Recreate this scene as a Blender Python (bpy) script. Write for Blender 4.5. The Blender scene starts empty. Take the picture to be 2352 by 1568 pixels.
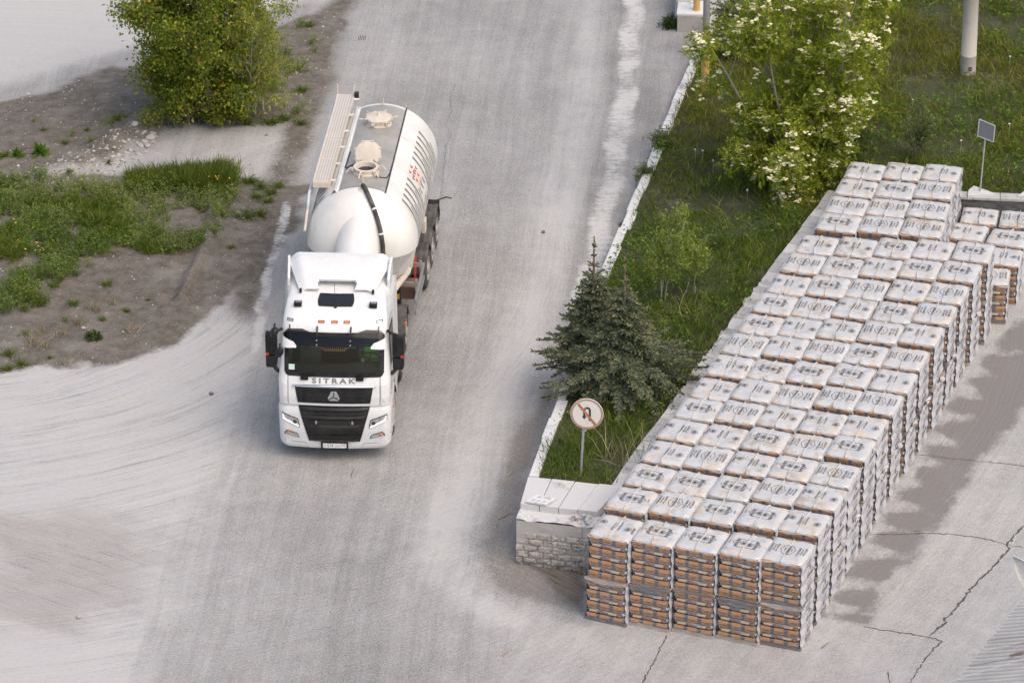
import bpy, bmesh, math, random
import numpy as np
from mathutils import Vector, Matrix
rad = math.radians
rng = np.random.default_rng(7); random.seed(7)
sc = bpy.context.scene
COL = sc.collection
# ------------------------------------------------------------------ camera, sky, sun, exposure
PITCH, CAM_H, FOC = rad(27.5), 51.1, 10942.0 / 2352
cam_d = bpy.data.cameras.new('camera'); cam = bpy.data.objects.new('camera', cam_d); COL.objects.link(cam)
cam.location = (0, 0, CAM_H); cam.rotation_euler = (math.pi / 2 - PITCH, 0, 0)
cam_d.sensor_width = 36; cam_d.lens = 36 * FOC; cam_d.clip_start = 1; cam_d.clip_end = 900
sc.camera = cam
SUN_EL, SUN_AZ = rad(56), rad(134)            # azimuth clockwise from +y: light from the right and behind the camera
world = bpy.data.worlds.new('World'); sc.world = world; world.use_nodes = True
wn = world.node_tree
sky = wn.nodes.new('ShaderNodeTexSky'); sky.sky_type = 'NISHITA'; sky.sun_disc = False
sky.sun_elevation = SUN_EL; sky.sun_rotation = SUN_AZ
sky.air_density = 1.0; sky.dust_density = 3.0; sky.ozone_density = 1.0
wb = wn.nodes.new('ShaderNodeMixRGB'); wb.blend_type = 'MULTIPLY'; wb.inputs[0].default_value = 1.0; wb.inputs[2].default_value = (1.0, 0.945, 0.885, 1); wn.links.new(sky.outputs[0], wb.inputs[1]); wn.links.new(wb.outputs[0], wn.nodes['Background'].inputs[0]); wn.nodes['Background'].inputs[1].default_value = 0.12
sun_d = bpy.data.lights.new('sun', 'SUN'); sun = bpy.data.objects.new('sun', sun_d); COL.objects.link(sun)
sun_d.energy = 0.95; sun_d.angle = rad(70); sun_d.color = (1.0, 0.90, 0.76)
sdir = Vector((math.sin(SUN_AZ) * math.cos(SUN_EL), math.cos(SUN_AZ) * math.cos(SUN_EL), math.sin(SUN_EL)))
sun.rotation_euler = sdir.to_track_quat('Z', 'Y').to_euler(); sun.location = (0, 60, 60)
sc.view_settings.view_transform = 'Standard'; sc.view_settings.look = 'None'
sc.view_settings.exposure = 0.95; sc.view_settings.gamma = 1.0

def at(px, py, z=0.0):
    """surveyed point (given on a 2352-wide copy of the photo) -> world position at height z"""
    fx = (px - 1176) / 2352 / FOC; fy = (784 - py) / 2352 / FOC
    d = np.array([fx, math.cos(PITCH) + fy * math.sin(PITCH), -math.sin(PITCH) + fy * math.cos(PITCH)])
    t = (z - CAM_H) / d[2]
    return np.array([d[0] * t, d[1] * t, z])
def atz(zoom, pts, z=0.0):
    """same, for points read in an enlarged crop: zoom = (x0, y0, factor)"""
    return [at((zoom[0] + x / zoom[2]) / 1.0884, (zoom[1] + y / zoom[2]) / 1.0884, z) for x, y in pts]

# ------------------------------------------------------------------ object helpers
def tag(o, label=None, cat=None, group=None, kind=None):
    if label: o['label'] = label
    if cat: o['category'] = cat
    if group: o['group'] = group
    if kind: o['kind'] = kind
    return o
def thing(name, label, cat, loc=(0, 0, 0), rz=0.0, group=None):
    o = bpy.data.objects.new(name, None); COL.objects.link(o); o.empty_display_size = 0.2
    o.location = [float(v) for v in loc]; o.rotation_euler = (0, 0, rz)
    return tag(o, label, cat, group)
def link(name, me, parent=None):
    o = bpy.data.objects.new(name, me); COL.objects.link(o)
    if parent: o.parent = parent
    return o
def nmesh(name, V, F, mats, smooth=False, midx=None):
    """mesh from numpy arrays; F an (n,k) array"""
    V = np.asarray(V, np.float32).reshape(-1, 3); F = np.asarray(F, np.int32)
    me = bpy.data.meshes.new(name); n, k = F.shape
    me.vertices.add(len(V)); me.vertices.foreach_set('co', V.ravel())
    me.loops.add(n * k); me.loops.foreach_set('vertex_index', F.ravel())
    me.polygons.add(n); me.polygons.foreach_set('loop_start', np.arange(0, n * k, k, dtype=np.int32))
    try: me.polygons.foreach_set('loop_total', np.full(n, k, np.int32))
    except Exception: pass
    for m in (mats if isinstance(mats, (list, tuple)) else [mats]): me.materials.append(m)
    if midx is not None: me.polygons.foreach_set('material_index', np.asarray(midx, np.int32))
    me.update(calc_edges=True); me.validate()
    if smooth: me.polygons.foreach_set('use_smooth', np.ones(len(me.polygons), bool))
    return me
class MB:
    """collects shapes; build() links them as ONE mesh object"""
    def __init__(s): s.v = []; s.f = []; s.m = []
    def add(s, V, F, m=0):
        b = len(s.v); s.v += [tuple(map(float, p)) for p in V]; s.f += [tuple(i + b for i in f) for f in F]; s.m += [m] * len(F); return s
    def box(s, c, d, m=0, rot=None, taper=1.0):
        hx, hy, hz = d[0] / 2, d[1] / 2, d[2] / 2
        V = [Vector((x * hx * (taper if z > 0 else 1), y * hy * (taper if z > 0 else 1), z * hz)) for z in (-1, 1) for x, y in ((-1, -1), (1, -1), (1, 1), (-1, 1))]
        if rot is not None: V = [rot @ p for p in V]
        V = [p + Vector(c) for p in V]
        return s.add(V, [(3, 2, 1, 0), (4, 5, 6, 7), (0, 1, 5, 4), (1, 2, 6, 5), (2, 3, 7, 6), (3, 0, 4, 7)], m)
    def tube(s, pts, r, n=10, m=0, cap=True, closed=False):
        pts = [Vector(p) for p in pts]; k = len(pts); rr = r if hasattr(r, '__len__') else [r] * k
        V = []; up = Vector((0, 0, 1)); prev = None
        for i, p in enumerate(pts):
            t = (pts[(i + 1) % k] - pts[i - 1]) if closed else (pts[min(i + 1, k - 1)] - pts[max(i - 1, 0)])
            t.normalize()
            a = prev if prev is not None else (up if abs(t.z) < 0.9 else Vector((1, 0, 0)))
            u = (a - t * a.dot(t)).normalized(); prev = u; w = t.cross(u)
            V += [p + (u * math.cos(2 * math.pi * j / n) + w * math.sin(2 * math.pi * j / n)) * rr[i] for j in range(n)]
        F = []
        for i in range(k if closed else k - 1):
            a, b = i * n, ((i + 1) % k) * n
            F += [(a + j, a + (j + 1) % n, b + (j + 1) % n, b + j) for j in range(n)]
        if cap and not closed: F += [tuple(range(n - 1, -1, -1)), tuple(range((k - 1) * n, k * n))]
        return s.add(V, F, m)
    def cyl(s, a, b, r, n=16, m=0): return s.tube([a, b], r, n, m)
    def lathe(s, prof, o=(0, 0, 0), axis=(1, 0, 0), n=28, m=0):
        """prof: list of (distance along axis, radius)"""
        ax = Vector(axis).normalized(); u = ax.orthogonal().normalized(); w = ax.cross(u); V = []; F = []
        for d, r in prof: V += [Vector(o) + ax * d + (u * math.cos(2 * math.pi * j / n) + w * math.sin(2 * math.pi * j / n)) * r for j in range(n)]
        for i in range(len(prof) - 1):
            a, b = i * n, (i + 1) * n
            F += [(a + j, a + (j + 1) % n, b + (j + 1) % n, b + j) for j in range(n)]
        return s.add(V, F, m)
    def grid(s, P, m=0, flip=False):
        """P: rows of points"""
        R = len(P); C = len(P[0]); V = [p for row in P for p in row]
        F = [((i * C + j, i * C + j + 1, (i + 1) * C + j + 1, (i + 1) * C + j) if not flip else (i * C + j, (i + 1) * C + j, (i + 1) * C + j + 1, i * C + j + 1)) for i in range(R - 1) for j in range(C - 1)]
        return s.add(V, F, m)
    def prism(s, poly, vec, m=0):
        """polygon (3-D points) swept along vec"""
        n = len(poly); P = [Vector(p) for p in poly]; Q = [p + Vector(vec) for p in P]
        return s.add(P + Q, [tuple(range(n - 1, -1, -1)), tuple(range(n, 2 * n))] + [(i, (i + 1) % n, n + (i + 1) % n, n + i) for i in range(n)], m)
    def strip(s, pts, w, up=(0, 0, 1), m=0):
        """flat ribbon of width w (number or list) along pts"""
        pts = [Vector(p) for p in pts]; L = []
        for i, p in enumerate(pts):
            t = (pts[min(i + 1, len(pts) - 1)] - pts[max(i - 1, 0)]).normalized(); sd = t.cross(Vector(up)).normalized()
            ww = (w[i] if hasattr(w, '__len__') else w) / 2
            L.append([p - sd * ww, p + sd * ww])
        return s.grid(L, m)
    def mesh(s, name, mats, smooth=False, bevel=0.0, auto=None):
        me = bpy.data.meshes.new(name); me.from_pydata(s.v, [], s.f)
        for q in (mats if isinstance(mats, (list, tuple)) else [mats]): me.materials.append(q)
        me.polygons.foreach_set('material_index', s.m)
        bm = bmesh.new(); bm.from_mesh(me); bmesh.ops.recalc_face_normals(bm, faces=bm.faces)
        if bevel: bmesh.ops.bevel(bm, geom=[e for e in bm.edges if len(e.link_faces) == 2 and e.calc_face_angle(0) > 0.6], offset=bevel, segments=2, profile=0.6, affect='EDGES', clamp_overlap=True)
        bm.to_mesh(me); bm.free()
        if smooth: me.shade_smooth() if auto is None else (me.shade_smooth(), me.set_sharp_from_angle(angle=auto))
        return me
    def build(s, name, mats, parent=None, smooth=False, bevel=0.0, auto=None): return link(name, s.mesh(name, mats, smooth, bevel, auto), parent)

_txt = {}
def text2d(body, size=1.0, bold=0.0, space=1.0):
    """flat outline of a word: (verts 2-D centred, faces)"""
    key = (body, bold, space)
    if key not in _txt:
        cu = bpy.data.curves.new('t', 'FONT'); cu.body = body; cu.align_x = 'CENTER'; cu.align_y = 'CENTER'; cu.offset = bold; cu.resolution_u = 2; cu.space_character = space
        o = bpy.data.objects.new('t', cu); COL.objects.link(o)
        dg = bpy.context.evaluated_depsgraph_get(); me = bpy.data.meshes.new_from_object(o.evaluated_get(dg))
        V = np.array([v.co[:2] for v in me.vertices], float).reshape(-1, 2); F = [tuple(p.vertices) for p in me.polygons]
        bpy.data.objects.remove(o); bpy.data.curves.remove(cu); bpy.data.meshes.remove(me)
        if len(V):
            mn, mx = V.min(0), V.max(0); V = (V - (mn + mx) / 2) / (mx[1] - mn[1])
        _txt[key] = (V, F)
    V, F = _txt[key]
    return V * size, F

# ------------------------------------------------------------------ materials
class NT:
    def __init__(s, name):
        s.m = bpy.data.materials.new(name); s.m.use_nodes = True; s.t = s.m.node_tree; s.b = s.t.nodes['Principled BSDF']; s.out = s.t.nodes['Material Output']
    def n(s, typ, **kw):
        q = s.t.nodes.new('ShaderNode' + typ)
        for k, v in kw.items(): setattr(q, k, v)
        return q
    def l(s, a, b): s.t.links.new(a, b)
    def val(s, x, sock):
        if hasattr(x, 'is_output'): s.l(x, sock)
        else: sock.default_value = x
    def noise(s, scale, detail=4, rough=0.6, vec=None, dim='3D'):
        q = s.n('TexNoise'); q.noise_dimensions = dim; q.inputs['Scale'].default_value = scale; q.inputs['Detail'].default_value = detail; q.inputs['Roughness'].default_value = rough
        if vec is not None: s.l(vec, q.inputs['Vector'])
        return q.outputs['Fac']
    def ramp(s, fac, stops):
        q = s.n('ValToRGB'); e = q.color_ramp.elements
        while len(e) < len(stops): e.new(0.5)
        for el, (p, c) in zip(e, stops): el.position = p; el.color = (*c, 1) if hasattr(c, '__len__') else (c, c, c, 1)
        s.l(fac, q.inputs[0]); return q.outputs[0]
    def mix(s, f, a, b, mode='MIX'):
        q = s.n('MixRGB'); q.blend_type = mode
        for x, i in ((f, 0), (a, 1), (b, 2)):
            if hasattr(x, 'is_output'): s.l(x, q.inputs[i])
            elif i == 0: q.inputs[0].default_value = x
            else: q.inputs[i].default_value = (*x, 1) if hasattr(x, '__len__') else (x, x, x, 1)
        return q.outputs[0]
    def math(s, op, a, b=0.0, clamp=False):
        q = s.n('Math'); q.operation = op; q.use_clamp = clamp; s.val(a, q.inputs[0]); s.val(b, q.inputs[1]); return q.outputs[0]
    def attr(s, name, out='Fac'):
        q = s.n('Attribute'); q.attribute_name = name; return q.outputs[out]
    def coord(s, which='Object'): return s.n('TexCoord').outputs[which]
    def mapping(s, vec, scale=(1, 1, 1), rot=(0, 0, 0)):
        q = s.n('Mapping'); s.l(vec, q.inputs[0]); q.inputs['Scale'].default_value = scale; q.inputs['Rotation'].default_value = rot; return q.outputs[0]
    def bump(s, h, strength=0.3, dist=0.02):
        q = s.n('Bump'); q.inputs['Strength'].default_value = strength; q.inputs['Distance'].default_value = dist; s.l(h, q.inputs['Height']); s.l(q.outputs[0], s.b.inputs['Normal'])
    def col(s, c): s.l(c, s.b.inputs['Base Color'])
    def rough(s, r): s.val(r, s.b.inputs['Roughness'])

def plain(name, c, rough=0.5, metal=0.0, var=0.12, scale=6.0, coat=0.0, dirt=None, spec=None):
    """painted / plain surface with gentle mottling and optional dust of colour dirt=(colour, amount)"""
    k = NT(name); co = k.coord()
    nz = k.noise(scale, 5, 0.65, co)
    c1 = tuple(min(1, x * (1 + var)) for x in c); c0 = tuple(x * (1 - var) for x in c)
    cc = k.ramp(nz, [(0.3, c0), (0.7, c1)])
    if dirt:
        g = k.ramp(k.noise(scale * 0.55, 6, 0.7, k.mapping(co, (1, 1, 0.6))), [(0.42, 0.0), (0.75, 1.0)])
        cc = k.mix(k.math('MULTIPLY', g, dirt[1]), cc, dirt[0])
    k.col(cc); k.rough(k.ramp(nz, [(0.2, max(0, rough - 0.08)), (0.8, min(1, rough + 0.1))])); k.b.inputs['Metallic'].default_value = metal
    if coat: k.b.inputs['Coat Weight'].default_value = coat; k.b.inputs['Coat Roughness'].default_value = 0.08
    if spec is not None: k.b.inputs['Specular IOR Level'].default_value = spec
    return k.m
def foliage(name, stops, trans=0.35, rough=0.55, alt=None):
    """leaf material: colour differs from leaf to leaf; some light passes through"""
    k = NT(name); g = k.n('NewGeometry'); c = k.ramp(g.outputs['Random Per Island'], stops)
    if alt: c = k.mix(k.attr('tone'), c, k.ramp(g.outputs['Random Per Island'], alt))
    big = k.noise(0.9, 3, 0.6, k.coord())
    c = k.mix(1.0, c, k.ramp(big, [(0.3, (0.78, 0.8, 0.8)), (0.7, (1.25, 1.2, 1.1))]), 'MULTIPLY')
    k.col(c); k.rough(rough); k.b.inputs['Specular IOR Level'].default_value = 0.25
    tr = k.n('BsdfTranslucent'); k.l(k.mix(1.0, c, (1.5, 1.45, 0.7), 'MULTIPLY'), tr.inputs[0])
    mx = k.n('MixShader'); mx.inputs[0].default_value = trans
    k.l(k.b.outputs[0], mx.inputs[1]); k.l(tr.outputs[0], mx.inputs[2]); k.l(mx.outputs[0], k.out.inputs[0])
    return k.m
def clearglass(name, tint, rough=0.02):
    k = NT(name); tr = k.n('BsdfTransparent'); tr.inputs[0].default_value = (*tint, 1)
    gl = k.n('BsdfGlossy'); gl.inputs['Roughness'].default_value = rough; fr = k.n('Fresnel'); fr.inputs[0].default_value = 1.5
    mx = k.n('MixShader'); k.l(fr.outputs[0], mx.inputs[0]); k.l(tr.outputs[0], mx.inputs[1]); k.l(gl.outputs[0], mx.inputs[2]); k.l(mx.outputs[0], k.out.inputs[0])
    return k.m
DUST = (0.46, 0.43, 0.39)
M = dict(
    white=plain('truck_white', (0.70, 0.70, 0.69), 0.28, coat=0.5, var=0.02, dirt=((0.52, 0.49, 0.44), 0.22)),
    tankwhite=plain('tank_white', (0.72, 0.705, 0.665), 0.3, coat=0.35, var=0.03, scale=2.5, dirt=((0.55, 0.49, 0.40), 0.5)),
    black=plain('black_plastic', (0.012, 0.012, 0.013), 0.42, var=0.2, dirt=((0.08, 0.075, 0.07), 0.35), spec=0.3),
    rubber=plain('rubber', (0.03, 0.029, 0.028), 0.8, var=0.2, dirt=((0.20, 0.185, 0.17), 0.7)),
    fender=plain('dusty_fender', (0.055, 0.052, 0.05), 0.7, var=0.2, dirt=((0.17, 0.155, 0.14), 0.8)),
    dark=plain('dark_interior', (0.018, 0.018, 0.019), 0.7, var=0.2),
    dash=plain('dashboard', (0.05, 0.058, 0.06), 0.6, var=0.1),
    steel=plain('dusty_steel', (0.36, 0.34, 0.32), 0.5, 0.35, var=0.15, dirt=(DUST, 0.6)),
    chrome=plain('chrome', (0.75, 0.75, 0.76), 0.08, 1.0, var=0.02),
    silver=plain('silver_paint', (0.36, 0.37, 0.37), 0.35, 0.5, var=0.05),
    grey=plain('grey_letter', (0.20, 0.20, 0.19), 0.4, 0.2, var=0.05),
    stainless=plain('stainless_strip', (0.34, 0.32, 0.29), 0.5, 0.2, var=0.2, scale=1.6, dirt=((0.47, 0.44, 0.39), 0.85)),
    cream=plain('dusty_cream', (0.62, 0.55, 0.46), 0.7, var=0.08, dirt=((0.50, 0.43, 0.34), 0.6)),
    orange=plain('orange_lens', (0.75, 0.16, 0.02), 0.25, var=0.05),
    red=plain('red_lens', (0.62, 0.04, 0.02), 0.3, var=0.05),
    redprint=plain('red_print', (0.70, 0.08, 0.05), 0.5, var=0.08),
    printgrey=plain('faded_print', (0.17, 0.165, 0.16), 0.5, var=0.25, dirt=((0.42, 0.40, 0.37), 0.4)),
    yellow=plain('ochre_tassel', (0.55, 0.32, 0.04), 0.7, var=0.15),
    hivis=plain('hi_vis', (0.28, 0.95, 0.05), 0.6, var=0.08),
    skin=plain('skin', (0.50, 0.30, 0.21), 0.5, var=0.05),
    cloth=plain('dark_cloth', (0.10, 0.105, 0.10), 0.85, var=0.1),
    hair=plain('hair', (0.03, 0.02, 0.015), 0.6),
    sticker=plain('sticker', (0.55, 0.68, 0.62), 0.5, var=0.1),
    whiteplate=plain('plate_white', (0.75, 0.75, 0.74), 0.4, var=0.03),
    ink=plain('black_ink', (0.025, 0.025, 0.03), 0.6, var=0.3),
    glass=clearglass('windscreen_glass', (0.88, 0.93, 0.91)),
    visor=clearglass('smoked_visor', (0.13, 0.10, 0.09), 0.05),
    sideglass=clearglass('side_glass', (0.30, 0.33, 0.33)),
    lens=plain('lamp_lens', (0.52, 0.52, 0.53), 0.12, 0.5, var=0.15, scale=20),
)
k = NT('running_light'); k.b.inputs['Base Color'].default_value = (0.8, 0.8, 0.8, 1); k.b.inputs['Emission Color'].default_value = (1, 0.97, 0.95, 1); k.b.inputs['Emission Strength'].default_value = 0.35; M['drl'] = k.m
# ------------------------------------------------------------------ the setting: ground sheet, grass bank, kerb, walls
def vnoise(X, Y, seed=0):
    xi = np.floor(X).astype(np.int64); yi = np.floor(Y).astype(np.int64); fx = X - xi; fy = Y - yi
    fx = fx * fx * (3 - 2 * fx); fy = fy * fy * (3 - 2 * fy)
    def h(a, b):
        n = (a * 374761393 + b * 668265263 + seed * 974711) & 0xffffffff
        n = ((n ^ (n >> 13)) * 1274126177) & 0xffffffff
        return ((n ^ (n >> 16)) & 0xffff) / 65535.0
    return (h(xi, yi) * (1 - fx) + h(xi + 1, yi) * fx) * (1 - fy) + (h(xi, yi + 1) * (1 - fx) + h(xi + 1, yi + 1) * fx) * fy
def fbm(X, Y, s=1.0, o=4, seed=0):
    t = 0; a = 0.5; X = np.asarray(X, float) * s; Y = np.asarray(Y, float) * s
    for i in range(o): t = t + a * vnoise(X, Y, seed + i * 7); X = X * 2.03 + 11.3; Y = Y * 2.03 + 5.7; a *= 0.5
    return t / (1 - 0.5 ** o)
def seg_d(P, X, Y, closed=False):
    """distance to a polyline, and the parameter along it"""
    P = np.asarray(P, float)[:, :2]; best = np.full(np.shape(X), 1e9); par = np.zeros(np.shape(X)); acc = 0.0
    Q = np.vstack([P, P[:1]]) if closed else P
    for a, b in zip(Q[:-1], Q[1:]):
        d = b - a; L = np.hypot(*d) + 1e-9; t = np.clip(((X - a[0]) * d[0] + (Y - a[1]) * d[1]) / L ** 2, 0, 1)
        q = np.hypot(X - a[0] - t * d[0], Y - a[1] - t * d[1]); m = q < best
        best = np.where(m, q, best); par = np.where(m, acc + t * L, par); acc += L
    return best, par
def inside(P, X, Y):
    P = np.asarray(P, float)[:, :2]; r = np.zeros(np.shape(X), bool); n = len(P)
    for i in range(n):
        (x0, y0), (x1, y1) = P[i - 1], P[i]
        c = ((y0 > Y) != (y1 > Y)) & (X < (x1 - x0) * (Y - y0) / (y1 - y0 + 1e-12) + x0); r ^= c
    return r
def psd(P, X, Y):
    d, _ = seg_d(P, X, Y, True); return np.where(inside(P, X, Y), d, -d)
def sst(a, b, x): t = np.clip((x - a) / (b - a), 0, 1); return t * t * (3 - 2 * t)
G = lambda pts, z=0.0: [at(x, y, z) for x, y in pts]

ISL_A = G([(-80, 255), (130, 195), (280, 150), (420, 100), (600, 70), (690, 30), (770, 25), (800, 30), (765, 140), (742, 230), (715, 292), (560, 290), (430, 288), (350, 318), (250, 372), (120, 412), (-80, 455)])
ISL_B = G([(-80, 440), (200, 396), (370, 404), (560, 400), (660, 425), (706, 430), (690, 500), (655, 580), (600, 655), (500, 722), (400, 788), (260, 832), (120, 850), (-80, 868)])
PATHP = G([(345, 325), (430, 290), (560, 290), (720, 294), (740, 305), (700, 390), (672, 424), (560, 405), (370, 404), (200, 396)])
ROADSIDE = G([(1300, 860), (1215, 1080), (1188, 1260), (1345, 1300), (1345, 1410), (1230, 1385), (1140, 1345), (1100, 1290), (1115, 1180), (1180, 1010), (1250, 885)])
SOILPOCKET = G([(1190, 1255), (1345, 1300), (1345, 1415), (1270, 1370), (1215, 1315)])
BAREYARD = G([(2352, 740), (2420, 800), (2352, 925), (2250, 1052), (2110, 1246), (2032, 1338), (1985, 1425), (1890, 1412), (1925, 1340), (2000, 1250), (2100, 1080), (2200, 920), (2290, 785)])
LOWTRACK = G([(-60, 1180), (180, 1150), (330, 1195), (400, 1250), (340, 1330), (290, 1400), (150, 1470), (-60, 1420)])
ROADL = G([(880, -40), (800, 40), (780, 180), (735, 300), (690, 420), (655, 560), (615, 690), (600, 830), (520, 1030), (440, 1150), (330, 1400), (260, 1600)])
SIDEWALK = G([(1420, -20), (1405, 225), (1360, 412), (1334, 562), (1300, 700), (1290, 860), (1390, 610), (1480, 400), (1600, 100), (1560, -20)])
GUTTER = G([(1425, -20), (1405, 225), (1364, 412), (1340, 562), (1300, 720), (1250, 850), (1180, 1000), (1110, 1180), (1095, 1290), (1140, 1350), (1260, 1395), (1350, 1450)])
BERM1 = G([(490, 425), (487, 500), (484, 545), (462, 600), (440, 640), (418, 690)])
BERM2 = G([(-60, 445), (60, 420), (170, 385), (250, 340), (330, 290)])

def ground_z(X, Y):
    X = np.asarray(X, float); Y = np.asarray(Y, float)
    iA = psd(ISL_A, X, Y); iB = psd(ISL_B, X, Y); isl = np.maximum(iA, iB)
    z = sst(0.0, 1.2, isl) * (0.05 + 0.16 * (fbm(X, Y, 0.9, 4, 3) - 0.35) + 0.05 * (fbm(X, Y, 5, 3, 9) - 0.5))
    d, _ = seg_d(BERM1, X, Y); z = z + 0.13 * np.exp(-(d / 0.13) ** 2) * (0.7 + 0.6 * vnoise(X * 9, Y * 9, 4)) - 0.05 * np.exp(-((d - 0.3) / 0.15) ** 2)
    d, _ = seg_d(BERM2, X, Y); z = z + 0.22 * np.exp(-(d / 0.35) ** 2) * (0.5 + vnoise(X * 3, Y * 3, 8))
    c = at(1195, 1245, 0.25); z = z + 0.36 * np.exp(-(((X - c[0] - 0.1) / 0.75) ** 2 + ((Y - c[1] - 0.1) / 0.6) ** 2))
    z = z + 0.05 * sst(0, 0.4, psd(SOILPOCKET, X, Y)) * fbm(X, Y, 4, 3, 12)
    return z

def axis(lo, hi, st, far):
    a = np.arange(lo, hi + 1e-6, st); return np.concatenate([lo - np.array(far[::-1], float), a, hi + np.array(far, float)])
gx = axis(-16, 16, 0.09, [1, 4, 12, 30, 80, 200]); gy = axis(80, 121.5, 0.09, [1, 4, 12, 30, 75, 200])
GX, GY = np.meshgrid(gx, gy); GZ = ground_z(GX, GY)
nx, ny = len(gx), len(gy); I = np.arange(nx * ny).reshape(ny, nx)
GF = np.stack([I[:-1, :-1], I[:-1, 1:], I[1:, 1:], I[1:, :-1]], -1).reshape(-1, 4)

# circle through the turning tracks on the left
pts = np.array(G([(0, 960), (300, 880), (560, 745), (640, 600)]))[:, :2]
A = np.c_[2 * pts, np.ones(4)]; sol = np.linalg.lstsq(A, (pts ** 2).sum(1), rcond=None)[0]; cx, cy = sol[:2]; R0 = math.sqrt(sol[2] + cx * cx + cy * cy)
rr = np.hypot(GX - cx, GY - cy); th = np.arctan2(GY - cy, GX - cx)
def lin(p, q):
    d = np.array(q[:2]) - np.array(p[:2]); d = d / np.hypot(*d)
    return (GX - p[0]) * d[0] + (GY - p[1]) * d[1], -(GX - p[0]) * d[1] + (GY - p[1]) * d[0]
u2, v2 = lin(at(1034, 323), at(1100, 15)); u3, v3 = lin(at(0, 1220), at(520, 1370)); u4, v4 = lin(at(1886, 1442), at(2285, 784)); u5, v5 = lin(at(0, 130), at(300, 40))
v3 = v3 + 0.10 * (u3 / 3) ** 2
wob = 0.25 * fbm(GX, GY, 0.35, 3, 31)
iA = psd(ISL_A, GX, GY); iB = psd(ISL_B, GX, GY); isl = np.maximum(iA, iB)
dRL, pRL = seg_d(ROADL, GX, GY)
left = GX < np.interp(GY, np.array(ROADL)[::-1, 1], np.array(ROADL)[::-1, 0])
sL = np.where(left, -dRL, dRL)                                        # signed distance from the road's left edge
dGu, pGu = seg_d(GUTTER, GX, GY)
right = GX > np.interp(GY, np.array(GUTTER)[::-1, 1], np.array(GUTTER)[::-1, 0])
sR = np.where(right, -dGu, dGu)
dirt = sst(-0.35, 0.5, isl + 0.9 * (fbm(GX, GY, 1.1, 4, 5) - 0.5))
path = sst(-0.2, 0.5, psd(PATHP, GX, GY) + 0.5 * (fbm(GX, GY, 1.3, 4, 6) - 0.5)); dirt = dirt * (1 - 0.9 * path)
shoulder = np.exp(-((sL + 0.5) / 0.55) ** 2) * sst(97.5, 100, GY) * (0.4 + 0.9 * fbm(GX, GY, 0.9, 4, 15)); dirt = np.maximum(dirt, 0.85 * np.clip(shoulder, 0, 1))
rs = sst(-0.1, 0.25, psd(ROADSIDE, GX, GY) + 0.3 * (fbm(GX, GY, 2.2, 4, 16) - 0.5))
sp = sst(-0.15, 0.3, psd(SOILPOCKET, GX, GY) + 0.5 * (fbm(GX, GY, 2.2, 4, 17) - 0.5))
low = sst(-0.7, 1.0, psd(LOWTRACK, GX, GY) + 1.6 * (fbm(u3 * 0.25, v3, 1.6, 4, 18) - 0.5))
turn = sst(0.4, -0.8, sL) * sst(100.5, 98.0, GY)                      # the dusty mouth of the side road
upper = sst(0.3, 1.3, -isl) * sst(106, 110, GY) * sst(0.3, -0.6, sL)
yard = sst(0.1, 0.5, psd(G([(1345, 1300), (1345, 1420), (1200, 1385), (1050, 1600), (900, 1900), (2900, 1900), (2900, 300), (2240, 470)]), GX, GY))
bare = sst(-0.35, 0.35, psd(BAREYARD, GX, GY) + 0.05 + 0.5 * (fbm(GX, GY, 1.6, 5, 19) - 0.5))
dRB, pRB = seg_d(G([(1886, 1446), (2290, 784)]), GX, GY)
fans = sst(1.0, 0.1, dRB + 1.3 * (fbm(GX, GY, 1.1, 4, 20) - 0.5)) * sst(0.2, 0.8, 0.5 + 0.42 * np.cos(pRB * 2 * math.pi / 1.12 + 3.0 * (vnoise(GX * 0.7, GY * 0.7, 33) - 0.5)) - 0.4 * np.clip(dRB, 0, 1) + 0.9 * (fbm(GX, GY, 2.2, 4, 29) - 0.5))
bare = bare * (1 - 0.62 * fans)
dust = 0.40 + 0.40 * (fbm(GX, GY, 0.35, 4, 21) - 0.5)
dust = dust + 0.36 * np.exp(-((sR - 0.75) / 0.55) ** 2) * (0.5 + fbm(GX, GY, 0.8, 4, 36)) + 0.10 * np.exp(-((sL - 0.6) / 0.6) ** 2)
dust = dust + 0.3 * np.exp(-((sL + 0.35) / 0.75) ** 2) * sst(97, 92, GY)
dust = np.where(yard > 0, dust * (1 - yard) + yard * (0.60 + 0.25 * (fbm(GX, GY, 0.6, 4, 22) - 0.5)), dust)
dust = dust * (1 - turn) + turn * (0.90 + 0.3 * (fbm(GX, GY, 0.5, 3, 37) - 0.5)); dust = dust * (1 - upper) + upper * 0.95
tk, _ = seg_d(G([(790, 1040), (900, 700), (1000, 330)]), GX, GY); dust = dust - 0.10 * np.exp(-((GX - np.interp(GY, [90, 104], [-3.4, -2.3])) / 1.1) ** 2) * sst(104, 98, GY)
edge = np.exp(-(dGu / 0.13) ** 2) * sst(94, 99, GY); dust = dust - 0.35 * edge * fbm(GX, GY, 2, 3, 23)
gut = np.exp(-(np.abs(sR + 0.40 + 0.5 * (fbm(GX, GY, 0.9, 4, 34) - 0.5)) / 0.40) ** 3) * sst(97.5, 100, GY) * (0.45 + 0.75 * fbm(GX, GY, 1.6, 5, 24))
lane = np.exp(-(np.abs(sL + 0.16 + 0.3 * (fbm(GX, GY, 1.2, 4, 35) - 0.5)) / 0.19) ** 3) * sst(97.0, 98.0, GY) * sst(106.5, 105, GY) * (0.40 + 0.75 * fbm(GX, GY, 1.9, 5, 25))
cen, _ = seg_d(G([(1109, 15), (1098, 71), (1060, 225), (1034, 323), (1020, 420)]), GX, GY); cent = np.exp(-(cen / 0.09) ** 2) * sst(0.35, 0.6, fbm(GX, GY, 1.2, 4, 26) + 0.1)
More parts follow.
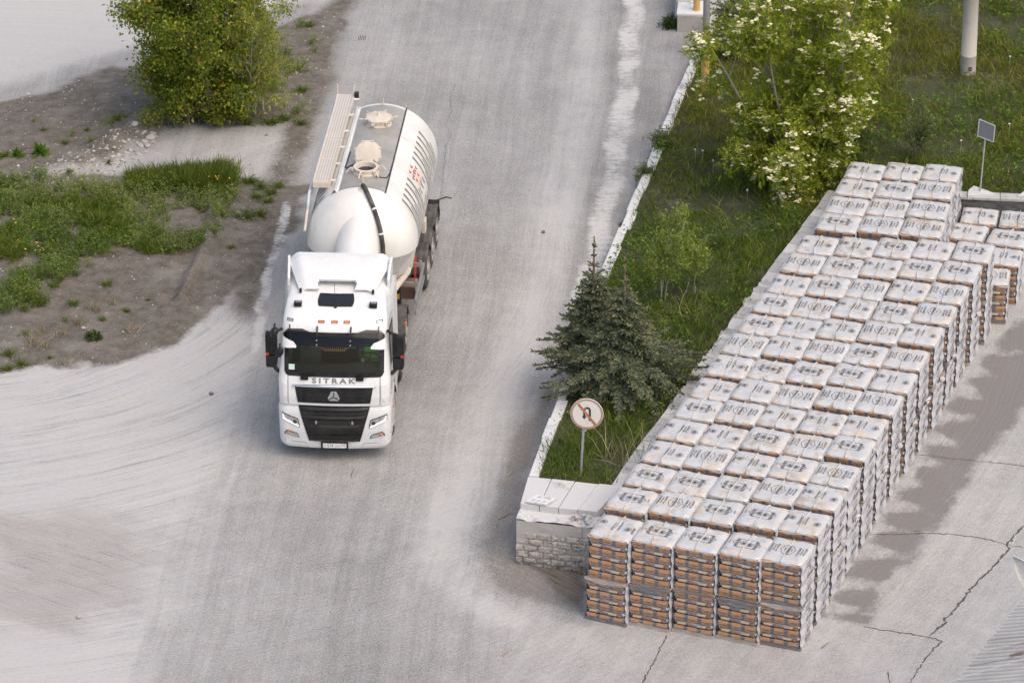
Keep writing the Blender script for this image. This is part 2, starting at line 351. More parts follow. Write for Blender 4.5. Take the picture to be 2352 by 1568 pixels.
walkd = sst(-0.2, 0.2, psd(SIDEWALK, GX, GY)); dust = dust * (1 - walkd) + walkd * (0.34 + 0.5 * (fbm(GX, GY, 1.2, 5, 27) - 0.5))
white = np.clip(np.maximum(np.maximum(gut, lane), 0.6 * cent), 0, 1)
dust = dust * (1 - rs) + rs * (0.12 + 0.3 * (fbm(GX, GY, 1.5, 4, 28) - 0.4)); dust = dust * (1 - 0.22 * low)
ph = np.maximum(path, 0) ; dust = dust * (1 - ph) + ph * 0.62
bank_under = np.zeros_like(dust)
w1 = turn * (1 - low); w2 = (1 - turn) * (1 - yard) * (1 - dirt) * 0.7; w3 = low * 1.0; w4 = yard * 0.7; w5 = upper

k = NT('ground_dust_and_asphalt'); geo = k.coord('Object')
def flow(nm, sv, sc_, seed):
    return k.noise(1.0, 5, 0.68, k.mapping(k.attr(nm, 'Vector'), (sv, sc_, 1), ))
s1 = flow('flow_turn', 0.10, 3.2, 1); s1b = flow('flow_turn', 0.35, 11.0, 1); s2 = flow('flow_road', 0.12, 2.6, 2); s3 = flow('flow_low', 0.30, 5.5, 3); s4 = flow('flow_yard', 0.16, 3.4, 4); s5 = flow('flow_upper', 0.08, 1.6, 5)
def cterm(s, wn_, g): return k.math('MULTIPLY', k.math('MULTIPLY', k.math('SUBTRACT', s, 0.5), g), k.attr(wn_))
s1c = flow('flow_turn', 0.6, 26.0, 1); s2b = flow('flow_road', 0.3, 12.0, 2); crisp = lambda q: k.ramp(q, [(0.40, 0.12), (0.47, 0.42), (0.53, 0.58), (0.60, 0.88)]); s1b = crisp(s1b); s1c = crisp(s1c); s3 = k.mix(0.5, s3, crisp(flow('flow_low', 0.5, 14.0, 3))); st = k.math('ADD', cterm(s1, 'w_turn', 1.4), cterm(s2, 'w_road', 0.9)); st = k.math('ADD', st, cterm(s1b, 'w_turn', 0.55)); st = k.math('ADD', st, cterm(s1c, 'w_turn', 0.4)); st = k.math('ADD', st, cterm(s2b, 'w_road', 0.5)); st = k.math('ADD', st, cterm(s3, 'w_low', 1.9)); st = k.math('ADD', st, cterm(s4, 'w_yard', 0.7)); st = k.math('ADD', st, cterm(s5, 'w_upper', 0.7))
patch_n = k.noise(1.7, 8, 0.68, geo); fine = k.noise(38, 2, 0.8, geo); mid = k.noise(9, 5, 0.7, geo); grit = k.noise(75, 1, 0.9, geo); chip = k.noise(23, 3, 0.95, geo)
du = k.math('ADD', k.attr('dust'), st); du = k.math('ADD', du, k.math('MULTIPLY', k.math('SUBTRACT', patch_n, 0.5), 0.55)); du = k.math('ADD', du, k.math('MULTIPLY', k.math('SUBTRACT', mid, 0.5), 0.28))
bare_ = k.ramp(k.math('ADD', k.attr('bare'), k.math('ADD', k.math('MULTIPLY', k.math('SUBTRACT', k.noise(6, 9, 0.85, k.mapping(geo, (1, 0.7, 1), (0, 0, rad(-20)))), 0.5), 1.7), k.math('MULTIPLY', k.math('SUBTRACT', chip, 0.5), 1.6))), [(0.25, 0.0), (0.75, 1.0)]); du = k.math('SUBTRACT', du, k.math('MULTIPLY', bare_, 0.6)); du = k.math('ADD', du, k.math('MULTIPLY', k.math('SUBTRACT', k.math('ADD', k.math('MULTIPLY', fine, 0.5), k.math('MULTIPLY', chip, 0.5)), 0.5), 1.35), True)
asph = k.mix(k.ramp(chip, [(0.38, 0.0), (0.62, 1.0)]), (0.14, 0.137, 0.133), (0.325, 0.317, 0.306))
asph = k.mix(k.math('MULTIPLY', bare_, 0.8), asph, k.mix(fine, (0.15, 0.138, 0.138), (0.25, 0.23, 0.226)))
dustc = k.mix(mid, (0.40, 0.39, 0.376), (0.55, 0.535, 0.512)); dustc = k.mix(k.ramp(s1, [(0.42, 0.0), (0.6, 1.0)]), k.mix(0.5, dustc, (0.44, 0.44, 0.45)), dustc)
du = k.ramp(du, [(0.12, 0.0), (0.5, 0.52), (0.82, 1.0)]); c = k.mix(du, asph, dustc)
dc = k.mix(k.ramp(k.noise(3.0, 8, 0.75, geo), [(0.3, 0.0), (0.7, 1.0)]), (0.070, 0.060, 0.049), (0.190, 0.168, 0.142)); dc = k.mix(k.ramp(grit, [(0.62, 0.0), (0.70, 1.0)]), dc, (0.36, 0.33, 0.30))
dc = k.mix(k.ramp(k.noise(0.8, 6, 0.7, geo), [(0.5, 0.0), (0.66, 0.55)]), dc, (0.25, 0.235, 0.212))
df = k.math('ADD', k.attr('dirt'), k.math('MULTIPLY', k.math('SUBTRACT', mid, 0.5), 0.7)); df = k.ramp(df, [(0.3, 0.0), (0.7, 1.0)])
c = k.mix(k.math('MULTIPLY', df, k.ramp(k.attr('dirt'), [(0.02, 0.0), (0.25, 1.0)])), c, dc)
c = k.mix(k.math('MULTIPLY', k.attr('warmdirt'), k.ramp(k.math('ADD', k.math('ADD', s3, k.math('MULTIPLY', mid, 0.25)), k.math('MULTIPLY', fine, 0.25)), [(0.62, 0.0), (0.86, 1.0)])), c, (0.235, 0.20, 0.17))
wf = k.ramp(k.math('MULTIPLY', k.attr('paint'), k.math('ADD', -0.35, k.math('MULTIPLY', k.noise(5, 9, 0.85, k.mapping(geo, (0.9, 1.5, 1), (0, 0, rad(-10)))), 2.7))), [(0.50, 0.0), (0.82, 0.8)]); c = k.mix(wf, c, (0.60, 0.59, 0.57))
k.col(c); k.rough(0.9); k.b.inputs['Specular IOR Level'].default_value = 0.2
hgt = k.math('ADD', k.math('MULTIPLY', fine, 0.5), k.math('MULTIPLY', grit, 0.6)); hgt = k.math('ADD', hgt, k.math('MULTIPLY', s1b, 0.8)); k.bump(hgt, 0.5, 0.02)
gme = nmesh('ground', np.stack([GX, GY, GZ], -1), GF, k.m, smooth=True)
def fattr(me, nm, a): me.attributes.new(nm, 'FLOAT', 'POINT').data.foreach_set('value', np.ascontiguousarray(a, np.float32).ravel())
def vattr(me, nm, a, b): me.attributes.new(nm, 'FLOAT_VECTOR', 'POINT').data.foreach_set('vector', np.stack([a, b, np.zeros_like(a)], -1).astype(np.float32).ravel())
for nm, a in (('dust', dust), ('dirt', np.clip(np.maximum(dirt, 0.9 * sp), 0, 1)), ('bare', bare), ('paint', white), ('warmdirt', np.clip(low * 0.5 + 0.7 * rs, 0, 1)), ('w_turn', w1), ('w_road', w2), ('w_low', w3), ('w_yard', w4), ('w_upper', w5)): fattr(gme, nm, a)
vattr(gme, 'flow_turn', th * R0 + wob, rr + wob); vattr(gme, 'flow_road', u2, v2 + wob); vattr(gme, 'flow_low', u3, v3 + wob); vattr(gme, 'flow_yard', u4, v4 + wob); vattr(gme, 'flow_upper', u5, v5 + wob)
tag(link('ground', gme), 'pale dusty asphalt road and yard with dirt islands', kind='structure')

# cracks in the asphalt: thin dark ribbons lying on the ground
mcrack = plain('crack_dirt', (0.085, 0.075, 0.065), 0.95, var=0.3, scale=9)
Z4 = (1960, 1200, 3.093); Z7 = (1900, 900, 3.136); Z5 = (860, 0, 2.45)
cr = MB()
def crack(P, w):
    P = [np.array(p) for p in P]; out = []; ws = []
    for a, b in zip(P[:-1], P[1:]):
        n = max(2, int(np.hypot(*(b - a)[:2]) / 0.07))
        for i in range(n): out.append(a + (b - a) * i / n + np.array([random.gauss(0, 0.016), random.gauss(0, 0.016), 0])); ws.append(w * random.uniform(0.35, 1.3))
    for p in out: p[2] = float(ground_z(p[0], p[1])) + 0.006
    ws[0] *= 0.2; ws[-1] *= 0.2; cr.strip(out, ws)
crack(atz(Z4, [(620, 420), (850, 418), (1000, 412), (1180, 407), (1400, 430), (1600, 460), (1720, 500), (1900, 530)]), 0.028)
crack(atz(Z4, [(1900, 320), (1856, 350), (1790, 410), (1760, 450), (1715, 500), (1750, 520), (1680, 590), (1600, 690), (1500, 780), (1420, 870), (1360, 960), (1240, 1080), (1250, 1095), (1170, 1165), (1120, 1215)]), 0.05)
crack(atz(Z4, [(600, 1125), (800, 1160), (950, 1185), (1120, 1215), (1220, 1240), (1150, 1310), (1090, 1380), (1040, 1460), (1000, 1525), (930, 1600)]), 0.032)
crack(atz(Z4, [(800, 1480), (800, 1525), (830, 1600)]), 0.03)
crack(atz(Z7, [(1240, 740), (1490, 768), (1600, 780), (1850, 805), (2150, 840)]), 0.022)
crack(G([(1534, 1455), (1512, 1500), (1470, 1580)]), 0.03)
crack(G([(812, 1075), (806, 1090), (808, 1104)]), 0.02)
crack(atz(Z5, [(685, 520), (660, 570), (650, 620), (660, 690), (620, 770), (660, 830), (620, 900), (615, 1000), (605, 1100), (590, 1230)]), 0.008)
tag(cr.build('asphalt_cracks', mcrack), 'dark cracks running across the dusty asphalt', kind='structure')
# drain grate sunk in the road, upper left
t = thing('drain_grate', 'small slotted drain grate in the road at its far left edge', 'drain', at(905 / 1.0884, 96 / 1.0884, 0.004), rad(-4)); t.scale = (0.42, 0.62, 1)
m_ = MB().box((0, 0, 0.004), (0.62, 0.55, 0.008)); m_.build('frame', plain('grate_iron', (0.40, 0.39, 0.38), 0.85), t)
for i in range(5): MB().box((-0.22 + i * 0.11, 0, 0.0105), (0.055, 0.46, 0.005)).build('slot', mcrack, t)

# grass bank behind kerb and walls
KERB = np.array([at(x, y, z) for x, y, z in ((1213, 1092, 1.33), (1245, 1005, 1.2), (1280, 915, 1.05), (1330, 760, 0.8), (1388, 603, 0.55), (1440, 482, 0.42), (1482, 385, 0.35), (1510, 315, 0.3), (1560, 195, 0.25), (1605, 92, 0.22), (1650, 0, 0.2), (1760, -220, 0.2))])
WALLI = np.array([at(x, y, 1.33) for x, y in ((1405, 1112), (1450, 1045), (1545, 920), (1660, 760), (1780, 600), (1905, 435))])
zz8 = (2340, 460, 3.918)
FARW = np.array([at(1960, 428, 1.15)] + list(atz(zz8, [(320, 122), (862, 145), (1700, 190)], 1.15)))
FARW[0] = FARW[1] + (FARW[1] - FARW[2]) * 1.9
BANKP = np.vstack([KERB[:, :2] + [0.14, 0], [[12, 150], [70, 150], [70, 96]], FARW[::-1, :2] + [0, 0.15], [WALLI[-1, :2] + [0.5, 1.0]], WALLI[::-1, :2] + [0.1, 0.0]])
def bank_z(X, Y):
    X = np.asarray(X, float); Y = np.asarray(Y, float)
    zk = np.interp(Y, KERB[:, 1], KERB[:, 2]); xk = np.interp(Y, KERB[:, 1], KERB[:, 0])
    xw = np.interp(Y, list(WALLI[:, 1]) + [125], list(WALLI[:, 0]) + [17.0]); zw = np.interp(Y, [95, 103.5, 118], [1.27, 1.05, 0.9])
    t = sst(0, 1, (X - xk) / np.maximum(xw - xk, 0.3))
    return zk - 0.06 + (zw - zk) * t + 0.16 * (fbm(X, Y, 0.8, 4, 41) - 0.5) * sst(0, 0.6, X - xk) * sst(-0.2, 0.6, psd(BANKP, X, Y))
bx = axis(-1, 17, 0.14, [2, 8, 25, 60]); by = axis(87, 122, 0.14, [2, 8, 24])
BX, BY = np.meshgrid(bx, by); BZ = bank_z(BX, BY); n1, n2 = len(bx), len(by); I = np.arange(n1 * n2).reshape(n2, n1)
BF = np.stack([I[:-1, :-1], I[:-1, 1:], I[1:, 1:], I[1:, :-1]], -1).reshape(-1, 4)
cxy = np.stack([BX.ravel()[BF].mean(1), BY.ravel()[BF].mean(1)], -1); BF = BF[inside(BANKP, cxy[:, 0], cxy[:, 1])]
k = NT('bank_soil'); co = k.coord(); c = k.mix(k.noise(1.2, 6, 0.7, co), (0.025, 0.035, 0.012), (0.075, 0.07, 0.03)); c = k.mix(k.ramp(k.noise(0.9, 5, 0.7, co), [(0.56, 0.0), (0.7, 0.7)]), c, (0.15, 0.135, 0.105)); k.col(c); k.rough(0.95); k.bump(k.noise(14, 4, 0.7, co), 0.6, 0.05)
bme = nmesh('grass_bank', np.stack([BX, BY, BZ], -1), BF, k.m, smooth=True); tag(link('grass_bank', bme), 'sloping grass bank between the road and the bag yard', kind='structure')

# white painted kerb along the bank
def worn(name, top, under, sc_=5.0, amt=0.5, rough=0.8):
    k = NT(name); co = k.coord(); w = k.ramp(k.noise(sc_, 8, 0.75, co), [(amt, 1.0), (amt + 0.12, 0.0)]); c = k.mix(w, k.mix(k.noise(40, 2, 0.8, co), tuple(x * 0.75 for x in under), tuple(min(1, x * 1.2) for x in under)), top); k.col(c); k.rough(rough); k.bump(k.noise(22, 5, 0.7, co), 0.5, 0.02); return k.m
mkerb = worn('worn_white_paint', (0.64, 0.64, 0.63), (0.27, 0.26, 0.25), 2.0, 0.55)
mstone = worn('pale_concrete', (0.56, 0.55, 0.54), (0.27, 0.265, 0.26), 1.3, 0.56)
mslab = worn('dusty_slab', (0.43, 0.425, 0.42), (0.25, 0.245, 0.24), 2.2, 0.53)
kb = thing('kerb', 'low white painted kerb edging the grass bank along the road', 'kerb'); kb['kind'] = 'thing'
kp = []; 
for a, b in zip(KERB[:-1], KERB[1:]):
    n = max(1, int(np.hypot(*(b - a)[:2]) / 1.0)); kp += [a + (b - a) * i / n for i in range(n)]
kp.append(KERB[-1])
for i, (a, b) in enumerate(zip(kp[:-1], kp[1:])):
    a = a.copy(); b = b.copy(); d = (b - a) / np.hypot(*(b - a)[:2]); s_ = np.array([d[1], -d[0], 0]); a = a + d * 0.006; b = b - d * 0.006
    j = random.uniform(-0.026, 0.026); wd = 0.24 + random.uniform(-0.03, 0.02); h0 = np.array([0, 0, random.uniform(-0.03, 0.02)]); m_ = MB()
    p = [a + s_ * j + h0, a + s_ * (wd + j) + h0, b + s_ * (wd + j) + h0, b + s_ * j + h0]
    low_ = [q * [1, 1, 0] + [0, 0, -0.05] for q in p]
    m_.add(p + low_, [(0, 1, 2, 3), (7, 6, 5, 4), (0, 4, 5, 1), (1, 5, 6, 2), (2, 6, 7, 3), (3, 7, 4, 0)])
    m_.build('kerb_stone', mkerb, kb, bevel=0.025)

# corner retaining wall with rough brick face
Z6 = (1240, 1120, 4.356)
TOP = 1.33
cL, cR, bR, bL = atz(Z6, [(265, 600), (1085, 690), (1250, 400), (350, 305)], TOP)
ex = (cR - cL) / np.linalg.norm(cR - cL); cR = cR + ex * 0.02; bR = bR + ex * 0.25; ey = np.array([-ex[1], ex[0], 0]); LEN = float(np.dot(cR - cL, ex))
w_ = thing('retaining_wall', 'rough brick faced retaining wall with broken top at the near corner of the grass', 'wall', (cL[0], cL[1], 0), math.atan2(ex[1], ex[0])); w_['kind'] = 'thing'
# local frame: x along the face, y backwards, z up
FR = -0.34; HB = 1.14
m_ = MB().box((LEN / 2 + 0.25, FR / 2 + 0.85, HB / 2 - 0.15), (LEN + 0.46, 1.66, HB + 0.3)); m_.build('core', mslab, w_)
nxg, nzg = 150, 80; fx = np.linspace(0.0, LEN + 0.5, nxg); fz = np.linspace(-0.2, HB, nzg); FX, FZ = np.meshgrid(fx, fz)
row = np.floor((FZ + 0.02) / 0.148); bl = 0.31; off = (row % 2) * 0.155 + 0.05 * vnoise(row * 3.3, row * 0, 5); bxp = (FX + off) / bl; fr_x = np.abs((bxp % 1) - 0.5) * bl * 2; fr_z = np.abs(((FZ + 0.02) / 0.148 % 1) - 0.5) * 0.148 * 2
mort = np.minimum(sst(bl, bl - 0.035, fr_x), sst(0.148, 0.148 - 0.035, fr_z)); nb = vnoise(np.floor(bxp) * 3.7, row * 5.1, 3)
plaster = sst(0.80, 0.86, FZ + 0.16 * (fbm(FX, FX * 0, 2.2, 3, 6) - 0.5) - 0.0 * FX) ; plaster = np.maximum(plaster, sst(0.35, 0.15, FX + 0.25 * (fbm(FX, FZ, 4, 3, 2) - 0.5)) * sst(0.45, 0.75, FZ)); chip = sst(0.2, 0.0, FZ + 0.25 * (fbm(FX, FZ, 3, 3, 8) - 0.4))
rel = (1 - plaster) * mort * (0.028 + 0.05 * nb + 0.08 * (fbm(FX, FZ, 14, 4, 9) - 0.4)) + plaster * (0.028 + 0.015 * fbm(FX, FZ, 6, 3, 5)) - 0.05 * chip * fbm(FX, FZ, 8, 3, 4)
rel = np.where((np.abs(FX - LEN * 0.86) < 0.012) & (FZ > 0.0), rel - 0.03, rel)
FI = np.arange(nxg * nzg).reshape(nzg, nxg); QF = np.stack([FI[:-1, :-1], FI[:-1, 1:], FI[1:, 1:], FI[1:, :-1]], -1).reshape(-1, 4)
k = NT('rough_brick_face'); co = k.coord(); c = k.mix(k.noise(2.2, 6, 0.7, co), (0.28, 0.25, 0.22), (0.58, 0.535, 0.48)); c = k.mix(k.ramp(k.noise(5, 3, 0.6, co), [(0.56, 0.0), (0.68, 0.75)]), c, (0.17, 0.165, 0.165)); c = k.mix(k.attr('plaster'), c, k.mix(k.noise(5, 5, 0.7, co), (0.33, 0.30, 0.27), (0.56, 0.54, 0.51)))
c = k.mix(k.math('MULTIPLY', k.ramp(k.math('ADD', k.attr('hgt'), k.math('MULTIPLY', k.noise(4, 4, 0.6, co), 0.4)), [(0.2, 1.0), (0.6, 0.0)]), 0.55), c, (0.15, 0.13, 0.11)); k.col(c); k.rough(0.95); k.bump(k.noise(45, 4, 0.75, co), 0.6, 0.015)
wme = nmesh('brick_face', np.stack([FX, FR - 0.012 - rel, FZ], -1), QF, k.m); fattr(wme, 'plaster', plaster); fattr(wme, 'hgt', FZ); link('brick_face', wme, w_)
# broken ledge: rough mortar bed on the core, crumbling at its front edge
px_ = np.linspace(-0.01, LEN + 0.25, 70); P = []
for j in range(9):
    P.append([(x, (FR - 0.035 + 0.06 * fbm(x, 0, 5, 3, 4) if j == 0 else FR + 0.02 + (j - 1) * 0.055), HB + (0.012 if j == 0 else 0.03 + 0.05 * (fbm(x, j * 0.06, 6, 4, 44) - 0.3)) - (0.09 * math.exp(-((x - 0.3) / 0.09) ** 2) if j < 3 else 0) - (0.09 * math.exp(-((x - LEN + 0.25) / 0.12) ** 2) if j < 3 else 0)) for x in px_])
MB().grid(P).build('broken_ledge', worn('broken_plaster', (0.56, 0.555, 0.55), (0.30, 0.295, 0.29), 3.0, 0.55), w_, smooth=False)
def wl(p): d = np.array(p) - np.array([cL[0], cL[1], 0]); return (float(d @ ex), float(d @ ey), p[2])
lBL, lBR = wl(bL), wl(bR)
nsl = 4
for i in range(nsl):
    f0, f1 = i / nsl + (0.004 if i else 0), (i + 1) / nsl - 0.004; q = lambda f: (LEN * f + (0.02 if f > 0.9 else 0), 0.0); qb = lambda f: (lBL[0] + (lBR[0] - lBL[0]) * f, lBL[1] + (lBR[1] - lBL[1]) * f)
    (x0, y0), (x1, y1), (x2, y2), (x3, y3) = q(f0), q(f1), qb(f1), qb(f0); dz = (0.0, 0.004, -0.004, 0.01)[i]
    m_ = MB().prism([(x0, y0, HB + 0.02), (x1, y1, HB + 0.02), (x2, y2, HB + 0.02), (x3, y3, HB + 0.02)], (0, 0, TOP - HB - 0.02 + dz)); m_.build('coping_slab', mstone, w_, bevel=0.012)
tl = [wl(p) for p in atz(Z6, [(318, 575), (548, 612), (660, 540), (440, 500)], TOP + 0.06)]
b_ = thing('floor_tile', 'loose square tile with diamond pattern lying on the wall top', 'tile', (cL[0], cL[1], 0), math.atan2(ex[1], ex[0]))
MB().prism([(p[0], p[1], TOP + 0.02) for p in tl], (0, 0, 0.045)).build('slab', mkerb, b_, bevel=0.006)
tc = np.array(tl)[:, :2]; 
for u_, v_ in ((.25, .28), (.5, .25), (.75, .28), (.3, .72), (.55, .75), (.78, .7)):
    f_ = lambda u, v: (tc[0] * (1 - u) + tc[1] * u) * (1 - v) + (tc[3] * (1 - u) + tc[2] * u) * v
    q4 = [f_(u_ - 0.1, v_), f_(u_, v_ - 0.14), f_(u_ + 0.1, v_), f_(u_, v_ + 0.14)]
    MB().prism([(p[0], p[1], TOP + 0.0655) for p in q4], (0, 0, 0.003)).build('diamond', mslab, b_)
def rock_mesh(name, r, seed, mats, sq=(1, 1, 0.7), sub=2):
    bm = bmesh.new(); bmesh.ops.create_icosphere(bm, subdivisions=sub, radius=r); rs_ = random.Random(seed); P_ = [Vector((rs_.gauss(0, 1), rs_.gauss(0, 1), rs_.gauss(0, 1))).normalized() for _ in range(7)]
    for v in bm.verts:
        n = v.co.normalized(); k_ = 1.0
        for p in P_: d = n.dot(p); k_ -= max(0, d - 0.55) * 0.55
        v.co = Vector((v.co.x * sq[0], v.co.y * sq[1], v.co.z * sq[2])) * (k_ + rs_.uniform(-0.06, 0.06))
    me = bpy.data.meshes.new(name); bm.to_mesh(me); bm.free(); me.materials.append(mats); return me
for i in range(9):
    x = LEN - 0.42 + random.uniform(-0.08, 0.3); y = random.uniform(-0.26, -0.06)
    r_ = link('broken_chunk', rock_mesh('broken_chunk', random.uniform(0.04, 0.11), i, mslab, (1.3, 1, 0.45), 1), w_); r_.location = (x, y, HB + 0.09 + random.uniform(-0.02, 0.05)); r_.rotation_euler = (random.uniform(-.4, .4), random.uniform(-.4, .4), random.uniform(0, 3))

# wall along the stacks: core and coping of slabs, broken into slate shards midway
w2_ = thing('coping_wall', 'long low wall with grey slab coping beside the first column of bag pallets', 'wall'); w2_['kind'] = 'thing'
wl_ = WALLI.copy(); wl_[0] = wl_[0] + (wl_[0] - wl_[1]) * 0.02; seg = np.hypot(*np.diff(wl_[:, :2], axis=0).T); tot = seg.sum(); cum = np.r_[0, np.cumsum(seg)]
def wpt(s): return np.array([np.interp(s, cum, wl_[:, i]) for i in range(3)])
def slabpoly(s0, s1, o0, o1, z): 
    a, b = wpt(s0), wpt(s1); d = (b - a) / np.linalg.norm(b - a); n_ = np.array([d[1], -d[0], 0]); return [np.r_[(p + n_ * o)[:2], z] for p, o in ((a, o0), (a, o1), (b, o1), (b, o0))]
m_ = MB()
for i in range(40): m_.prism(slabpoly(tot * i / 40, tot * (i + 1) / 40, 0.05, 0.34, 0.0), (0, 0, TOP - 0.075))
m_.build('core', mslab, w2_)
s_ = 0.0
while s_ < tot - 0.2:
    mid_f = s_ / tot; L_ = random.uniform(0.42, 0.62) if not 0.28 < mid_f < 0.66 else random.uniform(0.10, 0.2); s1_ = min(tot, s_ + L_); broken = L_ < 0.3
    m_ = MB(); o_ = random.uniform(-0.03, 0.03) if broken else random.uniform(-0.01, 0.01); p_ = slabpoly(s_ + 0.006, s1_ - 0.006 + (0.08 if broken else 0), o_, 0.40 + o_ + (random.uniform(-0.1, 0) if broken else 0), TOP - 0.07 + (random.uniform(0.0, 0.035) if broken else random.uniform(-.006, .006)))
    if broken:
        tl_ = random.uniform(0.0, 0.05); p_[2][2] += tl_; p_[3][2] += tl_; p_[0][:2] += rng.normal(0, 0.025, 2); p_[3][:2] += rng.normal(0, 0.025, 2)
    m_.prism(p_, (0, 0, 0.02 if broken else 0.07)).build('slate_shard' if broken else 'coping_slab', mslab if random.random() < 0.7 else mstone, w2_, bevel=0.0 if broken else 0.008); s_ = s1_

# dark far wall behind the low pallets
w3_ = thing('stone_wall', 'dark grey stone wall behind the low pallets under the rectangular sign', 'wall'); w3_['kind'] = 'thing'
mdark = worn('dark_stone', (0.13, 0.125, 0.12), (0.09, 0.087, 0.085), 4.0, 0.5)
a, b = FARW[0], FARW[-1]; d = (b - a) / np.linalg.norm(b - a); n_ = np.array([-d[1], d[0], 0]); L_ = np.linalg.norm(b - a); Ni, Nj = 90, 18; P = []
for j in range(Nj): P.append([tuple(a + d * L_ * i / (Ni - 1) + n_ * (0.03 - 0.05 * fbm(i * 0.35, j * 0.5, 1.0, 4, 3)) + np.array([0, 0, -1.15 + 1.08 * j / (Nj - 1)])) for i in range(Ni)])
MB().grid(P).build('stone_face', mdark, w3_)
for i in range(9):
    p0, p1 = a + d * (L_ * i / 9 + 0.006), a + d * (L_ * (i + 1) / 9 - 0.006); z_ = np.array([0, 0, -0.068 + random.uniform(-.008, .008)]); MB().prism([p0 - n_ * 0.03 + z_, p1 - n_ * 0.03 + z_, p1 + n_ * 0.30 + z_, p0 + n_ * 0.30 + z_], (0, 0, 0.07)).build('coping_slab', mslab, w3_, bevel=0.01)
for pl in ([(310, 118), (318, 62), (372, 22), (585, 100)], [(800, 118), (862, 78), (960, 90), (980, 140)]):
    q_ = atz(zz8, pl, 1.19); MB().prism([np.r_[p[:2], 1.09] for p in q_], (0, 0, 0.12)).build('corner_slab', mstone, w3_, bevel=0.01)
# ------------------------------------------------------------------ vehicle parts
def wheel(parent, x, y, r=0.5, w=0.34, side=1, name='wheel'):
    """tyre with tread grooves, dished rim, hub and nuts; axis along x, outer face towards side"""
    o = Vector((x, y, r)); m_ = MB(); h = w / 2
    prof = [(-h, r * 0.60), (-h, r * 0.86), (-h * 0.9, r * 0.965)]
    for g in (-0.62, -0.2, 0.2, 0.62): prof += [(h * g - 0.012, r), (h * g - 0.010, r - 0.014), (h * g + 0.010, r - 0.014), (h * g + 0.012, r)]
    prof += [(h * 0.9, r * 0.965), (h, r * 0.86), (h, r * 0.60)]
    m_.lathe(prof, o, (1, 0, 0), 40); wo = m_.build(name, M['rubber'], parent, smooth=True, auto=rad(40))
    m_ = MB(); s = side
    m_.lathe([(s * h * 0.98, r * 0.61), (s * (h + 0.01), r * 0.585), (s * h * 0.8, r * 0.55), (s * h * 0.45, r * 0.42), (s * h * 0.45, r * 0.34), (s * h * 1.1, r * 0.30), (s * h * 1.25, r * 0.2), (s * h * 1.3, 0.001)], o, (1, 0, 0), 30)
    for i in range(10):
        a = i * math.pi / 5; m_.cyl(o + Vector((s * h * 0.42, math.cos(a) * r * 0.385, math.sin(a) * r * 0.385)), o + Vector((s * h * 0.66, math.cos(a) * r * 0.385, math.sin(a) * r * 0.385)), 0.016, 6)
    m_.build('rim', M['steel'], wo, smooth=True, auto=rad(35)); return wo
def fender(parent, x0, x1, y, z, r, a0=-5, a1=185, mat='fender', ribs=4, th=0.03):
    m_ = MB(); n = 22; xs = np.linspace(x0, x1, ribs * 4 + 1); P = []
    for i in range(n + 1):
        a = rad(a0 + (a1 - a0) * i / n); P.append([(xx, y + math.cos(a) * (r + (0.012 if (j // 2) % 2 else 0)), z + math.sin(a) * (r + (0.012 if (j // 2) % 2 else 0))) for j, xx in enumerate(xs)])
    m_.grid(P); q = [[(xx, y + (py - y) * (1 - th / r), z + (pz - z) * (1 - th / r)) for xx, py, pz in row] for row in P]; m_.grid(q, flip=True)
    for xx, ii in ((x0, 0), (x1, -1)): m_.grid([[row[ii] for row in P], [row[ii] for row in q]])
    m_.grid([P[0], q[0]]); m_.grid([P[-1], q[-1]])
    lip = [(xx_, py, pz) for row in P for xx_, py, pz in [row[-1 if abs(x1) > abs(x0) else 0]]]
    lo = [(a_[0], y + (a_[1] - y) * 0.93, z + (a_[2] - z) * 0.93) for a_ in lip]; m_.grid([lip, lo])
    return m_.build('fender', M[mat], parent, smooth=True, auto=rad(35))

# ------------------------------------------------------------------ tractor unit
TR = thing('tractor_truck', 'white long-haul tractor truck facing the viewer on the dusty road', 'truck', (-3.92, 92.38, 0.0), rad(-2.6))
zs_ = [1.40, 1.60, 1.90, 2.08, 2.50, 2.95, 3.06, 3.16, 3.28, 3.42, 3.50, 3.56, 3.60]; ys_ = [0.0, 0.0, 0.06, 0.13, 0.245, 0.37, 0.42, 0.50, 0.64, 0.88, 1.12, 1.40, 1.75]
hz_ = [1.40, 1.9, 2.1, 3.0, 3.2, 3.4, 3.52, 3.6]; hw_ = [1.225, 1.24, 1.225, 1.165, 1.145, 1.10, 1.03, 0.93]
def yf(z): return float(np.interp(z, zs_, ys_))
def hw(z): return float(np.interp(z, hz_, hw_))
def rc(z): return float(np.interp(z, [1.4, 3.0, 3.4, 3.6], [0.20, 0.22, 0.30, 0.40]))
def cv(x, z):
    h, r = hw(z), rc(z); a = abs(x); y = 0.06 * (min(a, h - r) / (h - r)) ** 2
    if a > h - r: q = min(a - (h - r), r * 0.9999); y += r - math.sqrt(r * r - q * q)
    return y
def S(x, z, off=0.0): return Vector((x, yf(z) + cv(x, z) - off, z))
def hwr(z): return float(np.interp(z, [1.4, 3.3, 3.5, 3.6], [1.245, 1.225, 1.14, 0.98]))
REAR = 2.32
def ring(z):
    h, r = hw(z), rc(z); P = [S(x, z) for x in np.linspace(-(h - r), h - r, 61)]
    arc = [h - r + r * math.sin(t) for t in np.linspace(0, math.pi / 2, 9)[1:]]; R_ = [S(x, z) for x in arc]; L_ = [S(-x, z) for x in arc[::-1]]
    y0 = R_[-1].y; sd = [(h + (hwr(z) - h) * sst(0, 1, t), y0 + (REAR - y0) * t) for t in np.linspace(0, 1, 24)[1:]]
    return L_ + P + R_ + [Vector((x, y, z)) for x, y in sd] + [Vector((-x, y, z)) for x, y in sd[::-1]]
